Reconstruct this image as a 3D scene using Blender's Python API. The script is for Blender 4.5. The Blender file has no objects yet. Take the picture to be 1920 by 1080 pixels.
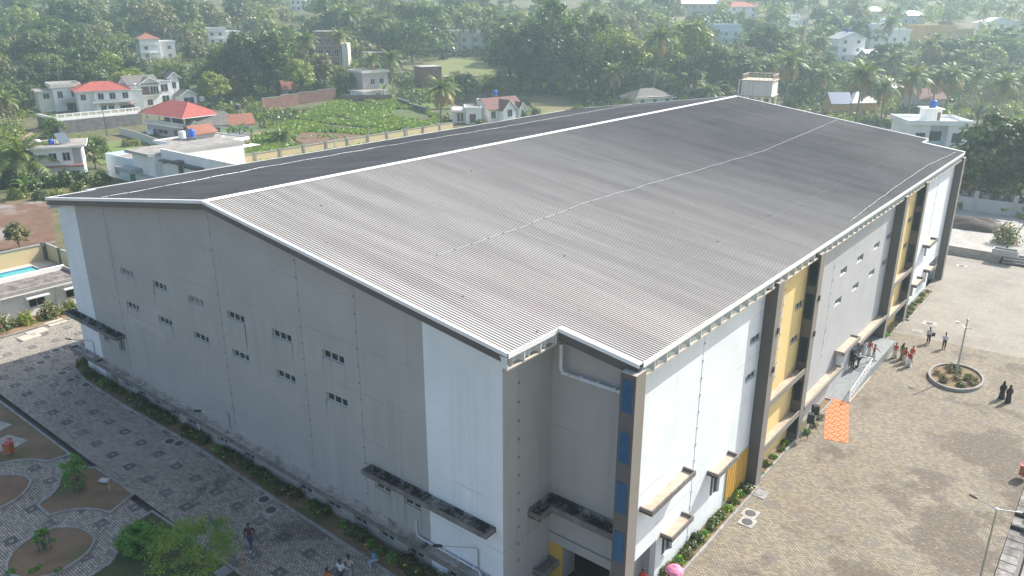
import bpy, bmesh, math, random
from mathutils import Vector, Matrix, noise as mnoise
R = math.radians
random.seed(7)
sc = bpy.context.scene
COL = sc.collection
D_ = bpy.data

EXPO = 0.64
HAZE = 0.00052
# ------------------------------------------------------------------ camera
CAM = Vector((44.891, -24.960, 30.422)); YAW, PIT, FPX = -0.6798, 0.3430, 1472.9
FW = Vector((math.sin(YAW)*math.cos(PIT), math.cos(YAW)*math.cos(PIT), -math.sin(PIT)))
RT = Vector((math.cos(YAW), -math.sin(YAW), 0)); UP = RT.cross(FW)
cam_d = D_.cameras.new('camera'); cam_d.sensor_width = 36; cam_d.lens = 36*FPX/1920
cam_d.clip_end = 6000; cam_d.clip_start = 0.5
cam = D_.objects.new('camera', cam_d); COL.objects.link(cam)
cam.matrix_world = Matrix(((RT.x, UP.x, -FW.x, CAM.x), (RT.y, UP.y, -FW.y, CAM.y), (RT.z, UP.z, -FW.z, CAM.z), (0, 0, 0, 1)))
sc.camera = cam

def ray(px, py): return FW + RT*((px-960)/FPX) - UP*((py-540)/FPX)
def px_of(p):
    d = Vector(p)-CAM; z = d.dot(FW)
    return 960+FPX*d.dot(RT)/z, 540-FPX*d.dot(UP)/z, z
FH = Vector((math.sin(YAW), math.cos(YAW), 0))
def terrain(x, y):
    D = (x-CAM.x)*FH.x + (y-CAM.y)*FH.y
    t = D-185.0; h = 0.0
    if t > 0: h = 0.00045*t*t if t < 120 else 6.48+0.108*(t-120)
    if h > 0.5: h += min(1.0, (h-.5)/6)*2.2*mnoise.noise(Vector((x/70, y/70, 3.1)))
    if h > 60: h = 60+(h-60)*.12
    # sunken pad under the paved compound
    s = max(-39.5-x, x-60.0, -70.0-y, y-112.0)
    return h - 0.5*max(0.0, min(1.0, -s/1.5))
def pad(x, y): return max(terrain(x, y), 0.0)
def at(px, py, z=None):
    d = ray(px, py)
    if z is not None:
        return CAM + d*((z-CAM.z)/d.z)
    t0 = 20.0; t = t0
    while t < 1500:
        p = CAM+d*t
        if p.z <= pad(p.x, p.y):
            a, b = t-4, t
            for _ in range(18):
                m = (a+b)/2; q = CAM+d*m
                if q.z <= pad(q.x, q.y): b = m
                else: a = m
            q = CAM+d*b; q.z = pad(q.x, q.y); return q
        t += 4
    return CAM+d*900

# ------------------------------------------------------------------ object helpers
def tag(o, label=None, cat=None, group=None, kind=None):
    if label: o['label'] = label
    if cat: o['category'] = cat
    if group: o['group'] = group
    if kind: o['kind'] = kind
    return o
def empty(name, label=None, cat=None, loc=(0, 0, 0), rz=0, group=None):
    o = D_.objects.new(name, None); COL.objects.link(o); o.location = loc; o.rotation_euler = (0, 0, rz)
    o.empty_display_size = .3
    return tag(o, label, cat, group)
class MB:
    def __init__(s): s.v = []; s.f = []; s.m = []
    def face(s, pts, m=0):
        i = len(s.v); s.v += [tuple(p) for p in pts]; s.f.append(tuple(range(i, i+len(pts)))); s.m.append(m)
    def box(s, x0, x1, y0, y1, z0, z1, m=0):
        i = len(s.v)
        s.v += [(x0,y0,z0),(x1,y0,z0),(x1,y1,z0),(x0,y1,z0),(x0,y0,z1),(x1,y0,z1),(x1,y1,z1),(x0,y1,z1)]
        for f in ((0,3,2,1),(4,5,6,7),(0,1,5,4),(1,2,6,5),(2,3,7,6),(3,0,4,7)):
            s.f.append(tuple(i+k for k in f)); s.m.append(m)
        return s
    def prism(s, poly, z0, z1, m=0, caps=True):
        n = len(poly); i = len(s.v)
        s.v += [(p[0], p[1], z0) for p in poly]+[(p[0], p[1], z1) for p in poly]
        for k in range(n):
            k2 = (k+1) % n; s.f.append((i+k, i+k2, i+n+k2, i+n+k)); s.m.append(m)
        if caps:
            s.f.append(tuple(i+k for k in reversed(range(n)))); s.m.append(m)
            s.f.append(tuple(i+n+k for k in range(n))); s.m.append(m)
        return s
    def sweep(s, prof, p0, p1, axis, m=0):
        """profile polygon extruded: axis 'y': prof=(x,z) from y=p0..p1; axis 'x': prof=(y,z)"""
        n = len(prof); i = len(s.v)
        for e in (p0, p1):
            for a, b in prof: s.v.append((a, e, b) if axis == 'y' else (e, a, b))
        for k in range(n):
            k2 = (k+1) % n; s.f.append((i+k, i+k2, i+n+k2, i+n+k)); s.m.append(m)
        s.f.append(tuple(i+k for k in range(n))); s.m.append(m)
        s.f.append(tuple(i+n+k for k in reversed(range(n)))); s.m.append(m)
        return s
    def tube(s, pts, r, n=8, m=0, caps=True):
        pts = [Vector(p) for p in pts]; k = len(pts)
        rs = r if isinstance(r, (list, tuple)) else [r]*k
        i = len(s.v); prev = None
        for j, p in enumerate(pts):
            t = (pts[min(j+1, k-1)]-pts[max(j-1, 0)]).normalized()
            if prev is None:
                a = Vector((0, 0, 1)) if abs(t.z) < .9 else Vector((1, 0, 0))
                u = t.cross(a).normalized()
            else:
                u = (prev-t*prev.dot(t)).normalized()
            prev = u; w = t.cross(u)
            for q in range(n):
                an = 2*math.pi*q/n; s.v.append(tuple(p+(u*math.cos(an)+w*math.sin(an))*rs[j]))
        for j in range(k-1):
            for q in range(n):
                q2 = (q+1) % n; s.f.append((i+j*n+q, i+j*n+q2, i+(j+1)*n+q2, i+(j+1)*n+q)); s.m.append(m)
        if caps:
            s.f.append(tuple(i+q for q in reversed(range(n)))); s.m.append(m)
            s.f.append(tuple(i+(k-1)*n+q for q in range(n))); s.m.append(m)
        return s
    def lathe(s, prof, c=(0, 0, 0), n=16, m=0):
        i = len(s.v); k = len(prof)
        for r, z in prof:
            for q in range(n):
                an = 2*math.pi*q/n; s.v.append((c[0]+r*math.cos(an), c[1]+r*math.sin(an), c[2]+z))
        for j in range(k-1):
            for q in range(n):
                q2 = (q+1) % n; s.f.append((i+j*n+q, i+j*n+q2, i+(j+1)*n+q2, i+(j+1)*n+q)); s.m.append(m)
        s.f.append(tuple(i+q for q in reversed(range(n)))); s.m.append(m)
        s.f.append(tuple(i+(k-1)*n+q for q in range(n))); s.m.append(m)
        return s
    def build(s, name, mats, parent=None, smooth=False, loc=None):
        me = D_.meshes.new(name); me.from_pydata(s.v, [], s.f)
        if not isinstance(mats, (list, tuple)): mats = [mats]
        for m in mats: me.materials.append(m)
        if len(mats) > 1: me.polygons.foreach_set('material_index', s.m)
        if smooth: me.polygons.foreach_set('use_smooth', [True]*len(s.f))
        me.update()
        o = D_.objects.new(name, me); COL.objects.link(o)
        if parent: o.parent = parent
        if loc: o.location = loc
        return o
def copy_tree(o, parent=None):
    c = o.copy(); COL.objects.link(c)
    if parent: c.parent = parent
    for ch in list(o.children): copy_tree(ch, c)
    return c

# ------------------------------------------------------------------ materials
def nn(nt, t, **kw):
    n = nt.nodes.new(t)
    for k, v in kw.items():
        if k.startswith('i_'): n.inputs[k[2:].replace('_', ' ')].default_value = v
        else: setattr(n, k, v)
    return n
def new_mat(name):
    m = D_.materials.new(name); m.use_nodes = True; nt = m.node_tree
    b = nt.nodes['Principled BSDF']; return m, nt, b
def rgba(c): return (c[0], c[1], c[2], 1)
def pos(nt, scale=(1, 1, 1), obj=False):
    if obj: src = nn(nt, 'ShaderNodeTexCoord').outputs['Object']
    else: src = nn(nt, 'ShaderNodeNewGeometry').outputs['Position']
    mp = nn(nt, 'ShaderNodeMapping'); mp.inputs['Scale'].default_value = scale
    nt.links.new(src, mp.inputs['Vector']); return mp.outputs['Vector']
def noise_fac(nt, vec, scale, lo=.35, hi=.65, detail=6, rough=.6):
    n = nn(nt, 'ShaderNodeTexNoise'); n.inputs['Scale'].default_value = scale
    n.inputs['Detail'].default_value = detail; n.inputs['Roughness'].default_value = rough
    nt.links.new(vec, n.inputs['Vector'])
    r = nn(nt, 'ShaderNodeMapRange'); r.inputs['From Min'].default_value = lo; r.inputs['From Max'].default_value = hi
    nt.links.new(n.outputs['Fac'], r.inputs['Value']); return r.outputs['Result']
def mix(nt, fac, a, b, mode='MIX'):
    n = nn(nt, 'ShaderNodeMix', data_type='RGBA', blend_type=mode)
    for s, v in ((n.inputs['Factor'], fac), (n.inputs['A'], a), (n.inputs['B'], b)):
        if isinstance(v, (int, float)): s.default_value = v
        elif isinstance(v, (tuple, list)): s.default_value = rgba(v)
        else: nt.links.new(v, s)
    return n.outputs['Result']
def math_(nt, op, a, b=None, c=None):
    n = nn(nt, 'ShaderNodeMath', operation=op)
    for k, v in enumerate((a, b, c)):
        if v is None: continue
        if isinstance(v, (int, float)): n.inputs[k].default_value = v
        else: nt.links.new(v, n.inputs[k])
    return n.outputs[0]
def bump(nt, b, fac, dist, strength=.6):
    n = nn(nt, 'ShaderNodeBump'); n.inputs['Distance'].default_value = dist; n.inputs['Strength'].default_value = strength
    nt.links.new(fac, n.inputs['Height']); nt.links.new(n.outputs['Normal'], b.inputs['Normal'])
def plain(name, c, rough=.6, var=.12, scale=1.5, metal=0.0, obj=False, spec=None, bmp=0):
    m, nt, b = new_mat(name)
    v = pos(nt, obj=obj)
    f = noise_fac(nt, v, scale, .3, .7)
    lo = tuple(x*(1-var) for x in c); hi = tuple(min(1, x*(1+var)) for x in c)
    nt.links.new(mix(nt, f, lo, hi), b.inputs['Base Color'])
    b.inputs['Roughness'].default_value = rough; b.inputs['Metallic'].default_value = metal
    if spec is not None: b.inputs['Specular IOR Level'].default_value = spec
    if bmp: bump(nt, b, f, bmp)
    return m
def painted(name, c, streak=(.5, .5, .48), amt=.35, rough=.75, blotch=.08, joint=None):
    """painted render wall: faint blotches, rain streaks running down, fine horizontal day joints"""
    m, nt, b = new_mat(name)
    v = pos(nt)
    f1 = noise_fac(nt, v, .35, .3, .7)
    col = mix(nt, f1, tuple(x*(1-blotch) for x in c), tuple(min(1, x*(1+blotch*.6)) for x in c))
    vs = pos(nt, (2.2, 2.2, .07))
    f2 = noise_fac(nt, vs, 1.0, .5, .78, 5, .65)
    f2b = noise_fac(nt, v, .22, .35, .65)
    col = mix(nt, math_(nt, 'MULTIPLY', math_(nt, 'MULTIPLY', f2, f2b), amt), col, streak)
    f3 = noise_fac(nt, v, 9, .3, .7)
    col = mix(nt, math_(nt, 'MULTIPLY', f3, .05), col, (.2, .2, .2))
    if joint:
        z = nn(nt, 'ShaderNodeSeparateXYZ'); nt.links.new(v, z.inputs[0])
        wob = math_(nt, 'MULTIPLY', noise_fac(nt, pos(nt, (.25, .25, .02)), 1, 0, 1), .10)
        zz = math_(nt, 'ADD', z.outputs['Z'], wob)
        fr = math_(nt, 'FRACT', math_(nt, 'DIVIDE', math_(nt, 'ADD', zz, joint[1]), joint[0]))
        ln = math_(nt, 'LESS_THAN', math_(nt, 'ABSOLUTE', math_(nt, 'SUBTRACT', fr, .5)), .022/joint[0])
        ln = math_(nt, 'MULTIPLY', ln, noise_fac(nt, pos(nt, (.2, .2, .9)), 1.0, .46, .56))
        col = mix(nt, math_(nt, 'MULTIPLY', ln, .4), col, (.12, .13, .14))
    nt.links.new(col, b.inputs['Base Color']); b.inputs['Roughness'].default_value = rough
    b.inputs['Specular IOR Level'].default_value = .3
    bump(nt, b, f3, .004)
    return m
M = {}
M['white'] = painted('white_paint', (.77, .81, .83), (.52, .53, .52), .4, joint=(2.9, .4))
M['grey'] = painted('grey_paint', (.42, .41, .395), (.27, .265, .255), .7, joint=(2.9, .4))
M['lightgrey'] = painted('light_grey_paint', (.47, .475, .48), (.33, .335, .34), .5, joint=(2.9, .4))
M['yellow'] = painted('yellow_paint', (.80, .60, .27), (.58, .42, .2), .4, joint=(2.9, .4))
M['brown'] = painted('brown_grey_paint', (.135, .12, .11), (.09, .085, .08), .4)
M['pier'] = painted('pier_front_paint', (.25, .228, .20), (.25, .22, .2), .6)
def concrete(name, c=(.33, .30, .27), grime=.55, dark=(.045, .042, .04), lo=.42, hi=.6, bmp=.02, scale=1.1):
    m, nt, b = new_mat(name); v = pos(nt)
    f = noise_fac(nt, v, 3.0, .3, .7); col = mix(nt, f, tuple(x*.8 for x in c), tuple(x*1.15 for x in c))
    g = noise_fac(nt, v, scale, lo, hi, 9, .72)
    col = mix(nt, math_(nt, 'MULTIPLY', g, grime), col, dark)
    nt.links.new(col, b.inputs['Base Color']); b.inputs['Roughness'].default_value = .9
    bump(nt, b, g, bmp); return m
M['chajja_black'] = concrete('mossy_concrete', (.32, .31, .29), .98, (.02, .019, .018), .36, .53)
M['chajja'] = concrete('weathered_concrete', (.52, .465, .41), .62, (.07, .062, .056), .47, .62)
M['chajja_sandy'] = concrete('sandy_concrete', (.55, .45, .35), .35, (.16, .13, .1))
M['chajja_edge'] = concrete('stained_concrete_edge', (.22, .20, .185), .5)
M['kerb'] = concrete('kerb_concrete', (.34, .33, .31), .4, (.1, .1, .09))
M['concrete'] = concrete('plain_concrete', (.42, .40, .36), .35, (.13, .12, .1), scale=.5)
M['fascia'] = plain('dark_fascia', (.10, .095, .09), .6, .2, .5)
M['trim'] = plain('white_metal_trim', (.78, .78, .77), .45, .05, .6)
M['gutter'] = plain('gutter_metal', (.66, .70, .70), .45, .1, 1.2)
M['pvc'] = plain('white_pvc', (.62, .66, .70), .4, .06)
M['stud'] = plain('strip_stud', (.17, .17, .17), .6)
M['rust'] = plain('sandy_rail', (.55, .47, .38), .7, .3, 2)
M['steel'] = plain('galvanised_steel', (.42, .44, .46), .4, .1, 3, .6)
M['frame'] = plain('window_frame', (.55, .56, .57), .45, .05)
M['black'] = plain('black_plastic', (.012, .012, .013), .5, .2)
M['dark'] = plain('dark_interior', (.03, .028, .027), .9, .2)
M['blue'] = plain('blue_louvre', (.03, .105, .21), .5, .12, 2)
M['blue_shaded'] = plain('blue_louvre_shaded', (.012, .035, .052), .5, .15, 2)  # louvre blue with the deep shade on the farther piers put into the colour
M['ylw_panel'] = plain('yellow_panel', (.62, .38, .075), .5, .08)
M['floor_tile'] = plain('grey_tile', (.25, .27, .27), .5, .15, 2)
def glass(name, c=(.02, .028, .03), rough=.08):
    m, nt, b = new_mat(name); v = pos(nt)
    f = noise_fac(nt, v, .9, .3, .7)
    nt.links.new(mix(nt, f, c, tuple(x*2.2+.01 for x in c)), b.inputs['Base Color'])
    b.inputs['Roughness'].default_value = rough; b.inputs['Specular IOR Level'].default_value = .22; return m
M['glass'] = glass('dark_glass')
M['glass_dusty'] = glass('dusty_glass', (.12, .12, .11), .3)
# ribbed roof sheet
def roof_mat(name, c, c2, metal):
    m, nt, b = new_mat(name); v = pos(nt)
    f = noise_fac(nt, pos(nt, (.10, 1.1, .10)), .55, .40, .60, 6, .65)   # sheets differ in weathering
    col = mix(nt, f, c, c2)
    f2 = noise_fac(nt, v, .09, .35, .65); col = mix(nt, math_(nt, 'MULTIPLY', f2, .35), col, (.36, .33, .30))
    f3 = noise_fac(nt, pos(nt, (.35, 4, .35)), 1, .55, .8); col = mix(nt, math_(nt, 'MULTIPLY', f3, .25), col, (.30, .28, .26))
    sx = nn(nt, 'ShaderNodeSeparateXYZ'); nt.links.new(v, sx.inputs[0])      # sheet laps along the slope, broken by dust
    ax = math_(nt, 'ABSOLUTE', sx.outputs['X']); lap = math_(nt, 'LESS_THAN', math_(nt, 'ABSOLUTE', math_(nt, 'SUBTRACT', math_(nt, 'FRACT', math_(nt, 'DIVIDE', ax, 9.7)), .5)), .0035)
    lap = math_(nt, 'MULTIPLY', lap, noise_fac(nt, pos(nt, (.02, .5, .02)), 1.0, .45, .55)); col = mix(nt, math_(nt, 'MULTIPLY', lap, .6), col, (.36, .34, .32))
    nt.links.new(col, b.inputs['Base Color']); b.inputs['Roughness'].default_value = .62; b.inputs['Metallic'].default_value = metal
    return m
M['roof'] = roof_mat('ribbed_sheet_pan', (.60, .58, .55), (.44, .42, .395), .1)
M['rib'] = roof_mat('ribbed_sheet_rib_shaded', (.138, .128, .118), (.105, .098, .092), .0)  # shade of the rib sides put into the colour, on every rib face

# ------------------------------------------------------------------ light, sky, air
SUN_AZ, SUN_EL = R(19), R(41.5)      # from +y towards +x
sd = Vector((math.sin(SUN_AZ)*math.cos(SUN_EL), math.cos(SUN_AZ)*math.cos(SUN_EL), math.sin(SUN_EL)))
ld = D_.lights.new('sun', 'SUN'); ld.energy = 4.8; ld.angle = R(.53); ld.color = (1, .955, .88)
lo_ = D_.objects.new('sun', ld); COL.objects.link(lo_); lo_.rotation_euler = sd.to_track_quat('Z', 'Y').to_euler()
w = D_.worlds.new('World'); sc.world = w; w.use_nodes = True
sky = w.node_tree.nodes.new('ShaderNodeTexSky'); sky.sky_type = 'NISHITA'; sky.sun_disc = False
sky.sun_elevation = SUN_EL; sky.sun_rotation = SUN_AZ; sky.air_density = 1.0; sky.dust_density = 2.8
bg = w.node_tree.nodes['Background']; w.node_tree.links.new(sky.outputs[0], bg.inputs['Color']); bg.inputs['Strength'].default_value = .15
sc.view_settings.view_transform = 'Standard'; sc.view_settings.look = 'None'; sc.view_settings.exposure = EXPO; sc.view_settings.gamma = 1
sc.cycles.max_bounces = 5; sc.cycles.diffuse_bounces = 3; sc.cycles.glossy_bounces = 2; sc.cycles.transmission_bounces = 3
sc.cycles.volume_bounces = 1; sc.cycles.transparent_max_bounces = 6; sc.cycles.use_denoising = True
if HAZE:
    hz = MB(); hz.box(-1150, 760, -330, 1180, -2, 98); 
    hm = D_.materials.new('haze_air'); hm.use_nodes = True; hn = hm.node_tree; hn.nodes.remove(hn.nodes['Principled BSDF'])
    pv = hn.nodes.new('ShaderNodeVolumePrincipled'); pv.inputs['Density'].default_value = HAZE
    pv.inputs['Color'].default_value = (.72, .92, 1, 1); pv.inputs['Anisotropy'].default_value = .4
    hn.links.new(pv.outputs[0], hn.nodes['Material Output'].inputs['Volume'])
    tag(hz.build('haze', hm), 'pale blue air thickening over the far hillside', 'haze', kind='stuff')
# ================================================================== THE SPORTS HALL
M['h_stud'] = plain('pale_stud', (.42, .42, .42), .6)
hall = empty('sports_hall', 'huge grey white and yellow hall under a ribbed metal gable roof', 'hall')
H0, SL, WE, WX, WL, LEN = 19.09, .1389, 24.44, 29.0, 26.0, 78.8
NY0, NY1 = 3.89, 75.86                 # the eaves step out between these
GY, SX, FX, RY = .865, 23.43, 28.35, 4.9  # gable wall y, side wall x, facade x, recess wall y
LX = -24.6
def ez(x): return H0-SL*abs(x)
def wall_grid(mb, org, du, dn, us, vs, holes, mat_of, top=None, reveal=.22):
    """wall of cells in u (along) and v (up) with real openings; org 3D point, du unit vector along, dn outward normal"""
    org, du, dn = Vector(org), Vector(du), Vector(dn); Z = Vector((0, 0, 1))
    us = sorted(set(round(x, 4) for x in us+[a for h in holes for a in h[:2]]))
    vs = sorted(set(round(x, 4) for x in vs+[a for h in holes for a in h[2:4]]))
    P = lambda u, v, d=0: org+du*u+Z*v+dn*d
    flip = du.cross(Z).dot(dn) < 0
    def F(pts, m): mb.face(pts[::-1] if flip else pts, m)
    for i in range(len(us)-1):
        for j in range(len(vs)-1):
            uc, vc = (us[i]+us[i+1])/2, (vs[j]+vs[j+1])/2
            if any(h[0] < uc < h[1] and h[2] < vc < h[3] for h in holes): continue
            F([P(us[i], vs[j]), P(us[i+1], vs[j]), P(us[i+1], vs[j+1]), P(us[i], vs[j+1])], mat_of(uc, vc))
        if top:
            uc = (us[i]+us[i+1])/2
            F([P(us[i], vs[-1]), P(us[i+1], vs[-1]), P(us[i+1], top(us[i+1])), P(us[i], top(us[i]))], mat_of(uc, vs[-1]))
    for h in holes:
        a, b, c, d = h[:4]; m = mat_of((a+b)/2, (c+d)/2); r = -(h[4] if len(h) > 4 else reveal)
        F([P(a, c), P(a, d), P(a, d, r), P(a, c, r)][::-1], m); F([P(b, c), P(b, c, r), P(b, d, r), P(b, d)][::-1], m)
        F([P(a, d), P(b, d), P(b, d, r), P(a, d, r)][::-1], m); F([P(a, c), P(a, c, r), P(b, c, r), P(b, c)][::-1], m)
def window(org, du, dn, a, b, c, d, panes=3, parent=hall, depth=.15, pane='glass', fr='frame', louvre=False, fw=.05, name='window'):
    """frame bars set into the opening, glass behind them; returns the frame part"""
    org, du, dn = Vector(org), Vector(du), Vector(dn); Z = Vector((0, 0, 1))
    f = MB()
    def bar(u0, u1, v0, v1, d0, d1):
        p = [org+du*u+dn*dd+Z*v for dd in (d0, d1) for (u, v) in ((u0, v0), (u1, v0), (u1, v1), (u0, v1))]
        i = len(f.v); f.v += [tuple(x) for x in p]
        for q in ((0, 1, 2, 3), (7, 6, 5, 4), (0, 4, 5, 1), (1, 5, 6, 2), (2, 6, 7, 3), (3, 7, 4, 0)): f.f.append(tuple(i+k for k in q)); f.m.append(0)
    d0, d1 = -depth-.04, -depth+.05
    bar(a, b, c, c+fw, d0, d1); bar(a, b, d-fw, d, d0, d1)
    bar(a, a+fw, c+fw, d-fw, d0, d1); bar(b-fw, b, c+fw, d-fw, d0, d1)
    n = panes
    for k in range(1, n):
        u = a+(b-a)*k/n; bar(u-fw*.6, u+fw*.6, c+fw, d-fw, d0, d1-.005)
    fo = f.build(name, M[fr], parent)
    g = MB(); q = [org+du*u-dn*(depth+.02)+Z*v for (u, v) in ((a, c), (b, c), (b, d), (a, d))]
    g.face(q if du.cross(Z).dot(dn) > 0 else q[::-1]); g.build('pane', M[pane], fo)
    return fo

# ---- ribbed roof slopes
def ribs(y0, y1, p=.204, h=.033):
    out = []; y = y0
    while y < y1-.02:
        out += [(y, 0), (y+p*.65, 0), (y+p*.71, h), (y+p*.88, h), (y+p*.94, 0)]; y += p
    return out+[(y1, 0)]
def slope(name, sgn, w_mid, w_end):
    mb = MB()
    for (a, b, w) in ((0, NY0, w_end), (NY0, NY1, w_mid), (NY1, LEN, w_end)):
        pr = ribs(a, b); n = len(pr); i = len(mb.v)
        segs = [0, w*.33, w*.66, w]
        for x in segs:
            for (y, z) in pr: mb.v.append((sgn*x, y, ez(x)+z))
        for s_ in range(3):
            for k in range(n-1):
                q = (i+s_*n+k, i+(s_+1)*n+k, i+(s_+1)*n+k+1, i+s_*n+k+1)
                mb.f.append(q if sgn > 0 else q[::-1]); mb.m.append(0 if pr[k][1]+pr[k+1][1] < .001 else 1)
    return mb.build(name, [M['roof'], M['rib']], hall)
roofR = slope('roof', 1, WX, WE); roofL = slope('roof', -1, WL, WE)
# ridge cap: two sloping flanges
mb = MB(); c = .30
mb.sweep([(-c, ez(c)+.075), (0, H0+.10), (c, ez(c)+.075), (c, ez(c)+.04), (0, H0+.06), (-c, ez(c)+.04)], -.05, LEN+.05, 'y')
mb.build('ridge_cap', M['trim'], roofR)
# purlin lines: fixings standing on the ribs, cable with clips
mb = MB(); rr_ = random.Random(3)
for xx in (4.6, 9.6, 19.2, 24.0, -5.5, -11.0, -20.5):
    y = 1.0
    while y < LEN-1:
        if rr_.random() < .13: mb.box(xx-.035, xx+.035, y-.03, y+.03, ez(xx)+.03, ez(xx)+.085)
        y += .9
tag(mb.build('roof_fixings', M['fascia'], roofR), kind='stuff')
def cable(pts, nm, r=.016):
    mb = MB(); P = []; rs = []
    for k in range(len(pts)-1):
        p, q = Vector(pts[k]), Vector(pts[k+1]); P.append(p); rs.append(r)
        if k % 2 == 0:
            P += [p.lerp(q, .70), p.lerp(q, .72), p.lerp(q, .86), p.lerp(q, .88)]; rs += [r, r*2.3, r*2.3, r]
    mb.tube(P, rs, 6)
    lens = [rs[j]+rs[j+1] for j in range(len(rs)-1)]
    for j, l in enumerate(lens):
        if l > r*3:
            for q in range(6): mb.m[j*6+q] = 1
    mb.build(nm, [M['steel'], M['fascia']], hall)
rc = random.Random(5)
def cpath(x0, y0, y1, wob, keys=None):
    pts = []; y = y0; n = 0
    while y < y1:
        x = x0+wob*mnoise.noise(Vector((y*.09, x0, 0)))*1.6
        if keys:
            for (ya, xa), (yb, xb) in zip(keys, keys[1:]):
                if ya <= y <= yb: x = xa+(xb-xa)*(y-ya)/(yb-ya)+.12*mnoise.noise(Vector((y*.35, 3, 0)))
        pts.append((x, y, ez(x)+.07+.02*math.sin(y*1.3))); y += .75
    return pts
cable(cpath(14.5, 5, 78.7, .3, [(5, 14.7), (14, 14.6), (22, 14.2), (37, 14.8), (51, 15.3), (65, 14.6), (79, 13.9)]), 'roof_cable')
cable(cpath(-15, .5, 78.5, .3, [(.4, -15.1), (7, -15.6), (16, -17.2), (30, -17.4), (46, -15.5), (78.8, -15.3)]), 'roof_cable')
cable(cpath(28, 36, 75, .3, [(36, 28.5), (51, 28.0), (64, 27.8), (75.2, 28.4)]), 'roof_cable', .025)

# ---- rake trims and fascias
def rake(y, xa, xb, dirn, tw=.20, fh=.42):
    """white flashing on the roof edge and a dark board under it, from x=xa to xb along the slope; dirn -1: faces -y"""
    mb = MB(); md = MB()
    for (a, b) in ((xa, min(xb, 0)), (max(xa, 0), xb)):
        if a >= b: continue
        y0, y1 = (y, y+tw) if dirn < 0 else (y-tw, y)
        yo = y-.03 if dirn < 0 else y+.03
        lo_y, hi_y = min(y0, yo), max(y1, yo)
        t, u = .085, .05
        P = lambda x, yy, dz: (x, yy, ez(x)+dz)
        for (za, zb, ya, yb, B) in ((.045, .085, lo_y, hi_y, mb), (-.12, .045, lo_y if dirn < 0 else hi_y-.03, lo_y+.03 if dirn < 0 else hi_y, mb), (-.12-fh, -.122, (y+.06) if dirn < 0 else y-.12, (y+.12) if dirn < 0 else y-.06, md)):
            i = len(B.v); B.v += [P(a, ya, za), P(b, ya, za), P(b, yb, za), P(a, yb, za), P(a, ya, zb), P(b, ya, zb), P(b, yb, zb), P(a, yb, zb)]
            for f in ((0,3,2,1),(4,5,6,7),(0,1,5,4),(1,2,6,5),(2,3,7,6),(3,0,4,7)): B.f.append(tuple(i+k for k in f)); B.m.append(0)
    mb.build('rake_flashing', M['trim'], hall); md.build('rake_fascia', M['fascia'], hall)
rake(0, -WE, WE, -1); rake(NY0, WE+.02, WX, -1, .26, .5); rake(NY0, -WL, -WE-.02, -1, .26, .5)
rake(LEN, -WE, WE, 1); rake(NY1, WE+.02, WX, 1, .3, .6)

# ---- box gutter with open bracket frame below the eaves
def eave(x, y0, y1, sg, step=1.2, brackets=True):
    z = ez(x); g = MB()
    o0, o1 = sorted((x, x+sg*.045)); g.box(o0, o1, y0, y1, z-.20, z+.075)      # white fascia lip
    a, b = sorted((x-sg*.5, x-sg*.001)); g.box(a, b, y0, y1, z-.24, z-.20)
    go = g.build('eaves_gutter', M['trim'], hall)
    n = max(2, round((y1-y0)/step)); st = (y1-y0)/n
    if brackets:
        br = MB(); p0, p1 = sorted((x-sg*.42, x-sg*.02)); br.box(p0, p1, -.03, .03, z-.77, z-.242)
        me = None
        for k in range(n+1):
            y = min(max(y0+k*st, y0+.03), y1-.03)
            if me is None: o = br.build('gutter_bracket', M['gutter'], go); me = o.data
            else:
                o = o.copy(); COL.objects.link(o); o.parent = go
            o.location = (0, y, 0)
    rl = MB(); r0, r1 = sorted((x-sg*.16, x-sg*.06)); rl.box(r0, r1, y0, y1, z-.85, z-.772); rl.build('bracket_rail', M['rust'], go)
    pn = MB(); q0, q1 = sorted((x-sg*.46, x-sg*.43)); pn.box(q0, q1, y0+.02, y1-.02, z-.80, z-.242)
    for k in range(n if brackets else 0): y = y0+(k+.42)*st; q2, q3 = sorted((x-sg*.428, x-sg*.15)); pn.box(q2, q3, y-.015, y+.015, z-.77, z-.244)
    pn.build('gutter_backing', M['gutter'], go)
eave(WX, NY0+.35, NY1-.35, 1); eave(WE, .05, NY0-.04, 1); eave(WE, NY1+.04, LEN-.05, 1)
eave(-WL, NY0+.1, NY1-.1, -1, brackets=False); eave(-WE, .05, NY0-.04, -1, brackets=False)

# ---- gable wall facing the camera's left
wins_hi = [(x, z) for z in (11.3, 8.53) for x in (-13.9, -9.0, -4.1, .75, 5.72, 10.68)]
GH = [(x-.97-LX, x+.97-LX, z-.27, z+.27) for x, z in wins_hi]
low = [(-20.3, -19.1), (-17.9, -16.55), (-15.55, -14.35), (-12.85, -11.75), (-10.4, -9.2), (-8.0, -6.8), (-3.75, -2.55), (-.45, .8), (5.9, 7.25), (8.8, 10.15), (11.4, 12.6), (13.8, 15.0), (16.2, 17.5), (19.4, 20.6)]
GL = [(a-LX, b-LX, .40, 1.28) for a, b in low]
mid = [(-20.3, -19.2, 3.95, 4.75), (-17.65, -16.55, 3.75, 4.85), (13.65, 15.0, 3.75, 4.5), (16.1, 17.45, 3.75, 4.5)]
GM = [(a-LX, b-LX, c, d) for a, b, c, d in mid]
mb = MB()
zone = lambda u, v: 1 if (u < -21.2-LX or u > 18.15-LX) else 0
wall_grid(mb, (LX, GY, 0), (1, 0, 0), (0, -1, 0), [0, -21.2-LX, -LX, 18.15-LX, SX-LX], [0, 2.2, 5.2, 14.9], GH+GL+GM, zone, lambda u: ez(LX+u)-.13)
gw = mb.build('gable_wall', [M['grey'], M['white']], hall)
G0, GX, GN = (LX, GY, 0), (1, 0, 0), (0, -1, 0)
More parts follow.
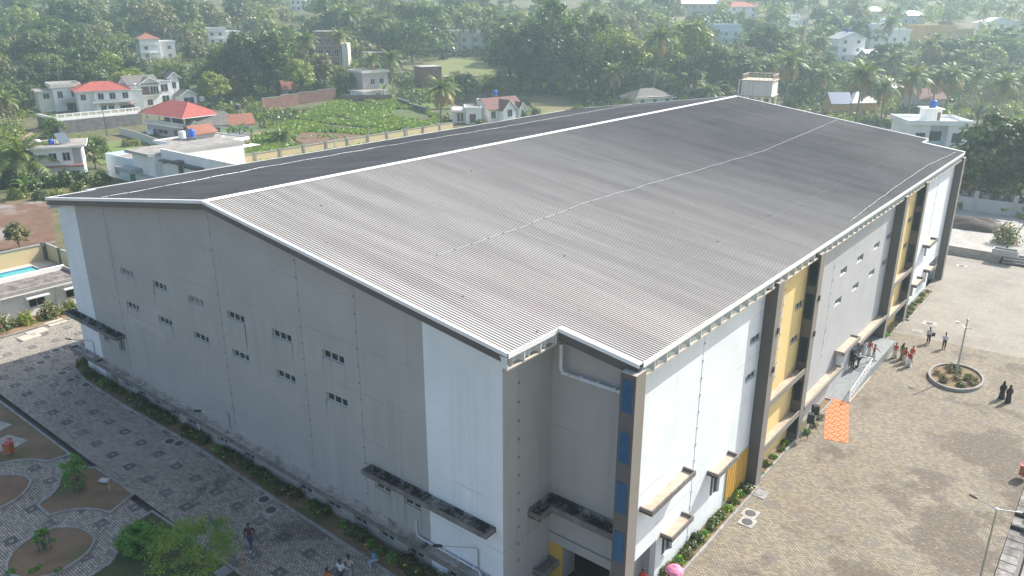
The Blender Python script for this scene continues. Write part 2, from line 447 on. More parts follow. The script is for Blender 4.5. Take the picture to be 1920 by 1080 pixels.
dusty = {(-13.9, 11.3), (-4.1, 11.3)}
for (x, z), h in zip(wins_hi, GH): window(G0, GX, GN, *h, panes=3, pane='glass_dusty' if (x, z) in dusty else 'glass')
for h in GL+GM: window(G0, GX, GN, *h, panes=2)
# cover strips over the expansion joints, with studs
def strip_x(x, z0, z1, y=GY):
    mb = MB(); mb.box(x-.05, x+.05, y-.022, y-.001, z0, z1)
    z = z0+.4
    while z < z1: mb.box(x-.045, x+.045, y-.045, y-.022, z-.045, z+.045, 1); z += 1.05
    mb.build('joint_strip', [M['grey'], M['stud']], hall)
for x in (-16.1, -1.1, 7.8, 12.9): strip_x(x, 2.6 if x != 12.9 else 2.6, ez(x)-.8)
mb = MB(); mb.box(9.78, 9.81, GY-.012, GY-.001, 3.0, 7.0); mb.build('conduit', M['frame'], hall)
# side wall of the notch (faces +x) and the recess wall behind it
mb = MB()
wall_grid(mb, (SX, GY, 0), (0, 1, 0), (1, 0, 0), [0, RY-GY], [0, 5, 10, ez(SX)-.12], [], lambda u, v: 0)
mb.build('notch_side_wall', M['grey'], hall)
mb = MB()
z = .6
mb.box(SX+.001, SX+.022, 2.05, 2.15, .2, 14.6)
while z < 14.5: mb.box(SX+.022, SX+.05, 2.04, 2.16, z-.06, z+.06, 1); z += 1.05
mb.build('joint_strip', [M['grey'], M['stud']], hall)
mb = MB()
wall_grid(mb, (SX, RY, 0), (1, 0, 0), (0, -1, 0), [0, .949, FX-SX], [0, 5, 10, ez(FX)-.14], [(.95, 4.0, 0, 2.3, 1.2)], lambda u, v: 0, lambda u: ez(SX+u)-.14)
mb.build('recess_wall', [M['grey'], M['ylw_panel']], hall)
mb = MB(); mb.box(SX+.02, FX-.3, RY-.14, RY-.002, 2.86, 3.0); mb.build('lintel_band', M['grey'], hall)
mb = MB(); mb.box(SX+.05, SX+.948, RY-.03, RY-.003, 0, 2.3); mb.build('door_surround', M['ylw_panel'], hall)
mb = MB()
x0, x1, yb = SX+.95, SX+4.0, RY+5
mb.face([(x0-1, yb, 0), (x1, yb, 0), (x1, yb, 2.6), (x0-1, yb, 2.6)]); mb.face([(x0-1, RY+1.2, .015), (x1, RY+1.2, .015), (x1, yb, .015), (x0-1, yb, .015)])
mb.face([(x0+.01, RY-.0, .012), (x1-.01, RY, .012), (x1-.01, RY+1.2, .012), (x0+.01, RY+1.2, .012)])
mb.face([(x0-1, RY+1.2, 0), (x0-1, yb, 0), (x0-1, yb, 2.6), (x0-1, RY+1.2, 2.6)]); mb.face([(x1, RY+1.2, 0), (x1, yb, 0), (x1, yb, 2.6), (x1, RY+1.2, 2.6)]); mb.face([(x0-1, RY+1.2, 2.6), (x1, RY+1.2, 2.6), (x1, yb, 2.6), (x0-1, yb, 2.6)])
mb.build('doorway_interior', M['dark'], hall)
# white rain pipe along the recess wall
mb = MB(); pts = [(24.3, RY-.5, 14.7), (24.3, RY-.5, 13.4), (24.36, RY-.4, 13.1), (24.6, RY-.22, 13.0), (28.3, RY-.22, 13.0)]
mb.tube(pts, .10, 10)
for x in (25.4, 26.4, 27.4): mb.box(x-.03, x+.03, RY-.36, RY, 12.97, 13.2)
mb.build('rain_pipe', M['pvc'], hall)

# ---- chajjas (concrete sunshade troughs)
def chajja_x(x0, x1, y, z, d=.78, up=.28, mat='chajja', ends=True, splits=()):
    """along x, projecting to -y from wall face y; z = rim height"""
    mb = MB(); b = z-up
    mb.box(x0, x1, y-d+.08, y-.002, b-.08, b, 0)
    mb.box(x0, x1, y-d, y-d+.08, b-.10, z, 1)
    mb.box(x0, x1, y-.1, y-.004, b, z+.02, 0)
    if ends:
        mb.box(x0, x0+.09, y-d+.08, y-.1, b, z-.003, 1); mb.box(x1-.09, x1, y-d+.08, y-.1, b, z-.003, 1)
    for s in splits: mb.box(s-.05, s+.05, y-d+.08, y-.1, b, z+.03, 2)
    return mb.build('sunshade', [M[mat], M['chajja_edge'], M['fascia']], hall)
def chajja_y(y0, y1, x, z, d=.75, up=.26, mat='chajja', e0=True, e1=True, edge='chajja_edge'):
    mb = MB(); b = z-up
    mb.box(x+.002, x+d-.08, y0, y1, b-.08, b, 0)
    mb.box(x+d-.08, x+d, y0, y1, b-.1, z, 1)
    if e0: mb.box(x+.003, x+d-.08, y0, y0+.09, b-.09, z-.003, 1)
    if e1: mb.box(x+.003, x+d-.08, y1-.09, y1, b-.09, z-.003, 1)
    return mb.build('sunshade', [M[mat], M[edge]], hall)
chajja_x(-25.6, -16.2, GY, 5.5, .8, .2, 'chajja_black', splits=(-21.2,))
chajja_x(13.4, 22.95, GY, 5.25, .8, .2, 'chajja_black', splits=(18.15,))
chajja_x(-25.9, 22.9, GY, 2.02, .78, .2, 'chajja', splits=(-21.2, 18.0))
mb = MB()                                                              # wrap-round ends at the far left corner
mb.box(-25.9, LX-.002, GY+.0, 1.6, 1.74, 2.0, 0); mb.box(-25.6, LX-.002, GY+.0, 1.4, 5.2, 5.48, 0); mb.build('sunshade', M['chajja_edge'], hall)
# notch trough: an L along the side wall and the recess wall
mb = MB(); z = 5.35
mb.box(SX+.002, SX+.8, 2.9, RY-.9, z-.36, z-.28, 0); mb.box(SX+.72, SX+.8, 2.9, RY-.82, z-.28, z, 1); mb.box(SX+.002, SX+.72, 2.9, 2.99, z-.28, z-.003, 1)
mb.box(SX+.002, FX, RY-.82, RY-.002, z-.36, z-.28, 0); mb.box(SX+.8, FX, RY-.9, RY-.82, z-.38, z, 1)
mb.box(SX+.01, SX+.09, 2.99, RY-.1, z-.28, z+.12, 0); mb.box(SX+.1, FX, RY-.1, RY-.004, z-.28, z+.15, 0)
mb.build('sunshade', [M['chajja_black'], M['chajja_edge']], hall)
chajja_y(3.4, 5-.15, SX, 1.35, .75, .25, 'chajja_edge')
# rain pipe down to the low sunshade and along it
mb = MB(); mb.tube([(17.1, GY-.09, 3.1), (17.1, GY-.09, 2.25), (17.3, GY-.18, 2.12), (21.9, GY-.18, 2.1), (22.4, GY-.5, 1.9)], .045, 8)
for x in (18.2, 19.3, 20.4, 21.5): mb.box(x-.02, x+.02, GY-.26, GY-.1, 2.05, 2.2)
mb.build('rain_pipe', M['pvc'], hall)
mb = MB(); mb.tube([(-6.1, GY-.1, 1.7), (-6.1, GY-.1, 0.05)], .06, 8); mb.build('rain_pipe', M['pvc'], hall)
# lamps on bent wall arms
for bx in (-1.75, 21.75):
    mb = MB(); mb.tube([(bx, GY-.06, 2.0), (bx, GY-.06, 3.35), (bx-.12, GY-.16, 3.43), (bx-1.5, GY-1.25, 3.55)], .035, 6)
    lm = mb.build('wall_lamp', M['steel'], hall)
    mb = MB(); d = Vector((-.78, -.62, .06)).normalized(); p = Vector((bx-1.5, GY-1.25, 3.55))
    mb.tube([p-d*.05, p+d*.08, p+d*.42, p+d*.5], [.04, .09, .085, .03], 8); mb.build('lamp_head', M['black'], lm)
lx0 = -24.0
mb = MB(); mb.tube([(-22.6, GY-.06, 2.0), (-22.6, GY-.06, 3.2), (-22.7, GY-.16, 3.28), (-24.0, GY-1.2, 3.4)], .035, 6); lm = mb.build('wall_lamp', M['steel'], hall)
mb = MB(); mb.tube([(-24, GY-1.2, 3.4), (-24.4, GY-1.5, 3.44)], [.07, .05], 8); mb.build('lamp_head', M['black'], lm)
# left flank wall (faces -x) and back wall
mb = MB(); wall_grid(mb, (LX, GY, 0), (0, 1, 0), (-1, 0, 0), [0, LEN-2*GY], [0, 8, ez(LX)-.14], [], lambda u, v: 0); mb.build('left_flank_wall', M['grey'], hall)
mb = MB(); wall_grid(mb, (LX, LEN-GY, 0), (1, 0, 0), (0, 1, 0), [0, -LX, SX-LX], [0, 14.9], [], lambda u, v: 0, lambda u: ez(LX+u)-.14); mb.build('back_wall', M['grey'], hall)
mb = MB(); wall_grid(mb, (SX, 74.9, 0), (0, 1, 0), (1, 0, 0), [0, LEN-GY-74.9], [0, ez(SX)-.12], [], lambda u, v: 0)
wall_grid(mb, (SX, 74.95, 0), (1, 0, 0), (0, 1, 0), [0, FX-SX], [0, ez(FX)-.14], [], lambda u, v: 0); mb.build('back_notch_wall', M['grey'], hall)

# ---- long facade on the right: piers and coloured bays
PT = 14.5; PX = 29.12
piers = [3.5, 20.6, 28.2, 50.6, 58.2, 75.3]; PW = .9
for k, y in enumerate(piers):
    mb = MB(); z1 = PT if k else 14.72
    x0 = FX-.02 if k not in (0,) else FX-.06
    hs = []
    mb.box(x0, PX, y, y+PW, 0, z1)
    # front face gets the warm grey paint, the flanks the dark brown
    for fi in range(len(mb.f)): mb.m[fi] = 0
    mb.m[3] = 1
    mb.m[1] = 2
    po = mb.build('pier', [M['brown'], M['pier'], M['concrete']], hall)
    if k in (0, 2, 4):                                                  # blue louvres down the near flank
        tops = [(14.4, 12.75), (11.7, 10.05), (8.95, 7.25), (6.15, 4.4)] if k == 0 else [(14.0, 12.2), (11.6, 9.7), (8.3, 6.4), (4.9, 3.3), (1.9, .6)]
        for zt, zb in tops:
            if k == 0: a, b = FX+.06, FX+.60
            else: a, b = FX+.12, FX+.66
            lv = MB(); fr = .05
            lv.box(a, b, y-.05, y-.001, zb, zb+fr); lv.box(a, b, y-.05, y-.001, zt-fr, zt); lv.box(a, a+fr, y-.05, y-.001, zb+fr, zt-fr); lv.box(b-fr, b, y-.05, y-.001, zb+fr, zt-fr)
            lo2 = lv.build('louvre', M['blue' if k == 0 else 'blue_shaded'], po); sl = MB(); zz = zb+.09
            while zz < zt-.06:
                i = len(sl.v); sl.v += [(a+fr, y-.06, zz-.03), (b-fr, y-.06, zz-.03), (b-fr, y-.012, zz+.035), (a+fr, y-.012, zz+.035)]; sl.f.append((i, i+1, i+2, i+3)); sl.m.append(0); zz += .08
            sl.box(a+fr, b-fr, y-.010, y-.002, zb+fr, zt-fr); sl.build('louvre_slats', M['blue' if k == 0 else 'blue_shaded'], lo2)
    if k in (1, 2):
        bx_ = MB()
        for zz in (11.3, 8.6): bx_.box(PX, PX+.10, y+.55, y+.75, zz-.3, zz+.1)
        bx_.build('junction_box', M['fascia'], po)
F_DN = (1, 0, 0); F_DU = (0, 1, 0)
def bay(y0, y1, mat, wins=(), openings=(), zb=0, name='facade_wall', pn=None, x=FX):
    mb = MB(); hs = [(a-y0, b-y0, c, d) for a, b, c, d in wins]+[(a-y0, b-y0, c, d, dep) for a, b, c, d, dep in openings]
    wall_grid(mb, (x, y0, 0), F_DU, F_DN, [0, y1-y0], [zb, 5, 10, ez(x)-.12], hs, lambda u, v: 0)
    o = mb.build(name, M[mat], hall)
    for a, b, c, d in wins:
        window((x, y0, 0), F_DU, F_DN, a-y0, b-y0, c, d, panes=3 if d-c < .8 else 2)
    mb = MB(); ym = (y0+y1)/2-(1.2 if y1-y0 > 12 else 2.5); z = zb+3.2 if zb < 3 else zb
    return o
hi = lambda y: [(y-.85, y+.85, 10.65, 11.2), (y-.95, y+.75, 8.1, 8.65)]
W1 = hi(19.7); W2 = hi(27.3)
bay(4.4, 20.6, 'white', W1+[(8.9, 10.2, .95, 2.6), (14.9, 16.3, 1.6, 3.55)], [(4.42, 8.2, 0, 2.75, .35)])
bay(21.5, 28.2, 'yellow', W2)
W3 = [(y-.85, y+.85, 10.65, 11.2) for y in (36.9, 41.2, 45.9, 49.8)]+[(y-.85, y+.85, 8.2, 8.75) for y in (36.6, 41.1, 45.7, 49.6)]
bay(29.1, 42.1, 'lightgrey', [w for w in W3 if w[0] < 42], zb=2.15); bay(42.103, 50.6, 'lightgrey', [w for w in W3 if w[0] > 42], zb=2.95)
bay(51.5, 58.2, 'yellow', [(a+30.0-.1, b+30.0-.1, c, d) for a, b, c, d in W2])
bay(59.1, 75.3, 'white', [(66.9, 68.0, 4.6, 6.2), (63.2, 64.6, .9, 2.6), (69.6, 70.4, .9, 2.6)], [(71.2, 75.28, 0, 3.0, .35)])
for y, z0 in ((12.2, .2), (24, 6.3), (34.3, 4.2), (54.2, 6.3), (67.5, 7)):
    mb = MB(); mb.box(FX+.001, FX+.02, y-.04, y+.04, z0, 14.3); z = z0+.4
    while z < 14.2: mb.box(FX+.02, FX+.05, y-.055, y+.055, z-.05, z+.05, 1); z += 1.05
    mb.build('joint_strip', [M['white'], M['h_stud']], hall)
# corner room behind the opening by the first pier
mb = MB(); mb.face([(27.5, 4.95, 0), (27.5, 9.2, 0), (27.5, 9.2, 2.75), (27.5, 4.95, 2.75)]); mb.face([(27.5, 8.3, 0), (FX-.3, 8.3, 0), (FX-.3, 8.3, 2.75), (27.5, 8.3, 2.75)][::-1])
mb.face([(27.5, 4.95, 2.74), (27.5, 9.2, 2.74), (FX-.36, 9.2, 2.74), (FX-.36, 4.95, 2.74)]); mb.face([(FX-.05, 4.95, 0), (27.5, 4.95, 0), (27.5, 4.95, 2.74), (FX-.05, 4.95, 2.74)])
mb.build('corner_room', M['lightgrey'], hall)
# ribbed yellow panel near the foot of the first white bay
mb = MB(); y = 17.25; n = 12; st = (20.58-17.25)/n
for k in range(n):
    mb.box(FX+.002, FX+.10, y+k*st, y+k*st+st*.55, .35, 2.9, 0); mb.box(FX+.002, FX+.03, y+k*st+st*.55+.002, y+(k+1)*st-.002, .35, 2.9, 1)
mb.build('ribbed_panel', [M['ylw_panel'], M['rust']], hall)
# sunshades on the facade
chajja_y(6.0, 10.9, FX, 6.1, .75, .22, 'chajja_sandy'); chajja_y(8.6, 11.2, FX, 2.95, .75, .2, 'chajja_sandy'); chajja_y(14.2, 17.2, FX, 4.15, .75, .22, 'chajja_sandy')
chajja_y(65.2, 69.0, FX, 6.6, .75, .22, 'chajja_sandy'); chajja_y(62.2, 65.6, FX, 2.95, .75, .22, 'chajja_sandy'); chajja_y(68.2, 71.1, FX, 3.05, .75, .22, 'chajja_sandy')
for (a, b) in ((21.5, 28.2), (51.5, 58.2)):
    for z in (6.0, 2.6): chajja_y(a+.004, b-.004, FX, z, PX-FX-.02, .34, 'chajja_sandy', False, False, 'pier')
# stepped porch parapets and the sheltered entrance
mb = MB(); FXo = 28.52
mb.box(FX+.003, FXo, 29.104, 38.0, 0, 2.2, 0); mb.box(FX+.003, FXo, 38.0+.003, 42.1, 0, 3.55, 0)
mb.build('porch_wall', M['lightgrey'], hall)
def slab_y(y0, y1, z, t=.3):
    mb = MB(); mb.box(FX+.004, 29.14, y0, y1, z-t, z-t+.14, 0); mb.box(29.02, 29.16, y0, y1, z-t+.003, z, 1); mb.box(FX+.004, 29.02, y1-.1, y1, z-t+.14, z-.003, 1); mb.box(FX+.004, 29.02, y0, y0+.1, z-t+.14, z-.003, 1)
    mb.build('porch_slab', [M['chajja_sandy'], M['pier']], hall)
slab_y(29.11, 38.2, 2.5); slab_y(37.7, 42.15, 3.85); slab_y(42.2, 50.59, 3.2)
mb = MB()
for k in range(6): mb.box(FX+.12+k*.1, FX+.16+k*.1, 37.8, 37.84, 2.52, 3.54)
mb.build('slat_screen', M['frame'], hall)
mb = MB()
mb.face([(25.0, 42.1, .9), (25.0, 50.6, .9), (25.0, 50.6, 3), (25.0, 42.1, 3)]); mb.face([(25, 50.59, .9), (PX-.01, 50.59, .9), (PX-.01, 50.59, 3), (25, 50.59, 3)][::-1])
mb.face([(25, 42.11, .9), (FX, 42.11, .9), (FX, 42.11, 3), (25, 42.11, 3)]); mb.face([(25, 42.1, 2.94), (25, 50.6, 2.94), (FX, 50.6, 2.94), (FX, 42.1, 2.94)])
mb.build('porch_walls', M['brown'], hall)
mb = MB(); mb.box(25.0, 30.25, 42.9, 50.55, 0.004, .86, 0)
i = len(mb.v); mb.v += [(28.53, 36.9, .02), (30.25, 36.9, .02), (30.25, 42.9, .86), (28.53, 42.9, .86), (28.53, 36.9, 0), (30.25, 36.9, 0), (30.25, 42.9, 0), (28.53, 42.9, 0)]
for f in ((0, 1, 2, 3), (0, 4, 5, 1), (1, 5, 6, 2), (3, 2, 6, 7), (0, 3, 7, 4)): mb.f.append(tuple(i+k for k in f)); mb.m.append(0)
mb.build('entrance_ramp', M['floor_tile'], hall)
mb = MB()
def railrun(pts, h=.95, n=6):
    p0, p1 = Vector(pts[0]), Vector(pts[1]); U = Vector((0, 0, 1))
    for t in (h, h*.62, h*.3): mb.tube([p0+U*t, p1+U*t], .045 if t == h else .022, 6)
    for k in range(n+1): p = p0.lerp(p1, k/n); mb.tube([p, p+U*h], .03, 6)
railrun([(30.2, 37.0, .03), (30.2, 42.9, .86)]); railrun([(28.75, 43.0, .86), (30.15, 43.0, .86)], .85, 3)
mb.build('ramp_railing', M['trim'], hall)
mb = MB(); i = 0
mb.box(30.252, 30.33, 36.9, 42.9, 0.004, .10); mb.build('ramp_kerb', M['chajja_sandy'], hall)

# lime drips below the far left joint on the gable wall
mb = MB(); rdp = random.Random(2)
for k in range(13):
    x = -14.9+k*.42+rdp.uniform(-.1, .1); w_ = rdp.uniform(.03, .10); zt = 7.55-.01*k; l = rdp.uniform(.25, 1.0)
    mb.face([(x-w_, GY-.004, zt), (x-w_*.2, GY-.004, zt-l), (x+w_*.2, GY-.004, zt-l*.95), (x+w_, GY-.004, zt)])
mb.build('lime_drips', plain('lime_drip', (.52, .53, .54), .8, .1), hall)

# rain streaks below the window sills
mb = MB(); rs_ = random.Random(6)
for h in GH+GM:
    for k in range(5):
        u = rs_.choice((h[0], h[1], rs_.uniform(h[0], h[1])))+rs_.uniform(-.06, .06); x = LX+u; w_ = rs_.uniform(.015, .045); l = rs_.uniform(.4, 1.9)
        mb.face([(x-w_, GY-.003, h[2]), (x-w_*.3, GY-.003, h[2]-l), (x+w_*.3, GY-.003, h[2]-l*.97), (x+w_, GY-.003, h[2])])
tag(mb.build('sill_streaks', plain('rain_streak', (.31, .305, .295), .85, .15), hall), kind='stuff')
# ================================================================== GROUND
def sheet(name, poly, z, mat, kind='structure'):
    mb = MB(); mb.face([(x, y, z) for x, y in poly]); return tag(mb.build(name, mat), kind=kind)
def paver_mat(name, base, dark, joint, fx, fy, ox, oy, wet, wetscale=.12, wet_lo=.52, wet_hi=.56, court=False):
    m, nt, b = new_mat(name); v = pos(nt)
    br = nn(nt, 'ShaderNodeTexBrick'); br.offset = .5; br.inputs['Scale'].default_value = 1
    br.inputs['Brick Width'].default_value = .24 if court else .28; br.inputs['Row Height'].default_value = .125 if court else .145; br.inputs['Mortar Size'].default_value = .017; br.inputs['Mortar Smooth'].default_value = .3; br.inputs['Bias'].default_value = 0
    br.inputs['Color1'].default_value = rgba(tuple(x*.72 for x in base)); br.inputs['Color2'].default_value = rgba(tuple(x*1.3 for x in base)); br.inputs['Mortar'].default_value = rgba(joint)
    wn = nn(nt, 'ShaderNodeTexNoise'); wn.inputs['Scale'].default_value = .25; nt.links.new(v, wn.inputs['Vector'])
    nt.links.new(mix(nt, .02, v, wn.outputs['Color']), br.inputs['Vector'])
    big = noise_fac(nt, v, .14, .38, .66, 5)
    col = mix(nt, math_(nt, 'MULTIPLY', big, .5), br.outputs['Color'], mix(nt, 1, br.outputs['Color'], (.72, .66, .6), 'MULTIPLY'))
    s = nn(nt, 'ShaderNodeSeparateXYZ'); nt.links.new(v, s.inputs[0])
    def band(o, per, off, half):
        fr = math_(nt, 'FRACT', math_(nt, 'DIVIDE', math_(nt, 'ADD', o, -off+per/2), per))
        return math_(nt, 'LESS_THAN', math_(nt, 'ABSOLUTE', math_(nt, 'MULTIPLY', math_(nt, 'SUBTRACT', fr, .5), per)), half)
    fr = math_(nt, 'MULTIPLY', band(s.outputs['X'], fx, ox, .42), band(s.outputs['Y'], fy, oy, .36))
    core = math_(nt, 'MULTIPLY', band(s.outputs['X'], fx, ox, .12), band(s.outputs['Y'], fy, oy, .12))
    fr = math_(nt, 'MULTIPLY', math_(nt, 'SUBTRACT', fr, core), math_(nt, 'ADD', .2 if court else .45, math_(nt, 'MULTIPLY', noise_fac(nt, v, .5, .35, .6), .5)))
    col = mix(nt, fr, col, dark)
    d1 = noise_fac(nt, v, wetscale, wet_lo, wet_hi, 7, .7)
    if court:   # mud washed over the lower right of the yard
        dx = math_(nt, 'DIVIDE', math_(nt, 'SUBTRACT', s.outputs['X'], 41.5), 7.0); dy = math_(nt, 'DIVIDE', math_(nt, 'SUBTRACT', s.outputs['Y'], 22), 24.0)
        rr = math_(nt, 'SQRT', math_(nt, 'ADD', math_(nt, 'MULTIPLY', dx, dx), math_(nt, 'MULTIPLY', dy, dy)))
        n_ = nn(nt, 'ShaderNodeTexNoise'); n_.inputs['Scale'].default_value = wetscale*1.5; n_.inputs['Detail'].default_value = 8; n_.inputs['Roughness'].default_value = .68; nt.links.new(v, n_.inputs['Vector'])
        d1 = math_(nt, 'SUBTRACT', n_.outputs['Fac'], math_(nt, 'MULTIPLY', rr, .11)); mr = nn(nt, 'ShaderNodeMapRange'); mr.inputs['From Min'].default_value = wet_lo-.02; mr.inputs['From Max'].default_value = wet_hi; nt.links.new(d1, mr.inputs['Value']); d1 = mr.outputs['Result']
    d2 = noise_fac(nt, pos(nt, (4.2, 8.3, 1)), 1.0, .33, .45, 1)
    wetm = math_(nt, 'MULTIPLY', d1, d2)
    col = mix(nt, math_(nt, 'MULTIPLY', wetm, wet[3]), col, mix(nt, .45 if court else .8, wet[:3], mix(nt, 1, col, wet[4], 'MULTIPLY')))
    st = noise_fac(nt, v, .6, .55, .75, 6, .7); col = mix(nt, math_(nt, 'MULTIPLY', st, .3), col, (.10, .09, .075))
    nt.links.new(col, b.inputs['Base Color']); b.inputs['Roughness'].default_value = .85
    bump(nt, b, br.outputs['Fac'], -.012); return m
M['paver'] = paver_mat('grey_block_paving', (.385, .35, .295), (.085, .085, .09), (.045, .043, .04), 2.5, 2.13, -18.6, -4.68, (.05, .05, .05, .7, (.35, .35, .36)), .16, .57, .62)
M['paver_court'] = paver_mat('sandy_block_paving', (.29, .25, .185), (.15, .142, .135), (.06, .048, .036), 2.08, 2.57, 34.82, 24.5, (.13, .105, .085, .95, (.46, .42, .4)), .12, .425, .475, True)
def soil(name, c1, c2, c3, s=.5):
    m, nt, b = new_mat(name); v = pos(nt)
    col = mix(nt, noise_fac(nt, v, s, .38, .62, 7, .65), c1, c2); col = mix(nt, noise_fac(nt, v, s*.37, .5, .62, 6), col, c3)
    g = noise_fac(nt, v, 14, .2, .8, 4); col = mix(nt, math_(nt, 'MULTIPLY', g, .35), col, tuple(x*.4 for x in c1))
    nt.links.new(col, b.inputs['Base Color']); b.inputs['Roughness'].default_value = .95; bump(nt, b, g, .05); return m
M['soil'] = soil('bed_soil', (.21, .135, .08), (.29, .20, .12), (.13, .14, .05))
M['lawn'] = soil('bed_lawn', (.055, .085, .03), (.09, .10, .04), (.15, .11, .06))
M['drygrass'] = soil('dry_grass', (.38, .30, .15), (.30, .25, .12), (.22, .22, .09))
def terrain_mat():
    m, nt, b = new_mat('hillside_ground'); v = pos(nt)
    col = mix(nt, noise_fac(nt, v, .05, .40, .60, 8, .65), (.10, .12, .04), (.16, .13, .065))
    col = mix(nt, noise_fac(nt, v, .021, .56, .64, 7, .6), col, (.27, .17, .10))
    col = mix(nt, noise_fac(nt, v, .4, .4, .7, 6), col, (.05, .065, .025))
    nt.links.new(col, b.inputs['Base Color']); b.inputs['Roughness'].default_value = .95; return m
M['ground'] = terrain_mat()
# the terrain sheet
def axis_pts(a, b, fine0, fine1, sf, sc_):
    out = []; x = a
    while x < b:
        out.append(x); x += sf if fine0 <= x < fine1 else sc_
    return out+[b]
xs = sorted(set(axis_pts(-1130, 740, -420, 140, 8, 30)+[-39.5, -38, 60, 58.5])); ys = sorted(set(axis_pts(-310, 1160, -80, 420, 8, 30)+[-70, -68.5, 112, 110.5]))
mb = MB(); nx = len(xs)
for y in ys:
    for x in xs: mb.v.append((x, y, terrain(x, y)-.02))
for j in range(len(ys)-1):
    for i in range(nx-1): mb.f.append((j*nx+i, j*nx+i+1, (j+1)*nx+i+1, (j+1)*nx+i)); mb.m.append(0)
tag(mb.build('ground', M['ground'], smooth=True), kind='structure')
# paved surfaces
sheet('pavement', [(-38.2, -6.08), (28.85, -6.08), (28.85, 78), (-38.2, 78)], 0.0, M['paver'])
sheet('pavement', [(-60, -60), (60, -60), (60, -6.55), (-60, -6.55)], 0.0, M['paver'])
sheet('forecourt', [(28.852, -6.08), (43.2, -6.08), (43.2, 56.3), (28.852, 54.9)], 0.0, M['paver_court'])
M['court_conc'] = concrete('court_concrete', (.285, .26, .22), .7, (.17, .15, .125), .45, .66, .01, .22)
sheet('court', [(28.852, 54.903), (43.2, 56.303), (60, 57.5), (60, 87.0), (20, 87.0), (20, 78.003), (28.852, 78.003)], 0.004, M['court_conc'])
# drain trough between road and garden
mb = MB(); mb.face([(-60, -6.55, -.35), (60, -6.55, -.35), (60, -6.08, -.35), (-60, -6.08, -.35)]); mb.face([(-60, -6.08, -.35), (60, -6.08, -.35), (60, -6.08, 0), (-60, -6.08, 0)]); mb.face([(-60, -6.55, 0), (60, -6.55, 0), (60, -6.55, -.35), (-60, -6.55, -.35)])
tag(mb.build('drain', M['fascia']), kind='structure')
# raised beds with kerbs
def bed(name, poly, mat, z=.06, kw=.15, kz=.14, label=None, closed=True, kmat='kerb'):
    o = sheet(name, poly, z, mat)
    mb = MB(); n = len(poly); cx = sum(p[0] for p in poly)/n; cy = sum(p[1] for p in poly)/n
    # outward offset by vertex normals
    out = []
    ar = sum(poly[k][0]*poly[(k+1) % n][1]-poly[(k+1) % n][0]*poly[k][1] for k in range(n)); sg = 1 if ar > 0 else -1
    for k in range(n):
        a, b, c = Vector(poly[k-1]), Vector(poly[k]), Vector(poly[(k+1) % n])
        e1 = (b-a).normalized(); e2 = (c-b).normalized(); n1 = Vector((e1.y, -e1.x))*sg; n2 = Vector((e2.y, -e2.x))*sg
        nn_ = (n1+n2); nn_ = nn_/max(.35, nn_.length)
        out.append(b+nn_*kw/max(.5, nn_.dot(n1)))
    for k in range(n if closed else n-1):
        k2 = (k+1) % n; a, b, c, d = poly[k], poly[k2], out[k2], out[k]; i = len(mb.v)
        mb.v += [(a[0], a[1], .002), (b[0], b[1], .002), (c[0], c[1], .002), (d[0], d[1], .002), (a[0], a[1], kz), (b[0], b[1], kz), (c[0], c[1], kz), (d[0], d[1], kz)]
        for f in ((4, 5, 6, 7), (0, 1, 5, 4), (2, 3, 7, 6)):
            mb.f.append(tuple(i+q for q in f)); mb.m.append(0)
    mb.build('kerb', M[kmat], o); return o
def g2(px, py): p = at(px, py, 0); return (p.x, p.y)
def spline(pts, n=6, closed=True):
    out = []; L = len(pts)
    for k in range(L if closed else L-1):
        p0, p1, p2, p3 = [Vector(pts[q % L]) for q in (k-1, k, k+1, k+2)]
        for t in range(n):
            u = t/n; out.append(tuple(.5*((2*p1)+(p2-p0)*u+(2*p0-5*p1+4*p2-p3)*u*u+(3*p1-p0-3*p2+p3)*u**3)))
    return out
# front garden lawns (left foreground)
A = [g2(*q) for q in ((3, 748), (60, 790), (138, 850))]
bed('garden_bed', [(-48, -6.75), (-25.3, -6.75), (-11.0, -6.72), g2(92, 866), g2(60, 862), g2(25, 865), g2(0, 871), (-26, -18)], M['soil'])
def B(l, S=5.4, ox=0, oy=880): return [g2(ox+x/S, oy+y/S) for x, y in l]
bed('garden_bed', B([(968, 0), (1130, 115), (1340, 262), (1120, 440), (1020, 415), (900, 402), (760, 408), (640, 428), (510, 470), (405, 372), (480, 315), (560, 245), (610, 175), (632, 85), (680, 35), (760, 5)][::-1]), M['soil'])
bed('garden_bed', spline(B([(-60, 90), (80, 70), (210, 80), (285, 110), (295, 160), (230, 250), (110, 340), (-40, 415), (-200, 420), (-240, 200)]))[::-1], M['soil'])
bed('garden_bed', spline(B([(85, 1000), (130, 880), (250, 760), (400, 665), (560, 612), (720, 605), (860, 640), (935, 700), (935, 770), (860, 870), (720, 970), (560, 1060), (330, 1110), (150, 1080)]))[::-1], M['soil'])
bed('garden_bed', [g2(285, 963), g2(345, 1003), g2(425, 1062), g2(520, 1130), (14, -14), (2, -14.5), g2(160, 1090), g2(210, 1058), g2(236, 1020), g2(250, 985)], M['lawn'])
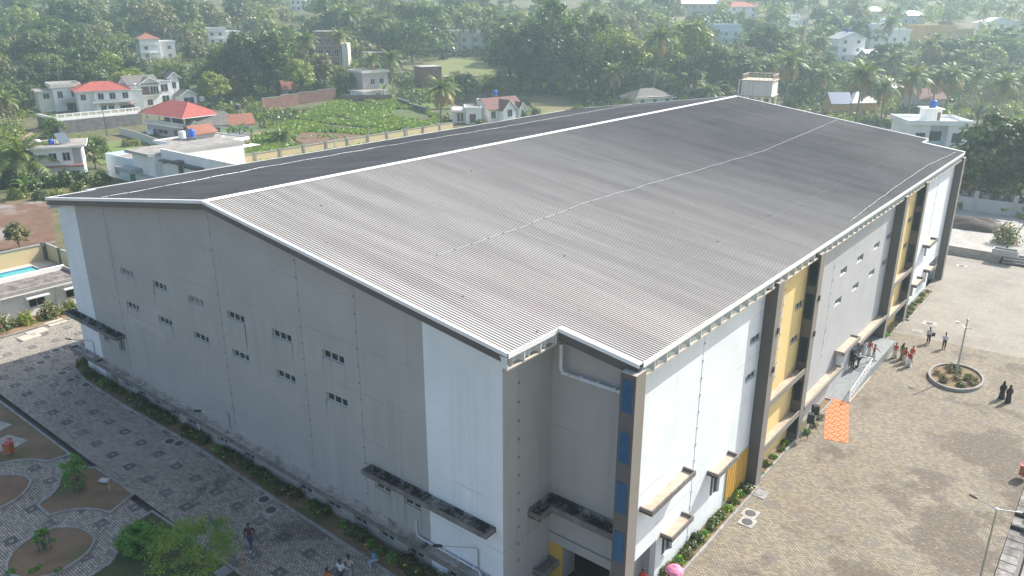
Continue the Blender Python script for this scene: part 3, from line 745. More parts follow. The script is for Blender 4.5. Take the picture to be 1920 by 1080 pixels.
# planted strip along the gable wall, turning round the left corner
strip = [(22.9, GY-.05), (22.9, -.95), (14.5, -.68), (7.75, -.58), (-3.4, -.3), (-7.7, -.3), (-15.2, -.52), (-22.3, -.45), (-25.6, .1), (-27.4, 1.4), (-27.9, 4), (-27.9, 60), (LX-.05, 60), (LX-.05, GY-.05)]
bed('planting_strip', strip[::-1], M['soil'], .05)
fs = [(FX+.05, 8.3), (FX+.05, 20.55), (28.95, 20.55), (28.85, 13), (28.9, 8.9)]
bed('planting_strip', [(29.25, 8.6), (29.25, 20.4), (FX+.04, 20.4), (FX+.04, 8.6)], M['soil'], .05)
bed('planting_strip', [(28.98, 21.55), (28.98, 28.1), (FX+.04, 28.1), (FX+.04, 21.55)], M['soil'], .05)
bed('planting_strip', [(29.02, 29.15), (29.02, 36.3), (28.54, 36.3), (28.54, 29.15)], M['soil'], .05)
bed('planting_strip', [(29.0, 51.6), (29.0, 58.1), (FX+.04, 58.1), (FX+.04, 51.6)], M['soil'], .05)
bed('planting_strip', [(29.35, 59.3), (29.35, 70.2), (FX+.04, 70.2), (FX+.04, 59.3)], M['soil'], .05)
isl = [(36.1+1.95*math.cos(a), 47.35+2.75*math.sin(a)) for a in [2*math.pi*k/28 for k in range(28)]]
bed('planting_island', isl, M['soil'], .12, .18, .28)
sheet('lawn', [(44.55, -60), (70, -60), (70, 58), (44.55, 58)], 0.012, M['drygrass'])
# slab-covered drain on the right edge of the forecourt
sheet('drain', [(43.2, -30), (44.4, -30), (44.4, 57), (43.2, 57)], -.2, M['fascia'])
rd = random.Random(9)
mb = MB(); y = -6
while y < 56:
    if rd.random() < .86: mb.box(43.24, 44.1, y+.03, y+.83, -.12, .03+rd.random()*.02, 0)
    y += .86
tag(mb.build('drain_covers', concrete('cover_concrete', (.33, .31, .29), .8, (.05, .05, .05), .4, .6, .02, .9)), kind='structure')
mb = MB(); mb.box(44.4, 44.55, -30, 57, -.2, .12); tag(mb.build('kerb', M['kerb']), kind='structure')
# concrete steps and raised floor beyond the court
mb = MB()
for k in range(4): mb.box(33.6, 58, 87.6+k*.42, 92, .02+k*.24, .02+(k+1)*.24-.003 if k < 3 else .98)
tag(mb.build('steps', M['kerb']), kind='structure')
mb = MB(); mb.box(33.4, 60, 89.3, 111, -.3, .95, 0); mb.box(5, 33.2, 88.2, 111, -.3, .98, 0); tag(mb.build('raised_floor', M['concrete']), kind='structure')
# left yard bed, pool deck, pool water
bed('planting_strip', [(-38.4, -22), (-38.4, 40), (-41.9, 40), (-41.9, -22)], soil('yard_soil', (.26, .165, .09), (.20, .12, .07), (.30, .21, .12)), .05)
M['deck'] = concrete('pool_deck', (.55, .48, .40), .25, (.3, .25, .2))
POOL = [(-59.2, -16), (-52.5, -16), (-52.5, 9.6), (-59.2, 9.6)]
mb = MB()
for (a, b, c, d) in ((-60.6, -59.2, -20, 11.8), (-52.5, -47.5, -20, 11.8), (-59.2, -52.5, 9.6, 11.8), (-59.2, -52.5, -20, -16)):
    mb.face([(a, c, .35), (b, c, .35), (b, d, .35), (a, d, .35)])
for (a, b) in zip(POOL, POOL[1:]+POOL[:1]): mb.face([(a[0], a[1], -.9), (b[0], b[1], -.9), (b[0], b[1], .35), (a[0], a[1], .35)], 1)
tag(mb.build('pool_deck', [M['deck'], plain('pool_tiles', (.05, .25, .45), .3)]), kind='structure')
mw, nt, b_ = new_mat('pool_water'); b_.inputs['Base Color'].default_value = (.08, .40, .42, 1); b_.inputs['Roughness'].default_value = .08
sheet('pool_water', POOL, .2, mw)
# fields beyond the compound
def patch(name, pxs, mat, dz=.05, sub=10):
    """a ground patch draped on the terrain from its outline as seen in plan"""
    pts = [at(*q) for q in pxs]; bm = bmesh.new(); vs = [bm.verts.new((p.x, p.y, 0)) for p in pts]; bm.faces.new(vs)
    for _ in range(4): bmesh.ops.subdivide_edges(bm, edges=[e for e in bm.edges if e.calc_length() > 7], cuts=1, use_grid_fill=True)
    bmesh.ops.triangulate(bm, faces=bm.faces)
    for v in bm.verts: v.co.z = pad(v.co.x, v.co.y)+dz
    bmesh.ops.recalc_face_normals(bm, faces=bm.faces)
    if sum(f.normal.z for f in bm.faces) < 0: bmesh.ops.reverse_faces(bm, faces=bm.faces)
    me = D_.meshes.new(name); bm.to_mesh(me); bm.free(); me.materials.append(mat); o = D_.objects.new(name, me); COL.objects.link(o); return tag(o, kind='structure')
FIELD = [(420, 318), (480, 262), (520, 235), (625, 192), (740, 188), (800, 205), (845, 240), (800, 262), (620, 300)]
patch('field', FIELD, soil('crop_soil', (.07, .09, .03), (.12, .085, .05), (.10, .15, .035), .12), .25)
BROWN = [(548, 264), (568, 250), (620, 252), (690, 256), (700, 266), (640, 274), (580, 278)]
patch('field', BROWN, soil('dry_strip_soil', (.15, .085, .05), (.21, .13, .08), (.10, .09, .04), .3), .42)
patch('meadow', [(900, 170), (1075, 155), (1095, 205), (1010, 216), (990, 192)], soil('dry_meadow', (.26, .215, .10), (.21, .19, .075), (.15, .16, .05), .15), .3)
patch('meadow', [(745, 102), (915, 118), (930, 140), (850, 150), (755, 130)], soil('green_meadow', (.17, .21, .06), (.22, .22, .08), (.15, .13, .06), .12), .3)
patch('meadow', [(770, 180), (812, 176), (850, 205), (800, 206)], soil('bright_meadow', (.13, .20, .04), (.10, .15, .04), (.16, .14, .06), .12), .3)
patch('meadow', [(150, 275), (235, 262), (270, 290), (190, 310)], soil('plot_grass', (.16, .23, .05), (.12, .16, .04), (.25, .18, .10), .2), .12)
patch('path', [(757, 185), (768, 185), (770, 203), (758, 203)], soil('red_earth', (.35, .19, .11), (.30, .17, .10), (.38, .23, .15), .2), .36)
patch('path', [(40, 262), (70, 238), (85, 226), (82, 245), (60, 272)], soil('lane_earth', (.38, .25, .17), (.33, .21, .13), (.42, .3, .2), .2), .2)
patch('field', [(-60, 480), (-60, 395), (0, 385), (70, 375), (95, 385), (105, 455), (60, 472)], soil('bare_brown_field', (.14, .075, .045), (.20, .115, .07), (.30, .27, .25), .35), .08)
# ================================================================== VEGETATION
def leaf_mat(name, c1, c2, trans=.35, hue=.42, sc_=.6):
    m, nt, b = new_mat(name); nt.nodes.remove(b)
    oi = nn(nt, 'ShaderNodeObjectInfo'); f = noise_fac(nt, pos(nt, obj=True), sc_, .35, .65, 3)
    col = mix(nt, f, c1, c2)
    col = mix(nt, math_(nt, 'MULTIPLY', oi.outputs['Random'], hue), col, mix(nt, math_(nt, 'FRACT', math_(nt, 'MULTIPLY', oi.outputs['Random'], 7.3)), (.20, .22, .045), (.045, .08, .035)))
    d = nn(nt, 'ShaderNodeBsdfDiffuse'); t = nn(nt, 'ShaderNodeBsdfTranslucent'); ms = nn(nt, 'ShaderNodeMixShader'); ms.inputs[0].default_value = trans
    g = nn(nt, 'ShaderNodeBsdfGlossy'); g.inputs['Roughness'].default_value = .45; ms2 = nn(nt, 'ShaderNodeMixShader'); ms2.inputs[0].default_value = .05
    nt.links.new(col, d.inputs[0]); nt.links.new(mix(nt, 1, col, (1.25, 1.3, .6), 'MULTIPLY'), t.inputs[0])
    nt.links.new(d.outputs[0], ms.inputs[1]); nt.links.new(t.outputs[0], ms.inputs[2]); nt.links.new(ms.outputs[0], ms2.inputs[1]); nt.links.new(g.outputs[0], ms2.inputs[2])
    nt.links.new(ms2.outputs[0], nt.nodes['Material Output'].inputs[0]); return m
M['leaf_dark'] = leaf_mat('dark_foliage', (.03, .062, .016), (.095, .14, .03))
M['leaf_mid'] = leaf_mat('mid_green_foliage', (.06, .115, .022), (.16, .22, .04))
M['leaf_light'] = leaf_mat('yellow_green_foliage', (.19, .25, .035), (.32, .36, .06), .4)
M['leaf_olive'] = leaf_mat('olive_foliage', (.14, .145, .045), (.24, .22, .08), .3)
M['leaf_dry'] = leaf_mat('dry_foliage', (.17, .14, .09), (.24, .19, .12), .25, .1)
M['leaf_bright'] = leaf_mat('fresh_foliage', (.09, .27, .04), (.16, .36, .05), .4, .05, 2.5)
M['leaf_yel'] = leaf_mat('feathery_foliage', (.12, .27, .05), (.30, .38, .05), .4, .05, 1.2)
M['leaf_palm'] = leaf_mat('palm_fronds', (.08, .14, .03), (.20, .24, .07), .3, .2)
M['leaf_palm_dry'] = leaf_mat('dry_palm_fronds', (.34, .22, .09), (.26, .18, .08), .3, .1)
M['leaf_banana'] = leaf_mat('banana_leaves', (.10, .20, .04), (.17, .27, .07), .4, .1)
M['leaf_crop'] = leaf_mat('crop_leaves', (.14, .23, .04), (.25, .32, .07), .4, .0, .09)
M['flower_y'] = plain('yellow_petals', (.75, .55, .03), .6)
M['flower_p'] = plain('pink_petals', (.75, .38, .34), .6)
M['flower_r'] = plain('red_petals', (.55, .10, .06), .6)
M['bark'] = plain('bark', (.10, .08, .06), .9, .3, 3, obj=True)
M['bark_pale'] = plain('palm_bark', (.20, .17, .14), .9, .25, 3, obj=True)
def quad_leaf(mb, p, d, u, L, W, m=0):
    """diamond leaf from p along d, width along u"""
    mb.face([p, p+d*L*.5+u*W*.5, p+d*L, p+d*L*.5-u*W*.5], m)
def rvec(r):
    z = r.uniform(-1, 1); a = r.uniform(0, 2*math.pi); s = math.sqrt(1-z*z); return Vector((s*math.cos(a), s*math.sin(a), z))
def tree_meshes(seed, h, cw, trunk_h, nclump, per, leaf, limbs=7, flat=1.0, bare=False):
    """returns (trunk MB, crown MB): tapered trunk, limbs reaching leaf clumps spread through an uneven crown"""
    r = random.Random(seed); T = MB(); C = MB()
    ch = h-trunk_h; top = Vector((r.uniform(-.05, .05)*h, r.uniform(-.05, .05)*h, trunk_h+ch*.35))
    T.tube([(0, 0, -.6), (top.x*.3, top.y*.3, trunk_h*.6), top, top+Vector((0, 0, ch*.3))], [h*.024, h*.018, h*.012, h*.004], 7)
    cl = []
    for k in range(nclump):
        d = rvec(r); d.z = abs(d.z)*1.15-.38 if r.random() < .85 else d.z
        rad = r.uniform(.45, 1.0)**.6
        c = Vector((d.x*cw*.5*rad, d.y*cw*.5*rad, trunk_h+ch*.42+d.z*ch*.52*rad*flat))
        lump = 1+.35*mnoise.noise(Vector((d.x*1.7+seed, d.y*1.7, d.z*1.7)))
        c.x *= lump; c.y *= lump; cl.append(c)
    for k in range(limbs):
        c = cl[k*len(cl)//limbs]; b = Vector((0, 0, trunk_h*r.uniform(.6, 1.15))); mid = b.lerp(c, .5)+Vector((0, 0, ch*.04))
        T.tube([b, mid, c], [h*.010, h*.006, h*.002], 5, caps=False)
    for c in cl:
        rc_ = cw*r.uniform(.09, .17)
        for q in range(per):
            d = rvec(r); p = c+Vector((d.x, d.y, d.z*.75))*rc_*r.random()**.35
            n = (d+rvec(r)*.6+Vector((0, 0, .5))).normalized(); a = n.cross(rvec(r)).normalized(); b2 = n.cross(a)
            L = leaf*r.uniform(.7, 1.4); C.face([p-a*L*.5, p+b2*L*.32, p+a*L*.5, p-b2*L*.32])
    return T, C
def make_tree(name, T, C, leafmat, barkmat='bark'):
    e = empty(name); t = T.build('trunk', M[barkmat], e, True); c = C.build('crown', M[leafmat], e); return e
PROTO_N = [0]
def hide_proto(e): e.location = (0, 0, -900)
def inst(proto, loc, rz, s, label, cat, group, name=None, sz=None):
    c = copy_tree(proto); c.location = loc; c.rotation_euler = (0, 0, rz); c.scale = (s, s, sz or s)
    c['label'] = label; c['category'] = cat
    if group: c['group'] = group
    elif 'group' in c: del c['group']
    if name: c.name = name
    return c
def palm_meshes(seed, h, nf=28, fl=4.9, dry=3):
    r = random.Random(seed); T = MB(); C = MB(); lean = Vector((r.uniform(-1, 1), r.uniform(-1, 1), 0))*h*.06
    pts = [Vector((0, 0, -.5)), lean*.25+Vector((0, 0, h*.33)), lean*.6+Vector((0, 0, h*.66)), lean+Vector((0, 0, h))]
    T.tube(pts, [.24, .18, .15, .13], 7); top = pts[-1]
    for k in range(nf):
        az = k*2.399+r.uniform(-.25, .25); f = k/nf
        el0 = R(72)-f*R(105)+r.uniform(-.12, .12); L = fl*r.uniform(.85, 1.12)*(1-.15*(f < .15))
        isdry = k >= nf-dry; m = 1 if isdry else 0
        if isdry: el0 -= .25
        p = top.copy(); el = el0; n = 11; side = Vector((-math.sin(az), math.cos(az), 0)); stp = L/n; mid = []
        for j in range(n+1):
            mid.append(p.copy()); p = p+Vector((math.cos(az)*math.cos(el), math.sin(az)*math.cos(el), math.sin(el)))*stp; el -= (.075+.11*j/n)*(1.25 if isdry else 1)
        for j in range(n):
            a, b = mid[j], mid[j+1]; d = (b-a).normalized(); upv = side.cross(d)*-1
            t = (j+.5)/n; W = 1.15*math.sin(math.pi*min(1, t*.85+.16))**.8
            for sgn in (-1, 1):
                for q in (0, .5):
                    o = a.lerp(b, q); tip = o+side*sgn*W*r.uniform(.8, 1.05)+d*W*.55-Vector((0, 0, W*r.uniform(.25, .6)))
                    C.face([o, o+d*stp*.62, tip], m)
            C.face([a-side*.03, b-side*.02, b+side*.02, a+side*.03], m)
    # coconuts / crown shaft
    for k in range(6):
        q = top+Vector((r.uniform(-.25, .25), r.uniform(-.25, .25), -.25)); T.lathe([(.02, -.14), (.12, -.05), (.12, .06), (.02, .14)], q, 6)
    return T, C
def make_palm(seed, h, **kw):
    T, C = palm_meshes(seed, h, **kw); e = empty('coconut_palm'); T.build('trunk', M['bark_pale'], e, True); C.build('crown', [M['leaf_palm'], M['leaf_palm_dry']], e); return e
def make_banana(seed, n=9, L=2.3, hh=2.2):
    r = random.Random(seed); T = MB(); C = MB(); T.tube([(0, 0, -.2), (.05, 0, hh*.6), (0, .03, hh)], [.13, .11, .07], 7)
    for k in range(n):
        az = k*2.399+r.uniform(-.3, .3); el = R(75-50*k/n)+r.uniform(-.1, .1); p = Vector((0, 0, hh*.95)); side = Vector((-math.sin(az), math.cos(az), 0)); prev = None; m = 8
        for j in range(m+1):
            t = j/m; W = .30*math.sin(math.pi*min(1, max(.02, (t-.12)/.9)))**.6 if t > .12 else .03
            rib = p.copy(); lft = p+side*W+Vector((0, 0, .12*W)); rgt = p-side*W+Vector((0, 0, .12*W))
            if prev: C.face([prev[0], prev[1], lft, rib][::-1]); C.face([prev[0], rib, rgt, prev[2]][::-1])
            prev = (rib, lft, rgt); p = p+Vector((math.cos(az)*math.cos(el), math.sin(az)*math.cos(el), math.sin(el)))*(L/m); el -= .17
    e = empty('banana_plant'); T.build('stem', M['leaf_light'], e, True); C.build('leaves', M['leaf_banana'], e); return e
def bush_mesh(seed, w, h, n, leaf, flowers=0):
    r = random.Random(seed); C = MB()
    lumps = [(rvec(r), r.uniform(.5, 1)) for _ in range(7)]
    for k in range(n):
        d = rvec(r); d.z = abs(d.z); g = .72+.4*mnoise.noise(d*2.2+Vector((seed, 0, 0))); rad = r.random()**.4*g
        p = Vector((d.x*w*.5*rad, d.y*w*.5*rad, .05+d.z*h*rad)); nrm = (d+rvec(r)*.7).normalized(); a = nrm.cross(rvec(r)).normalized(); b = nrm.cross(a); L = leaf*r.uniform(.7, 1.4)
        C.face([p-a*L*.5, p+b*L*.3, p+a*L*.5, p-b*L*.3], 1 if (flowers and rad > .55*g and r.random() < flowers) else 0)
    return C
def make_bush(name, seed, w, h, n, leaf, mats, flowers=0):
    e = empty(name); r = random.Random(seed); T = MB()
    for k in range(5):
        a = r.uniform(0, 6.28); T.tube([(0, 0, -.1), (math.cos(a)*w*.12, math.sin(a)*w*.12, h*.4), (math.cos(a)*w*.26, math.sin(a)*w*.26, h*.75)], [.03, .02, .008], 5)
    T.build('stems', M['bark'], e); bush_mesh(seed, w, h, n, leaf, flowers).build('foliage', [M[x] for x in mats], e); return e
BROAD = {}
for key, lm in (('dark', 'leaf_dark'), ('mid', 'leaf_mid'), ('light', 'leaf_light'), ('olive', 'leaf_olive')):
    BROAD[key] = []
    for v in range(2):
        sd_ = hash((len(key), v)) % 50+{'dark': 1, 'mid': 20, 'light': 40, 'olive': 60}[key]+v*7
        T, C = tree_meshes(sd_, 12, 10.5 if v else 8.6, 2.2 if v else 3.0, 74, 62, .55)
        e = make_tree('broadleaf_tree', T, C, lm); hide_proto(e); BROAD[key].append(e)
T, C = tree_meshes(91, 11, 8, 3, 40, 26, .34, limbs=16); DRY = make_tree('dry_tree', T, C, 'leaf_dry'); hide_proto(DRY)
T, C = tree_meshes(97, 17, 7.5, 6, 60, 42, .55, flat=1.1); TALL = make_tree('tall_tree', T, C, 'leaf_mid'); hide_proto(TALL)
PALMS = [make_palm(s, h, dry=dr) for s, h, dr in ((1, 11, 3), (2, 13, 2), (3, 9, 6), (4, 15, 3))]
PALM_LOW = [make_palm(11, 3.2, fl=5.0, dry=4), make_palm(12, 2.2, fl=4.6, dry=2)]
BANS = [make_banana(1), make_banana(2, 8, 2.0, 1.8)]
BUSH = [make_bush('bush', 5+k, 4, 2.6, 700, .42, [['leaf_dark'], ['leaf_mid'], ['leaf_light'], ['leaf_olive']][k]) for k in range(4)]
ALLP = [e for l in BROAD.values() for e in l]+[DRY, TALL]+PALMS+PALM_LOW+BANS+BUSH
for e in ALLP: hide_proto(e)
NO = []       # picture boxes (x0, y0, x1, y1) that houses and fields keep clear of crowns standing in front
rv = random.Random(42)
def put(proto, px, py, s, label, cat, group=None, name=None, rz=None, sz=None, dz=0):
    p = at(px, py); p.z += dz
    return inst(proto, p, rv.uniform(0, 6.28) if rz is None else rz, s, label, cat, group, name, sz)
# ================================================================== HOUSES, WALLS, POLES
M['h_white'] = painted('house_white', (.90, .885, .85), (.42, .41, .38), .5)
M['h_cream'] = painted('house_cream', (.74, .70, .60), (.4, .38, .33), .4)
M['h_pink'] = painted('house_pink_grey', (.50, .44, .42), (.3, .28, .27), .5)
M['h_blue'] = painted('house_pale_blue', (.62, .72, .78), (.4, .45, .47), .35)
M['h_grey'] = painted('house_grey', (.42, .42, .41), (.22, .22, .21), .6)
M['h_ochre'] = painted('house_ochre', (.62, .40, .14), (.35, .25, .12), .4)
M['slab'] = concrete('roof_slab', (.34, .315, .28), .6, (.12, .11, .10), .42, .62, .01, .5)
M['slab_white'] = plain('white_roof_slab', (.80, .80, .78), .7, .05)
def tiles(name, c, c2, pitch=.32):
    m, nt, b = new_mat(name); v = pos(nt, obj=True)
    f = noise_fac(nt, v, .8, .35, .65, 6); col = mix(nt, f, c, c2)
    f2 = noise_fac(nt, v, 5, .4, .7, 3); col = mix(nt, math_(nt, 'MULTIPLY', f2, .35), col, tuple(x*.45 for x in c))
    nt.links.new(col, b.inputs['Base Color']); b.inputs['Roughness'].default_value = .8
    w_ = nn(nt, 'ShaderNodeTexWave'); w_.inputs['Scale'].default_value = .5/pitch; w_.bands_direction = 'Z'; nt.links.new(v, w_.inputs['Vector']); bump(nt, b, w_.outputs['Fac'], .06); return m
M['tile_red'] = tiles('red_roof_tiles', (.42, .10, .075), (.34, .075, .06))
M['tile_rust'] = tiles('rusty_roof_tiles', (.36, .13, .08), (.22, .10, .07))
M['tile_dark'] = tiles('dark_roof_tiles', (.14, .13, .12), (.19, .175, .155))
M['tile_maroon'] = tiles('maroon_roof_tiles', (.22, .10, .085), (.15, .075, .07))
M['sheet_white'] = plain('white_roof_sheet', (.74, .72, .70), .5, .08)
M['sheet_grey'] = plain('grey_roof_sheet', (.36, .36, .36), .55, .2)
M['sheet_blue'] = plain('blue_roof_sheet', (.10, .14, .26), .5, .15)
def brickm(name, c1, c2, mo, s=1):
    m, nt, b = new_mat(name); v = pos(nt, obj=True); mp = nn(nt, 'ShaderNodeSeparateXYZ'); nt.links.new(v, mp.inputs[0]); cb = nn(nt, 'ShaderNodeCombineXYZ')
    nt.links.new(math_(nt, 'ADD', mp.outputs['X'], mp.outputs['Y']), cb.inputs['X']); nt.links.new(mp.outputs['Z'], cb.inputs['Y'])
    br = nn(nt, 'ShaderNodeTexBrick'); br.inputs['Scale'].default_value = s; br.inputs['Brick Width'].default_value = .42; br.inputs['Row Height'].default_value = .22; br.inputs['Mortar Size'].default_value = .018
    br.inputs['Color1'].default_value = rgba(c1); br.inputs['Color2'].default_value = rgba(c2); br.inputs['Mortar'].default_value = rgba(mo); nt.links.new(cb.outputs[0], br.inputs['Vector'])
    f = noise_fac(nt, v, .7, .4, .7, 6); col = mix(nt, math_(nt, 'MULTIPLY', f, .5), br.outputs['Color'], tuple(x*.35 for x in c1))
    nt.links.new(col, b.inputs['Base Color']); b.inputs['Roughness'].default_value = .9; return m
M['laterite'] = brickm('laterite_blocks', (.30, .14, .11), (.21, .10, .085), (.25, .2, .17))
M['brick'] = brickm('raw_brick', (.38, .19, .14), (.30, .15, .115), (.33, .28, .25))
M['rubble'] = brickm('rubble_stone', (.24, .23, .22), (.14, .135, .13), (.10, .095, .09), .6)
M['ywall'] = painted('yellow_boundary_paint', (.62, .50, .29), (.5, .4, .25), .4)
M['door'] = plain('brown_door', (.16, .075, .05), .6, .15)
M['tank_blue'] = plain('blue_tank', (.02, .12, .50), .4, .05)
M['tank_white'] = plain('white_tank', (.78, .78, .76), .4, .05)
M['tank_black'] = plain('dark_tank', (.06, .05, .05), .5, .1)
M['solar'] = plain('solar_cells', (.10, .13, .17), .2, .1)
M['pole'] = plain('pole_grey', (.33, .33, .33), .5, .1, metal=.3)
M['wood_pole'] = plain('dark_pole', (.07, .06, .05), .8, .2)

class House:
    def __init__(s, name, label, cat, pL, pR, z=None, flipdepth=False, width=None):
        A = at(*pL) if z is None else at(*pL, z); B = at(*pR) if z is None else at(*pR, z)
        if width:   # keep the left corner, fix the length, direction square to the sight line
            d = Vector((RT.x, RT.y, 0)).normalized(); d = (Vector((B.x-A.x, B.y-A.y, 0)).normalized() if pL != pR else d)
            B = A+d*width
        s.A = Vector((A.x, A.y, min(A.z, B.z)-.25)); u = Vector((B.x-A.x, B.y-A.y, 0)); s.W = u.length; u.normalize()
        s.e = empty(name, label, cat, s.A, math.atan2(u.y, u.x))
        s.w = Matrix.Translation(s.A) @ Matrix.Rotation(math.atan2(u.y, u.x), 4, 'Z')
        s.D = (s.A-CAM).dot(FH)
    def world(s, x, y, z): return s.w @ Vector((x, y, z))
    def rz(s): return s.e.rotation_euler[2]
    def walls(s, x0, x1, y0, y1, z0, z1, mat='h_white', name='walls'):
        mb = MB(); mb.box(x0, x1, y0, y1, z0, z1); return mb.build(name, M[mat], s.e)
    def flat(s, x0, x1, y0, y1, z, over=.5, t=.22, par=0, mat='h_white', top='slab', pt=.16):
        mb = MB(); mb.box(x0-over, x1+over, y0-over, y1+over, z+.003, z+t, 0)
        mb.face([(x0-over+.01, y0-over+.01, z+t+.004), (x1+over-.01, y0-over+.01, z+t+.004), (x1+over-.01, y1+over-.01, z+t+.004), (x0-over+.01, y1+over-.01, z+t+.004)], 1)
        if par:
            a, b, c, d = x0-over+.02, x1+over-.02, y0-over+.02, y1+over-.02; zz = z+t+.002
            mb.box(a, b, c, c+pt, zz, zz+par); mb.box(a, b, d-pt, d, zz, zz+par); mb.box(a, a+pt, c+pt, d-pt, zz, zz+par-.003); mb.box(b-pt, b, c+pt, d-pt, zz, zz+par-.003)
        return mb.build('roof', [M[mat], M[top]], s.e)
    def hip(s, x0, x1, y0, y1, z, h, over=.7, mat='tile_red', ridge=None):
        a, b, c, d = x0-over, x1+over, y0-over, y1+over; mb = MB(); w_, l = b-a, d-c; k = min(w_, l)/2*.98
        if w_ >= l: r0, r1 = (a+k, (c+d)/2, z+h), (b-k, (c+d)/2, z+h)
        else: r0, r1 = ((a+b)/2, c+k, z+h), ((a+b)/2, d-k, z+h)
        P = [(a, c, z), (b, c, z), (b, d, z), (a, d, z)]
        if w_ >= l:
            mb.face([P[0], P[1], r1, r0]); mb.face([P[1], P[2], r1]); mb.face([P[2], P[3], r0, r1]); mb.face([P[3], P[0], r0])
        else:
            mb.face([P[0], P[1], r0]); mb.face([P[1], P[2], r1, r0]); mb.face([P[2], P[3], r1]); mb.face([P[3], P[0], r0, r1])
        mb.box(a+.02, b-.02, c+.02, d-.02, z-.2, z-.004, 1)
        for q in P: mb.tube([(q[0], q[1], z+.03), (r0 if abs(q[0]-r0[0])+abs(q[1]-r0[1]) < abs(q[0]-r1[0])+abs(q[1]-r1[1]) else r1)], .09, 5, 0)
        return mb.build('roof', [M[mat], M['h_white']], s.e)
    def gable(s, x0, x1, y0, y1, z, h, over=.5, mat='tile_dark', along='x', wall='h_white', trim=True):
        mb = MB()
        if along == 'x':
            c = (y0+y1)/2; k = h/((y1-y0)/2); e = over*k
            a, b = x0-over, x1+over
            mb.sweep([(y0-over, z-e), (c, z+h), (y1+over, z-e), (y1+over, z-e+.14), (c, z+h+.16), (y0-over, z-e+.14)], a, b, 'x', 0)
            mb.face([(x0, y0, z), (x0, c, z+h), (x0, y1, z)], 1); mb.face([(x1, y0, z), (x1, y1, z), (x1, c, z+h)], 1)
        else:
            c = (x0+x1)/2; k = h/((x1-x0)/2); e = over*k
            mb.sweep([(x0-over, z-e), (c, z+h), (x1+over, z-e), (x1+over, z-e+.14), (c, z+h+.16), (x0-over, z-e+.14)], y0-over, y1+over, 'y', 0)
            if trim: mb.sweep([(x0-over, z-e-.12), (c, z+h-.12), (x1+over, z-e-.12), (x1+over, z-e+.15), (c, z+h+.19), (x0-over, z-e+.15)], y0-over-.06, y0-over-.003, 'y', 2)
            mb.face([(x0, y0, z), (x1, y0, z), (c, y0, z+h)], 1); mb.face([(x0, y1, z), (c, y1, z+h), (x1, y1, z)], 1)
        return mb.build('roof', [M[mat], M[wall], M['h_white']], s.e)
    def win(s, x0, x1, z0, z1, y=0, side='f', panes=2, kind='window', fr='frame', pane='glass'):
        """f: front face at y; r: right face at x=y; l: left"""
        if side == 'f': o, du, dn = Vector((0, y, 0)), Vector((1, 0, 0)), Vector((0, -1, 0))
        elif side == 'r': o, du, dn = Vector((y, 0, 0)), Vector((0, 1, 0)), Vector((1, 0, 0))
        else: o, du, dn = Vector((y, 0, 0)), Vector((0, 1, 0)), Vector((-1, 0, 0))
        if kind == 'door':
            mb = MB(); a = [o+du*u+dn*d for d in (.002, .06) for u in (x0, x1)]
            xs_ = sorted((a[0].x, a[3].x)); ys_ = sorted((a[0].y, a[3].y)); mb.box(xs_[0], xs_[1], ys_[0], ys_[1], z0, z1); return mb.build('door', M['door'], s.e)
        return window(o, du, dn, x0, x1, z0, z1, panes, s.e, -.055, pane, fr, fw=.09)
    def shade(s, x0, x1, z, y=0, d=.7, t=.12, mat='h_white'):
        mb = MB(); mb.box(x0, x1, y-d, y-.002, z, z+t); return mb.build('sunshade', M[mat], s.e)
    def rail(s, x0, x1, y, z, h=1.0, mat='h_white', n=None):
        mb = MB(); n = n or max(2, int((x1-x0)/.35)); mb.box(x0, x1, y-.06, y+.06, z+h-.12, z+h); mb.box(x0, x1, y-.06, y+.06, z, z+.12)
        for k in range(n+1): x = x0+.06+(x1-x0-.12)*k/n; mb.box(x-.06, x+.06, y-.05, y+.05, z+.121, z+h-.121)
        return mb.build('balustrade', M[mat], s.e)
def tank(p, label, r=.6, h=1.3, mat='tank_blue', legs=0, group=None, cat='water tank'):
    e = empty('water_tank', label, cat, p, 0, group)
    mb = MB(); prof = [(r*.96, 0), (r, .08)]
    for k in range(4): z = .12+(h-.35)*k/4; q = (h-.35)/4; prof += [(r, z), (r*.965, z+q*.15), (r*.965, z+q*.25), (r, z+q*.4)]
    prof += [(r, h-.22), (r*.75, h-.05), (r*.34, h)]
    mb.lathe(prof, (0, 0, legs), 14); mb.build('tank_body', M[mat], e, True)
    mb = MB(); mb.lathe([(r*.34, 0), (r*.36, .02), (r*.36, .09), (r*.2, .12)], (0, 0, legs+h), 12); mb.build('lid', M['black'] if mat != 'tank_black' else M['tank_white'], e)
    if legs:
        mb = MB()
        for a in (-.5, .5):
            for b in (-.5, .5): mb.tube([(a*r*1.5, b*r*1.5, 0), (a*r*1.5, b*r*1.5, legs)], .06, 6)
        mb.box(-r, r, -r, r, legs-.1, legs-.002); mb.build('stand', M['pole'], e)
    return e
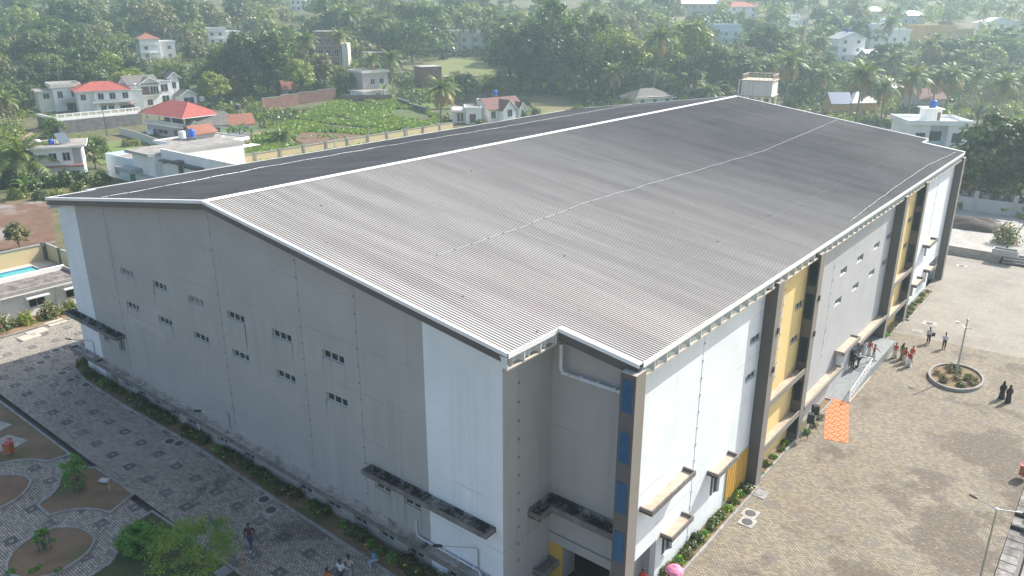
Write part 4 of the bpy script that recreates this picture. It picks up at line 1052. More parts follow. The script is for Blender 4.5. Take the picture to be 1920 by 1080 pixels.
# ---------- H1 flat-roofed two-storey house at left with the solar heater
h = House('house', 'two storey white house with worn flat roof carrying solar panel', 'house', (74, 345), (163, 338)); w_ = h.W
Hh = 6.6
h.walls(0, w_, 0, 8, 0, Hh); h.flat(0, w_, 0, 8, Hh, .9, .28, .0); h.flat(0, w_, -1.0, 0, 3.2, .0, .16, 0, 'tile_rust', 'tile_rust')
for a in (.30, .58): h.win(w_*a, w_*a+1.3, 4.1, 5.7)
h.win(w_*.42, w_*.42+1.2, 1.0, 2.3); h.win(w_*.72, w_*.72+1.3, 1.0, 2.3); h.win(1, 2.4, 4.1, 5.6, w_, 'r')
mb = MB(); mb.box(w_*.80, w_*.97, -.05, -.003, 3.5, 6.3); mb.build('grey_panel', M['h_grey'], h.e)
e = empty('solar_panel', 'dark tilted solar panel on posts above a worn flat roof', 'solar panel', h.world(w_*.62, 2.6, Hh+.29), h.rz()+.5)
mb = MB(); mb.face([(-1.0, -.85, .3), (1.0, -.85, .3), (1.0, .85, 1.9), (-1.0, .85, 1.9)]); mb.face([(-1.0, -.83, .24), (-1.0, .87, 1.84), (1.0, .87, 1.84), (1.0, -.83, .24)]); mb.build('cells', M['solar'], e)
mb = MB()
for x in (-.9, .9): mb.tube([(x, .75, 0), (x, .75, 1.75)], .04, 6); mb.tube([(x, -.75, 0), (x, -.75, .35)], .04, 6)
mb.build('posts', M['pole'], e)
tank(h.world(w_*.38, 2.4, Hh+.29), 'blue water tank beside the tilted solar panel', .5, 1.0)
tank(h.world(.6, 3.2, Hh+.29), 'white bulging water tank on the solar panel house roof', .6, 1.0, 'tank_white')
# ---------- H2 long blank white building behind the hall
e = empty('commercial_building', 'long white blank walled building with dark beam and sunshades', 'building', (-109, 42.4, 0))
mb = MB(); mb.box(0, 11, .0, 16, -.5, 3.6); mb.build('side_block', M['h_blue'], e)
mb = MB(); mb.box(0, 11, 0, .15, 3.603, 4.4); mb.box(0, .15, .15, 16, 3.603, 4.4); mb.box(.15, 11, .15, 16, 3.603, 3.65, 1); mb.build('parapet', [M['h_blue'], M['slab']], e)
mb = MB(); mb.box(11.003, 18.5, -.1, 18, -.5, 5.75); mb.build('middle_block', M['h_white'], e)
mb = MB(); mb.box(10.2, 18.6, -1.0, 18.2, 5.753, 6.3, 0); mb.face([(10.3, -.9, 6.305), (18.5, -.9, 6.305), (18.5, 18.1, 6.305), (10.3, 18.1, 6.305)], 1); mb.build('roof', [M['h_grey'], M['slab']], e)
mb = MB(); mb.box(18.503, 52, 1.4, 1.7, -.5, 7.0); mb.box(18.503, 52, 1.703, 4, -.5, 5.6, 1); mb.build('long_wall', [M['h_white'], M['slab']], e)
mb = MB(); mb.box(19.5, 32.5, .35, 1.397, 5.1, 5.3); mb.box(24.5, 26.2, .1, 1.397, 5.303, 5.75)
for x in (20.5, 27.5, 28.6, 29.8, 31): mb.box(x, x+.5, .5, 1.39, 4.75, 5.098)
mb.box(24.9, 25.6, .9, 1.39, -.5, 5.098); mb.build('beam', M['fascia'], e)
mb = MB(); mb.box(8.6, 14.2, -2.4, -.103, 2.5, 3.2); mb.build('entrance_canopy', M['h_grey'], e)
mb = MB(); mb.box(14.6, 24, -.9, -.103, 2.0, 2.2); mb.build('sunshade', M['h_grey'], e)
mb = MB(); mb.box(8.8, 11.0, -.06, -.003, -.2, 2.0); mb.build('shutter', plain('green_shutter', (.03, .22, .16), .5), e)
window((0, 0, 0), (1, 0, 0), (0, -1, 0), 12.6, 14, 3.9, 5.4, 2, e, .05, fw=.08); window((0, 0, 0), (1, 0, 0), (0, -1, 0), 3.2, 4.6, .8, 2.4, 3, e, -.06, fw=.08)
# ---------- H3 flat-roofed house with water tanks
h = House('house', 'low house with broad grey flat roof carrying three water tanks', 'house', (368, 318), (462, 300), 0); w_ = h.W
h.walls(0, w_, 0, 11, 0, 4.6); h.flat(0, w_, 0, 11, 4.6, .8, .35, .25); mb = MB(); mb.box(-.4, w_+2, -2.6, -.003, 3.4, 3.5); mb.build('awning', M['sheet_white'], h.e)
h.win(w_*.45, w_*.45+1.5, 1.2, 2.6); h.win(w_*.6, w_*.6+1.5, 1.2, 2.6); h.win(w_*.78, w_*.78+1.2, 0, 2.3, kind='door')
tank(h.world(1.0, 4.5, 4.96), 'white water tank beside the blue one on a stand', .72, 1.5, 'tank_white', 1.0)
tank(h.world(3.2, 4.5, 4.96), 'blue water tank next to white one on grey flat roof', .72, 1.5, 'tank_blue', 1.0)
tank(h.world(w_*.62, 1.0, 4.96), 'small pale water tank at the grey flat roof edge', .55, 1.0, 'tank_white')
mb = MB(); mb.box(w_*.42, w_*.8, 6, 10, 4.96, 6.3); mb.build('stair_head', M['h_grey'], h.e); h.gable(w_*.42, w_*.8, 6, 10, 6.3, 1.2, .6, 'tile_rust', 'x', 'h_grey')
# ---------- H4 house with big red hip roof
h = House('house', 'house with open upper floor under a bright red hip roof', 'house', (278, 250), (350, 262)); w_ = h.W
h.walls(0, w_, 0, 9, 0, 2.9, 'h_grey'); h.flat(0, w_, 0, 9, 2.9, .5, .25)
h.rail(-.3, w_+.3, -.35, 3.16, .9)
mb = MB()
for x in (.2, w_*.33, w_*.66, w_-.2):
    for y in (.2, 8.8): mb.box(x-.15, x+.15, y-.15, y+.15, 3.16, 5.6)
mb.build('columns', M['h_white'], h.e); h.walls(w_*.2, w_*.75, 3, 8, 3.16, 5.5, 'fascia', 'upper_room')
h.hip(0, w_, 0, 9, 5.6, 3.0, 1.2, 'tile_red')
h.win(w_*.3, w_*.55, .8, 2.0); h.win(w_*.7, w_*.88, .2, 2.2, kind='door')
# ---------- H5 long low house with grey gable and red tile roofs
h = House('house', 'long low white house with grey gabled roof ending in red tiles', 'house', (352, 262), (478, 252)); w_ = h.W; a = w_*.58
h.walls(0, a, 0, 7, 0, 3.6); h.gable(0, a, 0, 7, 3.6, 2.4, .7, 'tile_dark', 'x')
h.walls(a+.01, w_, .6, 7, 0, 3.2); h.gable(a+.01, w_, .6, 7, 3.2, 1.9, .6, 'tile_rust', 'x')
h.walls(0, 3.6, -2.5, 0, 0, 3.4); h.gable(0, 3.6, -2.5, 3, 3.4, 1.5, .5, 'tile_dark', 'y')
h.win(.7, 1.5, .1, 2.5, -2.5, kind='door'); h.win(2.1, 2.9, .1, 2.5, -2.5, kind='door')
for f in (.30, .42): h.win(w_*f, w_*f+1.1, 1.2, 2.7)
for f in (.66, .84): h.win(w_*f, w_*f+1.4, 1.1, 2.4, .6)
tank(h.world(w_*.9, 9, 0), 'dark water tank on a stand behind the red tiled roof', .7, 1.4, 'tank_black', 5.6)
# ---------- H6 white house with dark red roof on the terrace
h = House('house', 'white two storey house with dull red roof above a stone terrace', 'house', (152, 216), (272, 206)); w_ = h.W; h.A
z0 = 1.2
h.walls(0, w_*.62, 1.5, 11, 0, 6.9); h.walls(w_*.25, w_*.8, .2, 9, 0, 6.6, 'h_white', 'front_walls'); h.walls(w_*.8+.01, w_, .8, 9, 0, 6.4, 'h_white', 'side_walls')
h.hip(0, w_*.8, 1.0, 10.5, 6.9, 2.2, .8, 'tile_red'); h.hip(w_*.3, w_*.78, .2, 7, 6.9, 1.9, .7, 'tile_red'); h.flat(w_*.8, w_, .8, 9, 6.4, .3, .2)
h.flat(w_*.2, w_*.82, -1.0, .19, 3.4, 0, .5)
for f in (.30, .48, .68): h.win(w_*f, w_*f+1.6, 4.3, 6.1, .2)
for f in (.32, .44): h.win(w_*f, w_*f+1.5, .8, 2.5, .2); h.shade(w_*f-.2, w_*f+1.7, 2.75, .2, .8, .1, 'tile_red')
h.win(w_*.62, w_*.84, .8, 2.4, .2, fr='door'); h.shade(w_*.6, w_*.86, 2.7, .2, .9, .1, 'tile_red')
h.win(2, 3.4, 4.2, 6.0, 0, 'l'); h.win(.8, 2.2, 4.2, 5.9, 1.5)
tank(h.world(w_*.92, 4, 6.62), 'white water tank on the flat end of the red roofed house', 1.0, 1.6, 'tank_white')
# ---------- H7 tall white house with grey gables
h = House('house', 'tall white house with grey gabled roofs and a dark balcony', 'house', (248, 205), (346, 193)); w_ = h.W
h.walls(0, w_*.55, 0, 9, 0, 7.6); h.walls(w_*.55+.01, w_*.80, .8, 9, 0, 7.9, 'h_white', 'middle_walls'); h.walls(w_*.80+.01, w_*.98, 1.6, 9, 0, 8.8, 'h_white', 'tower_walls')
h.gable(0, w_*.55, 0, 9, 7.6, 2.0, .6, 'tile_dark', 'x'); h.gable(w_*.2, w_*.55, -.3, 5, 7.6, 1.7, .5, 'tile_dark', 'y'); h.flat(w_*.55, w_*.8, .8, 9, 7.9, .3, .2); h.gable(w_*.78, w_, 1.6, 9, 8.8, 1.5, .5, 'tile_dark', 'y')
h.flat(w_*.18, w_*.56, -1.3, 0, 4.0, 0, .2); h.rail(w_*.18, w_*.56, -1.25, 4.22, 1.0, 'fascia')
h.win(w_*.22, w_*.36, 4.3, 6.6, kind='door'); h.win(w_*.38, w_*.54, 4.3, 6.6, panes=3)
h.win(w_*.60, w_*.74, 4.8, 7.0, .8); h.win(w_*.60, w_*.74, 1.2, 3.6, .8); h.win(w_*.84, w_*.92, 5.4, 7.4, 1.6); h.win(w_*.3, w_*.4, 1.0, 2.8)
h.walls(w_*.86, w_*1.18, -3, 1.5, 0, 3.6, 'h_white', 'porch'); h.gable(w_*.86, w_*1.18, -3, 1.5, 3.6, 1.5, .5, 'tile_dark', 'y'); h.win(w_*.92, w_*1.12, .3, 2.9, -3)
tank(h.world(w_*1.3, -2, 1.2), 'white water tank beside the gabled porch', .95, 1.6, 'tank_white')
# ---------- H8 cream flat house at far left
h = House('house', 'cream flat roofed house with balustraded roof terrace and antenna', 'house', (78, 212), (156, 205)); w_ = h.W
h.walls(0, w_*.35, 1, 9, 0, 6.2, 'h_cream'); h.flat(0, w_*.35, 1, 9, 6.2, .6, .3, 0, 'h_cream'); h.walls(w_*.35+.01, w_, 0, 9, 0, 7.2, 'h_white', 'main_walls'); h.flat(w_*.35, w_, 0, 9, 7.2, .5, .25, .9, 'h_cream')
h.win(w_*.12, w_*.27, 4.1, 5.7, 1); h.win(w_*.45, w_*.58, 4.2, 6.2); h.win(w_*.78, w_*.9, 4.3, 6.2); h.flat(w_*.5, w_*1.0, -2.2, 0, 3.3, .2, .3, 0, 'h_cream'); h.win(w_*.62, w_*.95, .5, 2.6)
mb = MB(); mb.tube([(w_*.6, 4, 8), (w_*.6, 4, 12)], .06, 6); mb.tube([(w_*.6-1.2, 4, 11.4), (w_*.6+1.3, 4, 11.4)], .04, 5); mb.tube([(w_*.6-.7, 4, 10.8), (w_*.6+.7, 4, 10.8)], .04, 5); mb.build('antenna', M['pole'], h.e)
# ---------- stone terrace wall with white balustrade
A, B = at(112, 252), at(268, 233); u = (B-A); L = Vector((u.x, u.y, 0)).length; A.z = min(A.z, B.z)
e = empty('retaining_wall', 'rough grey stone retaining wall topped by a white balustrade', 'wall', A, math.atan2(u.y, u.x))
mb = MB(); mb.box(0, L, 0, .8, -1, 3.3); mb.box(0, .8, .803, 14, -1, 3.3); mb.build('stone_face', M['rubble'], e)
mb = MB(); mb.box(0, L, .05, .35, 3.303, 4.0); mb.box(0.05, .35, .353, 14, 3.303, 4.0); mb.box(0, L, .1, .3, 4.75, 4.95)
k = 0
while k*1.9 < L-.3: mb.box(k*1.9, k*1.9+.3, .08, .32, 4.003, 4.98); k += 1
x = .5
while x < L: mb.box(x, x+.1, .14, .26, 4.003, 4.748); x += .38
mb.build('balustrade', M['h_white'], e)
mb = MB(); mb.box(1, L-1, 1, 14, 2.5, 3.29); mb.build('terrace_fill', M['ground'], e)
# ---------- house by the field with sit-out, and its maroon roofed neighbour
h = House('house', 'small white flat roofed house with open sit-out beside green field', 'house', (850, 233), (903, 232)); w_ = h.W
h.walls(w_*.45, w_, 0, 8, 0, 4.2); h.walls(0, w_*.45-.01, 1.8, 8, 0, 4.0, 'h_white', 'rear_walls'); h.flat(w_*.45, w_, 0, 8, 4.2, .15, .3, .2); h.flat(0, w_*.44, .2, 8, 3.5, .4, .35)
mb = MB(); mb.box(.05, .35, .1, .4, 0, 3.5); mb.build('column', M['h_white'], h.e); h.win(w_*.16, w_*.24, .8, 2.9, 1.8, kind='door'); h.win(w_*.28, w_*.36, .8, 2.9, 1.8, kind='door'); h.win(w_*.58, w_*.8, .6, 2.9, kind='door'); h.win(2, 3, 1.6, 2.8, w_, 'r')
mb = MB(); mb.box(w_*.9, w_*1.05, 6.5, 7.8, 4.5, 6.2); mb.build('chimney', M['h_white'], h.e)
h = House('house', 'white house with maroon gabled roof and arched dark window', 'house', (925, 230), (986, 222)); w_ = h.W
h.walls(0, w_, 2, 9, 0, 3.8); h.gable(0, w_, 2, 9, 3.8, 2.4, .6, 'tile_maroon', 'x'); h.walls(w_*.3, w_*.68, 0, 4, 0, 3.6, 'h_white', 'gable_walls'); h.gable(w_*.3, w_*.68, 0, 5.5, 3.6, 2.2, .5, 'tile_maroon', 'y'); h.walls(w_*.82, w_, .4, 3, 0, 3.6, 'h_white', 'side_bay'); h.gable(w_*.82, w_, .4, 5, 3.6, 1.3, .4, 'tile_maroon', 'y')
h.win(w_*.43, w_*.57, 1.4, 3.4, 0); h.win(w_*.88, w_*.95, 1.3, 3.0, .4); h.win(w_*.06, w_*.2, 1.0, 3.0, 2)
tank(h.world(w_*.83, 12, 0), 'blue water tank on a tall stand behind maroon roof', .7, 1.5, 'tank_blue', 6.0)
# ---------- pale houses and raw brick shells in the middle distance
h = House('house', 'tall pinkish grey house with low white annexe behind palms', 'house', (672, 188), (738, 180)); w_ = h.W
h.walls(0, w_*.62, -3, 5, 0, 3.0); h.flat(0, w_*.62, -3, 5, 3.0, .5, .2); h.walls(w_*.28, w_, 3, 12, 0, 8.2, 'h_pink', 'rear_walls'); h.flat(w_*.28, w_, 3, 12, 8.2, .4, .25, .6, 'h_cream', 'slab_white'); h.win(w_*.35, w_*.48, .6, 2.3, -3); h.win(w_*.5, w_*.62, 4.6, 6.4, 3); h.win(w_*.75, w_*.88, 4.6, 6.4, 3); h.win(w_*.75, w_*.88, 1.4, 3.0, 3)
h = House('house', 'unfinished concrete upper room with one dark opening among trees', 'house', (690, 128), (724, 126)); w_ = h.W
h.walls(w_*.5, w_, 0, 7, 0, 5.8, 'laterite'); h.walls(0, w_*.5-.01, 2, 7, 0, 5.8, 'h_grey', 'side_walls'); h.flat(0, w_, 0, 7, 5.8, .7, .3, 0, 'chajja'); h.win(w_*.6, w_*.92, 2.0, 5.0)
h = House('brick_shell', 'roofless dark brick house shell on the bare slope', 'house', (792, 165), (843, 160)); w_ = h.W
h.walls(0, w_*.72, 0, 7, 0, 7.2, 'laterite'); h.walls(w_*.72+.01, w_, .5, 6, 0, 3.6, 'laterite', 'side_walls'); mb = MB(); mb.box(-.1, w_*.74, -.1, 7.1, 7.203, 7.35); mb.box(w_*.74+.01, w_+.1, .4, 6.1, 3.603, 3.75); mb.build('roof', M['h_grey'], h.e)
h.win(w_*.1, w_*.22, 0, 2.3, kind='door'); h.win(w_*.42, w_*.58, .8, 2.3); h.win(w_*.42, w_*.58, 4.6, 6.2)
h = House('apartment_block', 'raw red brick block with pale stair tower among palms', 'building', (592, 128), (655, 126)); w_ = h.W
h.walls(0, w_*.78, 0, 12, 0, 13.5, 'brick'); mb = MB(); mb.box(-.5, w_*.8, -.5, 12.5, 13.503, 13.9); mb.box(-.2, w_*.8, -.25, -.003, 8.4, 8.9); mb.box(-.2, w_*.8, -.25, -.003, 4.2, 4.7); mb.build('slabs', M['slab'], h.e); h.walls(w_*.82, w_, -1, 6, 0, 9.5, 'h_cream', 'stair_tower')
for zz in (1.2, 5.6, 9.8):
    for f in (.12, .34, .58): h.win(w_*f, w_*f+1.8, zz, zz+1.7)
# laterite boundary walls round the field
def bwall(label, pts, hgt, mat, cap='kerb', t=.3, name='boundary_wall', posts=0, z=None):
    P = [at(*q) if z is None else at(*q, z) for q in pts]; e = empty(name, label, 'wall', P[0])
    mb = MB(); mc = MB()
    for a, b in zip(P, P[1:]):
        d = Vector((b.x-a.x, b.y-a.y, 0)); n = max(1, int(d.length/6)); s_ = Vector((-d.y, d.x, 0)).normalized()*t/2
        for k in range(n):
            p = a.lerp(b, k/n)-P[0]; q = a.lerp(b, (k+1)/n)-P[0]; zb = min(p.z, q.z)-.8; zt = (p.z+q.z)/2+hgt
            for (B_, o, z0, z1) in ((mb, 1, zb, zt), (mc, 1.25, zt+.003, zt+.15)):
                i = len(B_.v); s2 = s_*o; B_.v += [(p.x-s2.x, p.y-s2.y, z0), (q.x-s2.x, q.y-s2.y, z0), (q.x+s2.x, q.y+s2.y, z0), (p.x+s2.x, p.y+s2.y, z0), (p.x-s2.x, p.y-s2.y, z1), (q.x-s2.x, q.y-s2.y, z1), (q.x+s2.x, q.y+s2.y, z1), (p.x+s2.x, p.y+s2.y, z1)]
                for f in ((0,3,2,1),(4,5,6,7),(0,1,5,4),(1,2,6,5),(2,3,7,6),(3,0,4,7)): B_.f.append(tuple(i+c for c in f)); B_.m.append(0)
    mb.build('wall_face', M[mat], e); mc.build('coping', M[cap], e); return e
bwall('laterite block wall climbing along the left of the green field', [(492, 208), (560, 196), (630, 186)], 3.4, 'laterite')
bwall('low dark wall below the white annexe at the field top', [(640, 190), (690, 191), (735, 190)], 2.0, 'laterite')
bwall('short mossy wall running down beside the red earth path', [(745, 192), (768, 203), (800, 214)], 1.6, 'rubble')
bwall('pale lane wall in front of the red hip roofed house', [(225, 252), (262, 262), (300, 276)], 1.6, 'h_cream')
# ---------- compound walls of the hall
e = empty('compound_wall', 'yellow panelled compound wall with brown posts beyond the pool', 'wall', (0, 0, 0))
mb = MB(); mp = MB()
mb.box(-60.9, -60.65, -30, 12.0, -.5, 2.3, 0); mb.box(-60.9, -47.6, 12.003, 12.25, -.5, 2.3, 0); mb.box(-60.97, -60.58, -30, 12.0, 2.303, 2.45, 1); mb.box(-60.97, -47.6, 12.003, 12.32, 2.303, 2.45, 1)
mb.build('panels', [M['ywall'], M['kerb']], e)
for y in (-29, -24, -19, -14, -9, -4, 1, 6, 11.6): mp.box(-61.0, -60.5, y, y+.45, -.5, 2.6)
for x in (-57, -53, -49.5): mp.box(x, x+.45, 11.9, 12.4, -.5, 2.6)
mp.build('posts', M['brown'], e)
e = empty('compound_wall', 'long yellow compound wall behind the far eaves of the hall', 'wall', (0, 0, 0))
mb = MB(); mb.box(-96.3, -96.0, 58, 125, -.5, 2.4, 0); mb.box(-96.38, -95.92, 58, 125, 2.403, 2.55, 1); y = 60
while y < 124: mb.box(-96.45, -95.85, y, y+.5, -.5, 2.75, 1); y += 6
mb.build('panels', [M['ywall'], M['kerb']], e)
e = empty('compound_wall', 'grey and white compound wall with dark posts under the tree belt', 'wall', (0, 0, 0))
mb = MB(); mb.box(0, 70, 111.2, 111.5, -.5, 4.0, 1); mb.box(0, 70, 111.05, 111.197, .9, 3.0, 0)
for k in range(12): mb.box(5+k*5.2, 5.6+k*5.2, 110.95, 111.6, -.5, 4.05, 2)
mb.build('panels', [M['lightgrey'], M['chajja_black'], M['h_grey']], e)
# ---------- pool changing house
e = empty('pool_house', 'long low white pool house with stained flat roof', 'building', (0, 0, 0))
mb = MB(); mb.box(-46.8, -42.4, -22, 8.3, -.3, 2.65); mb.build('walls', M['h_white'], e)
mb = MB(); mb.box(-47.0, -41.7, -22.3, 8.6, 2.653, 2.8, 0); mb.box(-41.85, -41.7, -22.3, 8.6, 2.803, 3.2, 1); mb.box(-47, -46.7, -22.3, 8.6, 2.803, 3.3, 2); mb.box(-46.69, -41.86, 8.45, 8.6, 2.803, 3.2, 1); mb.face([(-46.69, -22.2, 2.806), (-41.86, -22.2, 2.806), (-41.86, 8.44, 2.806), (-46.69, 8.44, 2.806)], 3)
mb.build('roof', [M['h_white'], M['concrete'], M['h_white'], concrete('pool_roof', (.30, .26, .22), .8, (.06, .05, .05), .35, .6)], e)
for y in (-8.5, -3.2, 2.9, 6.6):
    window((-42.4, 0, 0), (0, 1, 0), (1, 0, 0), y, y+1.6, .9, 1.9, 2, e, -.06); mb = MB(); mb.box(-42.397, -41.6, y-.3, y+1.9, 2.0, 2.15); mb.build('sunshade', M['h_white'], e)
mb = MB(); mb.tube([(-42.25, 5.6, 0), (-42.25, 5.6, 2.6)], .07, 6); mb.build('rain_pipe', M['pvc'], e)
mb = MB(); mb.tube([(-42.25, -2.0, 0), (-42.25, -2.0, 2.6)], .07, 6); mb.build('rain_pipe', M['pvc'], e)
# ---------- right side: white house behind the far corner
h = House('house', 'bright white flat roofed house with stair head near far corner', 'house', (1694, 300), (1806, 302), 0); w_ = h.W
h.walls(0, w_*.36, 0, 10, 0, 7.6); h.walls(w_*.36+.01, w_*.66, 1.4, 10, 0, 7.4, 'h_blue', 'recess_walls'); h.walls(w_*.66+.02, w_, 0, 10, 0, 7.6, 'h_white', 'right_walls'); h.flat(0, w_, 0, 10, 7.6, .5, .22, .75, 'h_white', 'slab_white')
h.win(w_*.13, w_*.29, 4.2, 6.0, panes=3, fr='black'); h.win(w_*.74, w_*.9, 4.0, 6.0, panes=3, fr='black'); h.win(w_*.4, w_*.6, 4.2, 6.2, 1.4, panes=3, fr='black')
h.walls(w_*.36, w_*.60, 2.8, 7, 7.83, 10.5, 'h_white', 'stair_head'); h.flat(w_*.36, w_*.60, 2.8, 7, 10.5, .5, .15, 0, 'h_white', 'slab_white'); h.win(w_*.53, w_*.58, 7.85, 9.9, 2.8, kind='door')
tank(h.world(w_*.50, 5, 10.68), 'blue water tank on the bright white stair head', .75, 1.5)
# ---------- overhead water tank on columns behind the ridge
A = CAM+ray(1386, 205)*(178/1.0); e = empty('overhead_tank', 'stained concrete overhead water tank on columns behind roof ridge', 'water tank', (A.x, A.y, 0), math.atan2(RT.y, RT.x)-.49)
tz = px_of((A.x, A.y, 0)); 
def zat(py, D): return CAM.z-(py-540)/FPX*D*math.cos(PIT)*0+0
def z_for(p, py):
    lo, hi = -20, 80
    for _ in range(50):
        m = (lo+hi)/2
        if px_of((p.x, p.y, m))[1] < py: hi = m
        else: lo = m
    return (lo+hi)/2
zt, zb = z_for(A, 151), z_for(A, 178); TW = 6.7
mb = MB(); mb.box(0, TW, 0, TW, zb, zt); mb.build('tank_body', painted('tank_plaster', (.72, .66, .62), (.12, .11, .10), .95), e)
mb = MB(); mb.box(-.3, TW+.3, -.3, TW+.3, zt+.003, zt+.2); mb.box(-.3, TW+.3, -.3, TW+.3, zb-.25, zb-.003); mb.build('slabs', M['chajja_sandy'], e)
for x in (.25, TW*.5, TW-.25):
    for y in (.25, TW-.25):
        mb = MB(); mb.box(x-.25, x+.25, y-.25, y+.25, -.3, zb-.253); mb.build('column', M['h_cream'], e)
mb = MB()
for (a, b) in (((0, 0), (TW, 0)), ((TW, 0), (TW, TW)), ((TW, TW), (0, TW)), ((0, TW), (0, 0))):
    for k in range(8): x, y = a[0]+(b[0]-a[0])*k/7, a[1]+(b[1]-a[1])*k/7; mb.tube([(x, y, zt+.2), (x, y, zt+1.3)], .05, 5)
    mb.tube([(a[0], a[1], zt+1.3), (b[0], b[1], zt+1.3)], .07, 5)
mb.build('railing', M['rust'], e)
for k, x in enumerate((-.5, .9, 1.25)):
    mb = MB(); mb.tube([(x, -.2, -.3), (x, -.2, zt+.2)], .10, 6); mb.build('riser_pipe', M['h_white'], e)
# ---------- right hillside houses
def simple(label, pL, pR, hgt, dep, wall='h_white', roof='flat', rmat=None, fl=2, par=.5, name='house', nwin=3, blocks=1, top='slab_white'):
    h = House(name, label, 'house', pL, pR); w_ = h.W
    if blocks == 2:
        h.walls(0, w_*.55, 0, dep, 0, hgt, wall); h.walls(w_*.55+.01, w_, 1.2, dep, 0, hgt*.8, wall, 'side_walls')
        if roof == 'flat': h.flat(0, w_*.55, 0, dep, hgt, .4, .25, par, wall, top); h.flat(w_*.55+.02, w_, 1.2, dep, hgt*.8, .35, .25, par*.7, wall, top)
        elif roof == 'gable': h.gable(0, w_*.55, 0, dep, hgt, 2.2, .6, rmat, 'y', wall); h.flat(w_*.55+.02, w_, 1.2, dep, hgt*.8, .35, .25, par, wall, top)
        else: h.hip(0, w_*.55, 0, dep, hgt, 2.2, .7, rmat); h.flat(w_*.55+.02, w_, 1.2, dep, hgt*.8, .35, .25, par, wall, top)
    else:
        h.walls(0, w_, 0, dep, 0, hgt, wall)
        if roof == 'flat': h.flat(0, w_, 0, dep, hgt, .4, .25, par, wall, top)
        elif roof == 'gable': h.gable(0, w_, 0, dep, hgt, 2.4, .6, rmat, 'x', wall)
        elif roof == 'gabley': h.gable(0, w_, 0, dep, hgt, 2.4, .6, rmat, 'y', wall)
        else: h.hip(0, w_, 0, dep, hgt, 2.6, .8, rmat)
    for f in range(fl):
        z = 1.0+f*3.2
        for k in range(nwin):
            x = w_*(k+.5)/nwin-.7; yy = 0 if (blocks == 1 or x+1.4 < w_*.55) else 1.2
            if z+1.5 < (hgt if yy == 0 else hgt*.8): h.win(x, x+1.4, z, z+1.4, yy)
        h.shade(.3, w_*(.5 if blocks == 2 else .97), z+1.9, 0, .6, .12, wall)
    return h
h = simple('white three storey house with gabled roof and open verandah at its left', (1568, 116), (1617, 116), 9.4, 9, 'h_white', 'gabley', 'sheet_grey', 3, nwin=2)
h.flat(-8, 0, 0, 7, 6.4, .2, .25, 0, 'h_white'); h.walls(-8, -.01, 2, 8, 0, 3.4, 'h_grey', 'verandah_walls'); h.rail(-8, 0, .2, 3.42, 1)
tank(h.world(h.W*.5, 4.5, 11.8), 'blue water tank on the gabled three storey white house', .75, 1.5)
h = simple('white three storey block with stepped front behind a palm', (1630, 95), (1706, 92), 10.5, 12, 'h_white', 'flat', None, 3, .8, nwin=4, blocks=2)
tank(h.world(h.W*.40, 5, 11.6), 'white domed water tank on the stepped three storey block', 1.2, 2.2, 'tank_white'); tank(h.world(h.W*.52, 5, 11.6), 'blue water tank beside the white domed one', .8, 1.7)
simple('house with pale hipped sheet roof high on right hillside', (1625, 36), (1660, 36), 4.5, 9, 'h_cream', 'hip', 'sheet_white', 1)
simple('low pale green house with white sheet roof under tall palm', (1690, 45), (1735, 44), 4.6, 9, 'h_blue', 'hip', 'sheet_white', 1)
simple('long white flat roofed house with ochre ground floor on hillside', (1728, 84), (1825, 80), 8.0, 11, 'h_ochre', 'flat', None, 2, .6, nwin=5, blocks=2)
simple('white house with pale gabled roof at the right picture edge', (1838, 82), (1906, 80), 9.5, 11, 'h_white', 'gabley', 'sheet_white', 3, nwin=3)
simple('white stepped house on the hill above a banana grove', (1466, 62), (1518, 55), 8.0, 10, 'h_white', 'flat', None, 2, .6, nwin=3, blocks=2)
simple('white house with round pale roof tier on terrace wall', (1335, 84), (1386, 82), 8.5, 10, 'h_blue', 'flat', None, 2, .5, nwin=3)
simple('wide building with long white sheet roof on the skyline', (1278, 30), (1352, 28), 7.0, 14, 'h_pink', 'gable', 'sheet_white', 2, nwin=5)
simple('white house with orange red tiled roof near the skyline', (1366, 34), (1420, 32), 6.5, 12, 'h_white', 'hip', 'tile_red', 2)
simple('pale house with shallow domed white roof above terrace', (1338, 58), (1376, 56), 4.4, 8, 'h_cream', 'hip', 'sheet_white', 1, nwin=2)
simple('white house half hidden behind tall tree at centre', (1085, 84), (1120, 82), 8.5, 9, 'h_blue', 'flat', None, 2, .6)
h = simple('white flat roofed house with low wing beyond the meadow', (838, 96), (925, 94), 8.0, 9, 'h_white', 'flat', None, 2, .6, nwin=4, blocks=2)
tank(h.world(h.W*.68, 4, 7.6), 'white water tank on the house beyond the meadow', .9, 1.8, 'tank_white')
simple('white house with dark upper balcony among left hillside trees', (266, 112), (332, 108), 8.5, 10, 'h_white', 'hip', 'tile_rust', 2, blocks=2)
simple('long white flat roofed house behind left hillside palms', (392, 84), (452, 78), 7.0, 10, 'h_white', 'flat', None, 2, .5, nwin=4, blocks=2)
simple('small house with maroon roof beside the long white one', (318, 78), (352, 76), 6.0, 9, 'h_cream', 'gable', 'tile_maroon', 1, nwin=2)
simple('tiny white house deep in the far left forest', (546, 20), (574, 18), 8.0, 9, 'h_white', 'flat', None, 2, .5)
simple('small pink cottage with rusty roof at the field corner', (534, 184), (556, 182), 3.2, 5, 'h_pink', 'gable', 'tile_rust', 1, nwin=1)
simple('blue roofed ochre shed behind the hall at right', (1558, 222), (1592, 222), 4.6, 7, 'h_ochre', 'gable', 'sheet_blue', 1, nwin=2)
simple('grey sheet roofed ochre house beside blue roofed shed', (1594, 222), (1642, 220), 4.6, 8, 'h_ochre', 'hip', 'sheet_grey', 1)
simple('old house with weathered tiled roof just behind the ridge', (1192, 200), (1262, 194), 2.6, 9, 'h_cream', 'hip', 'tile_dark', 1)
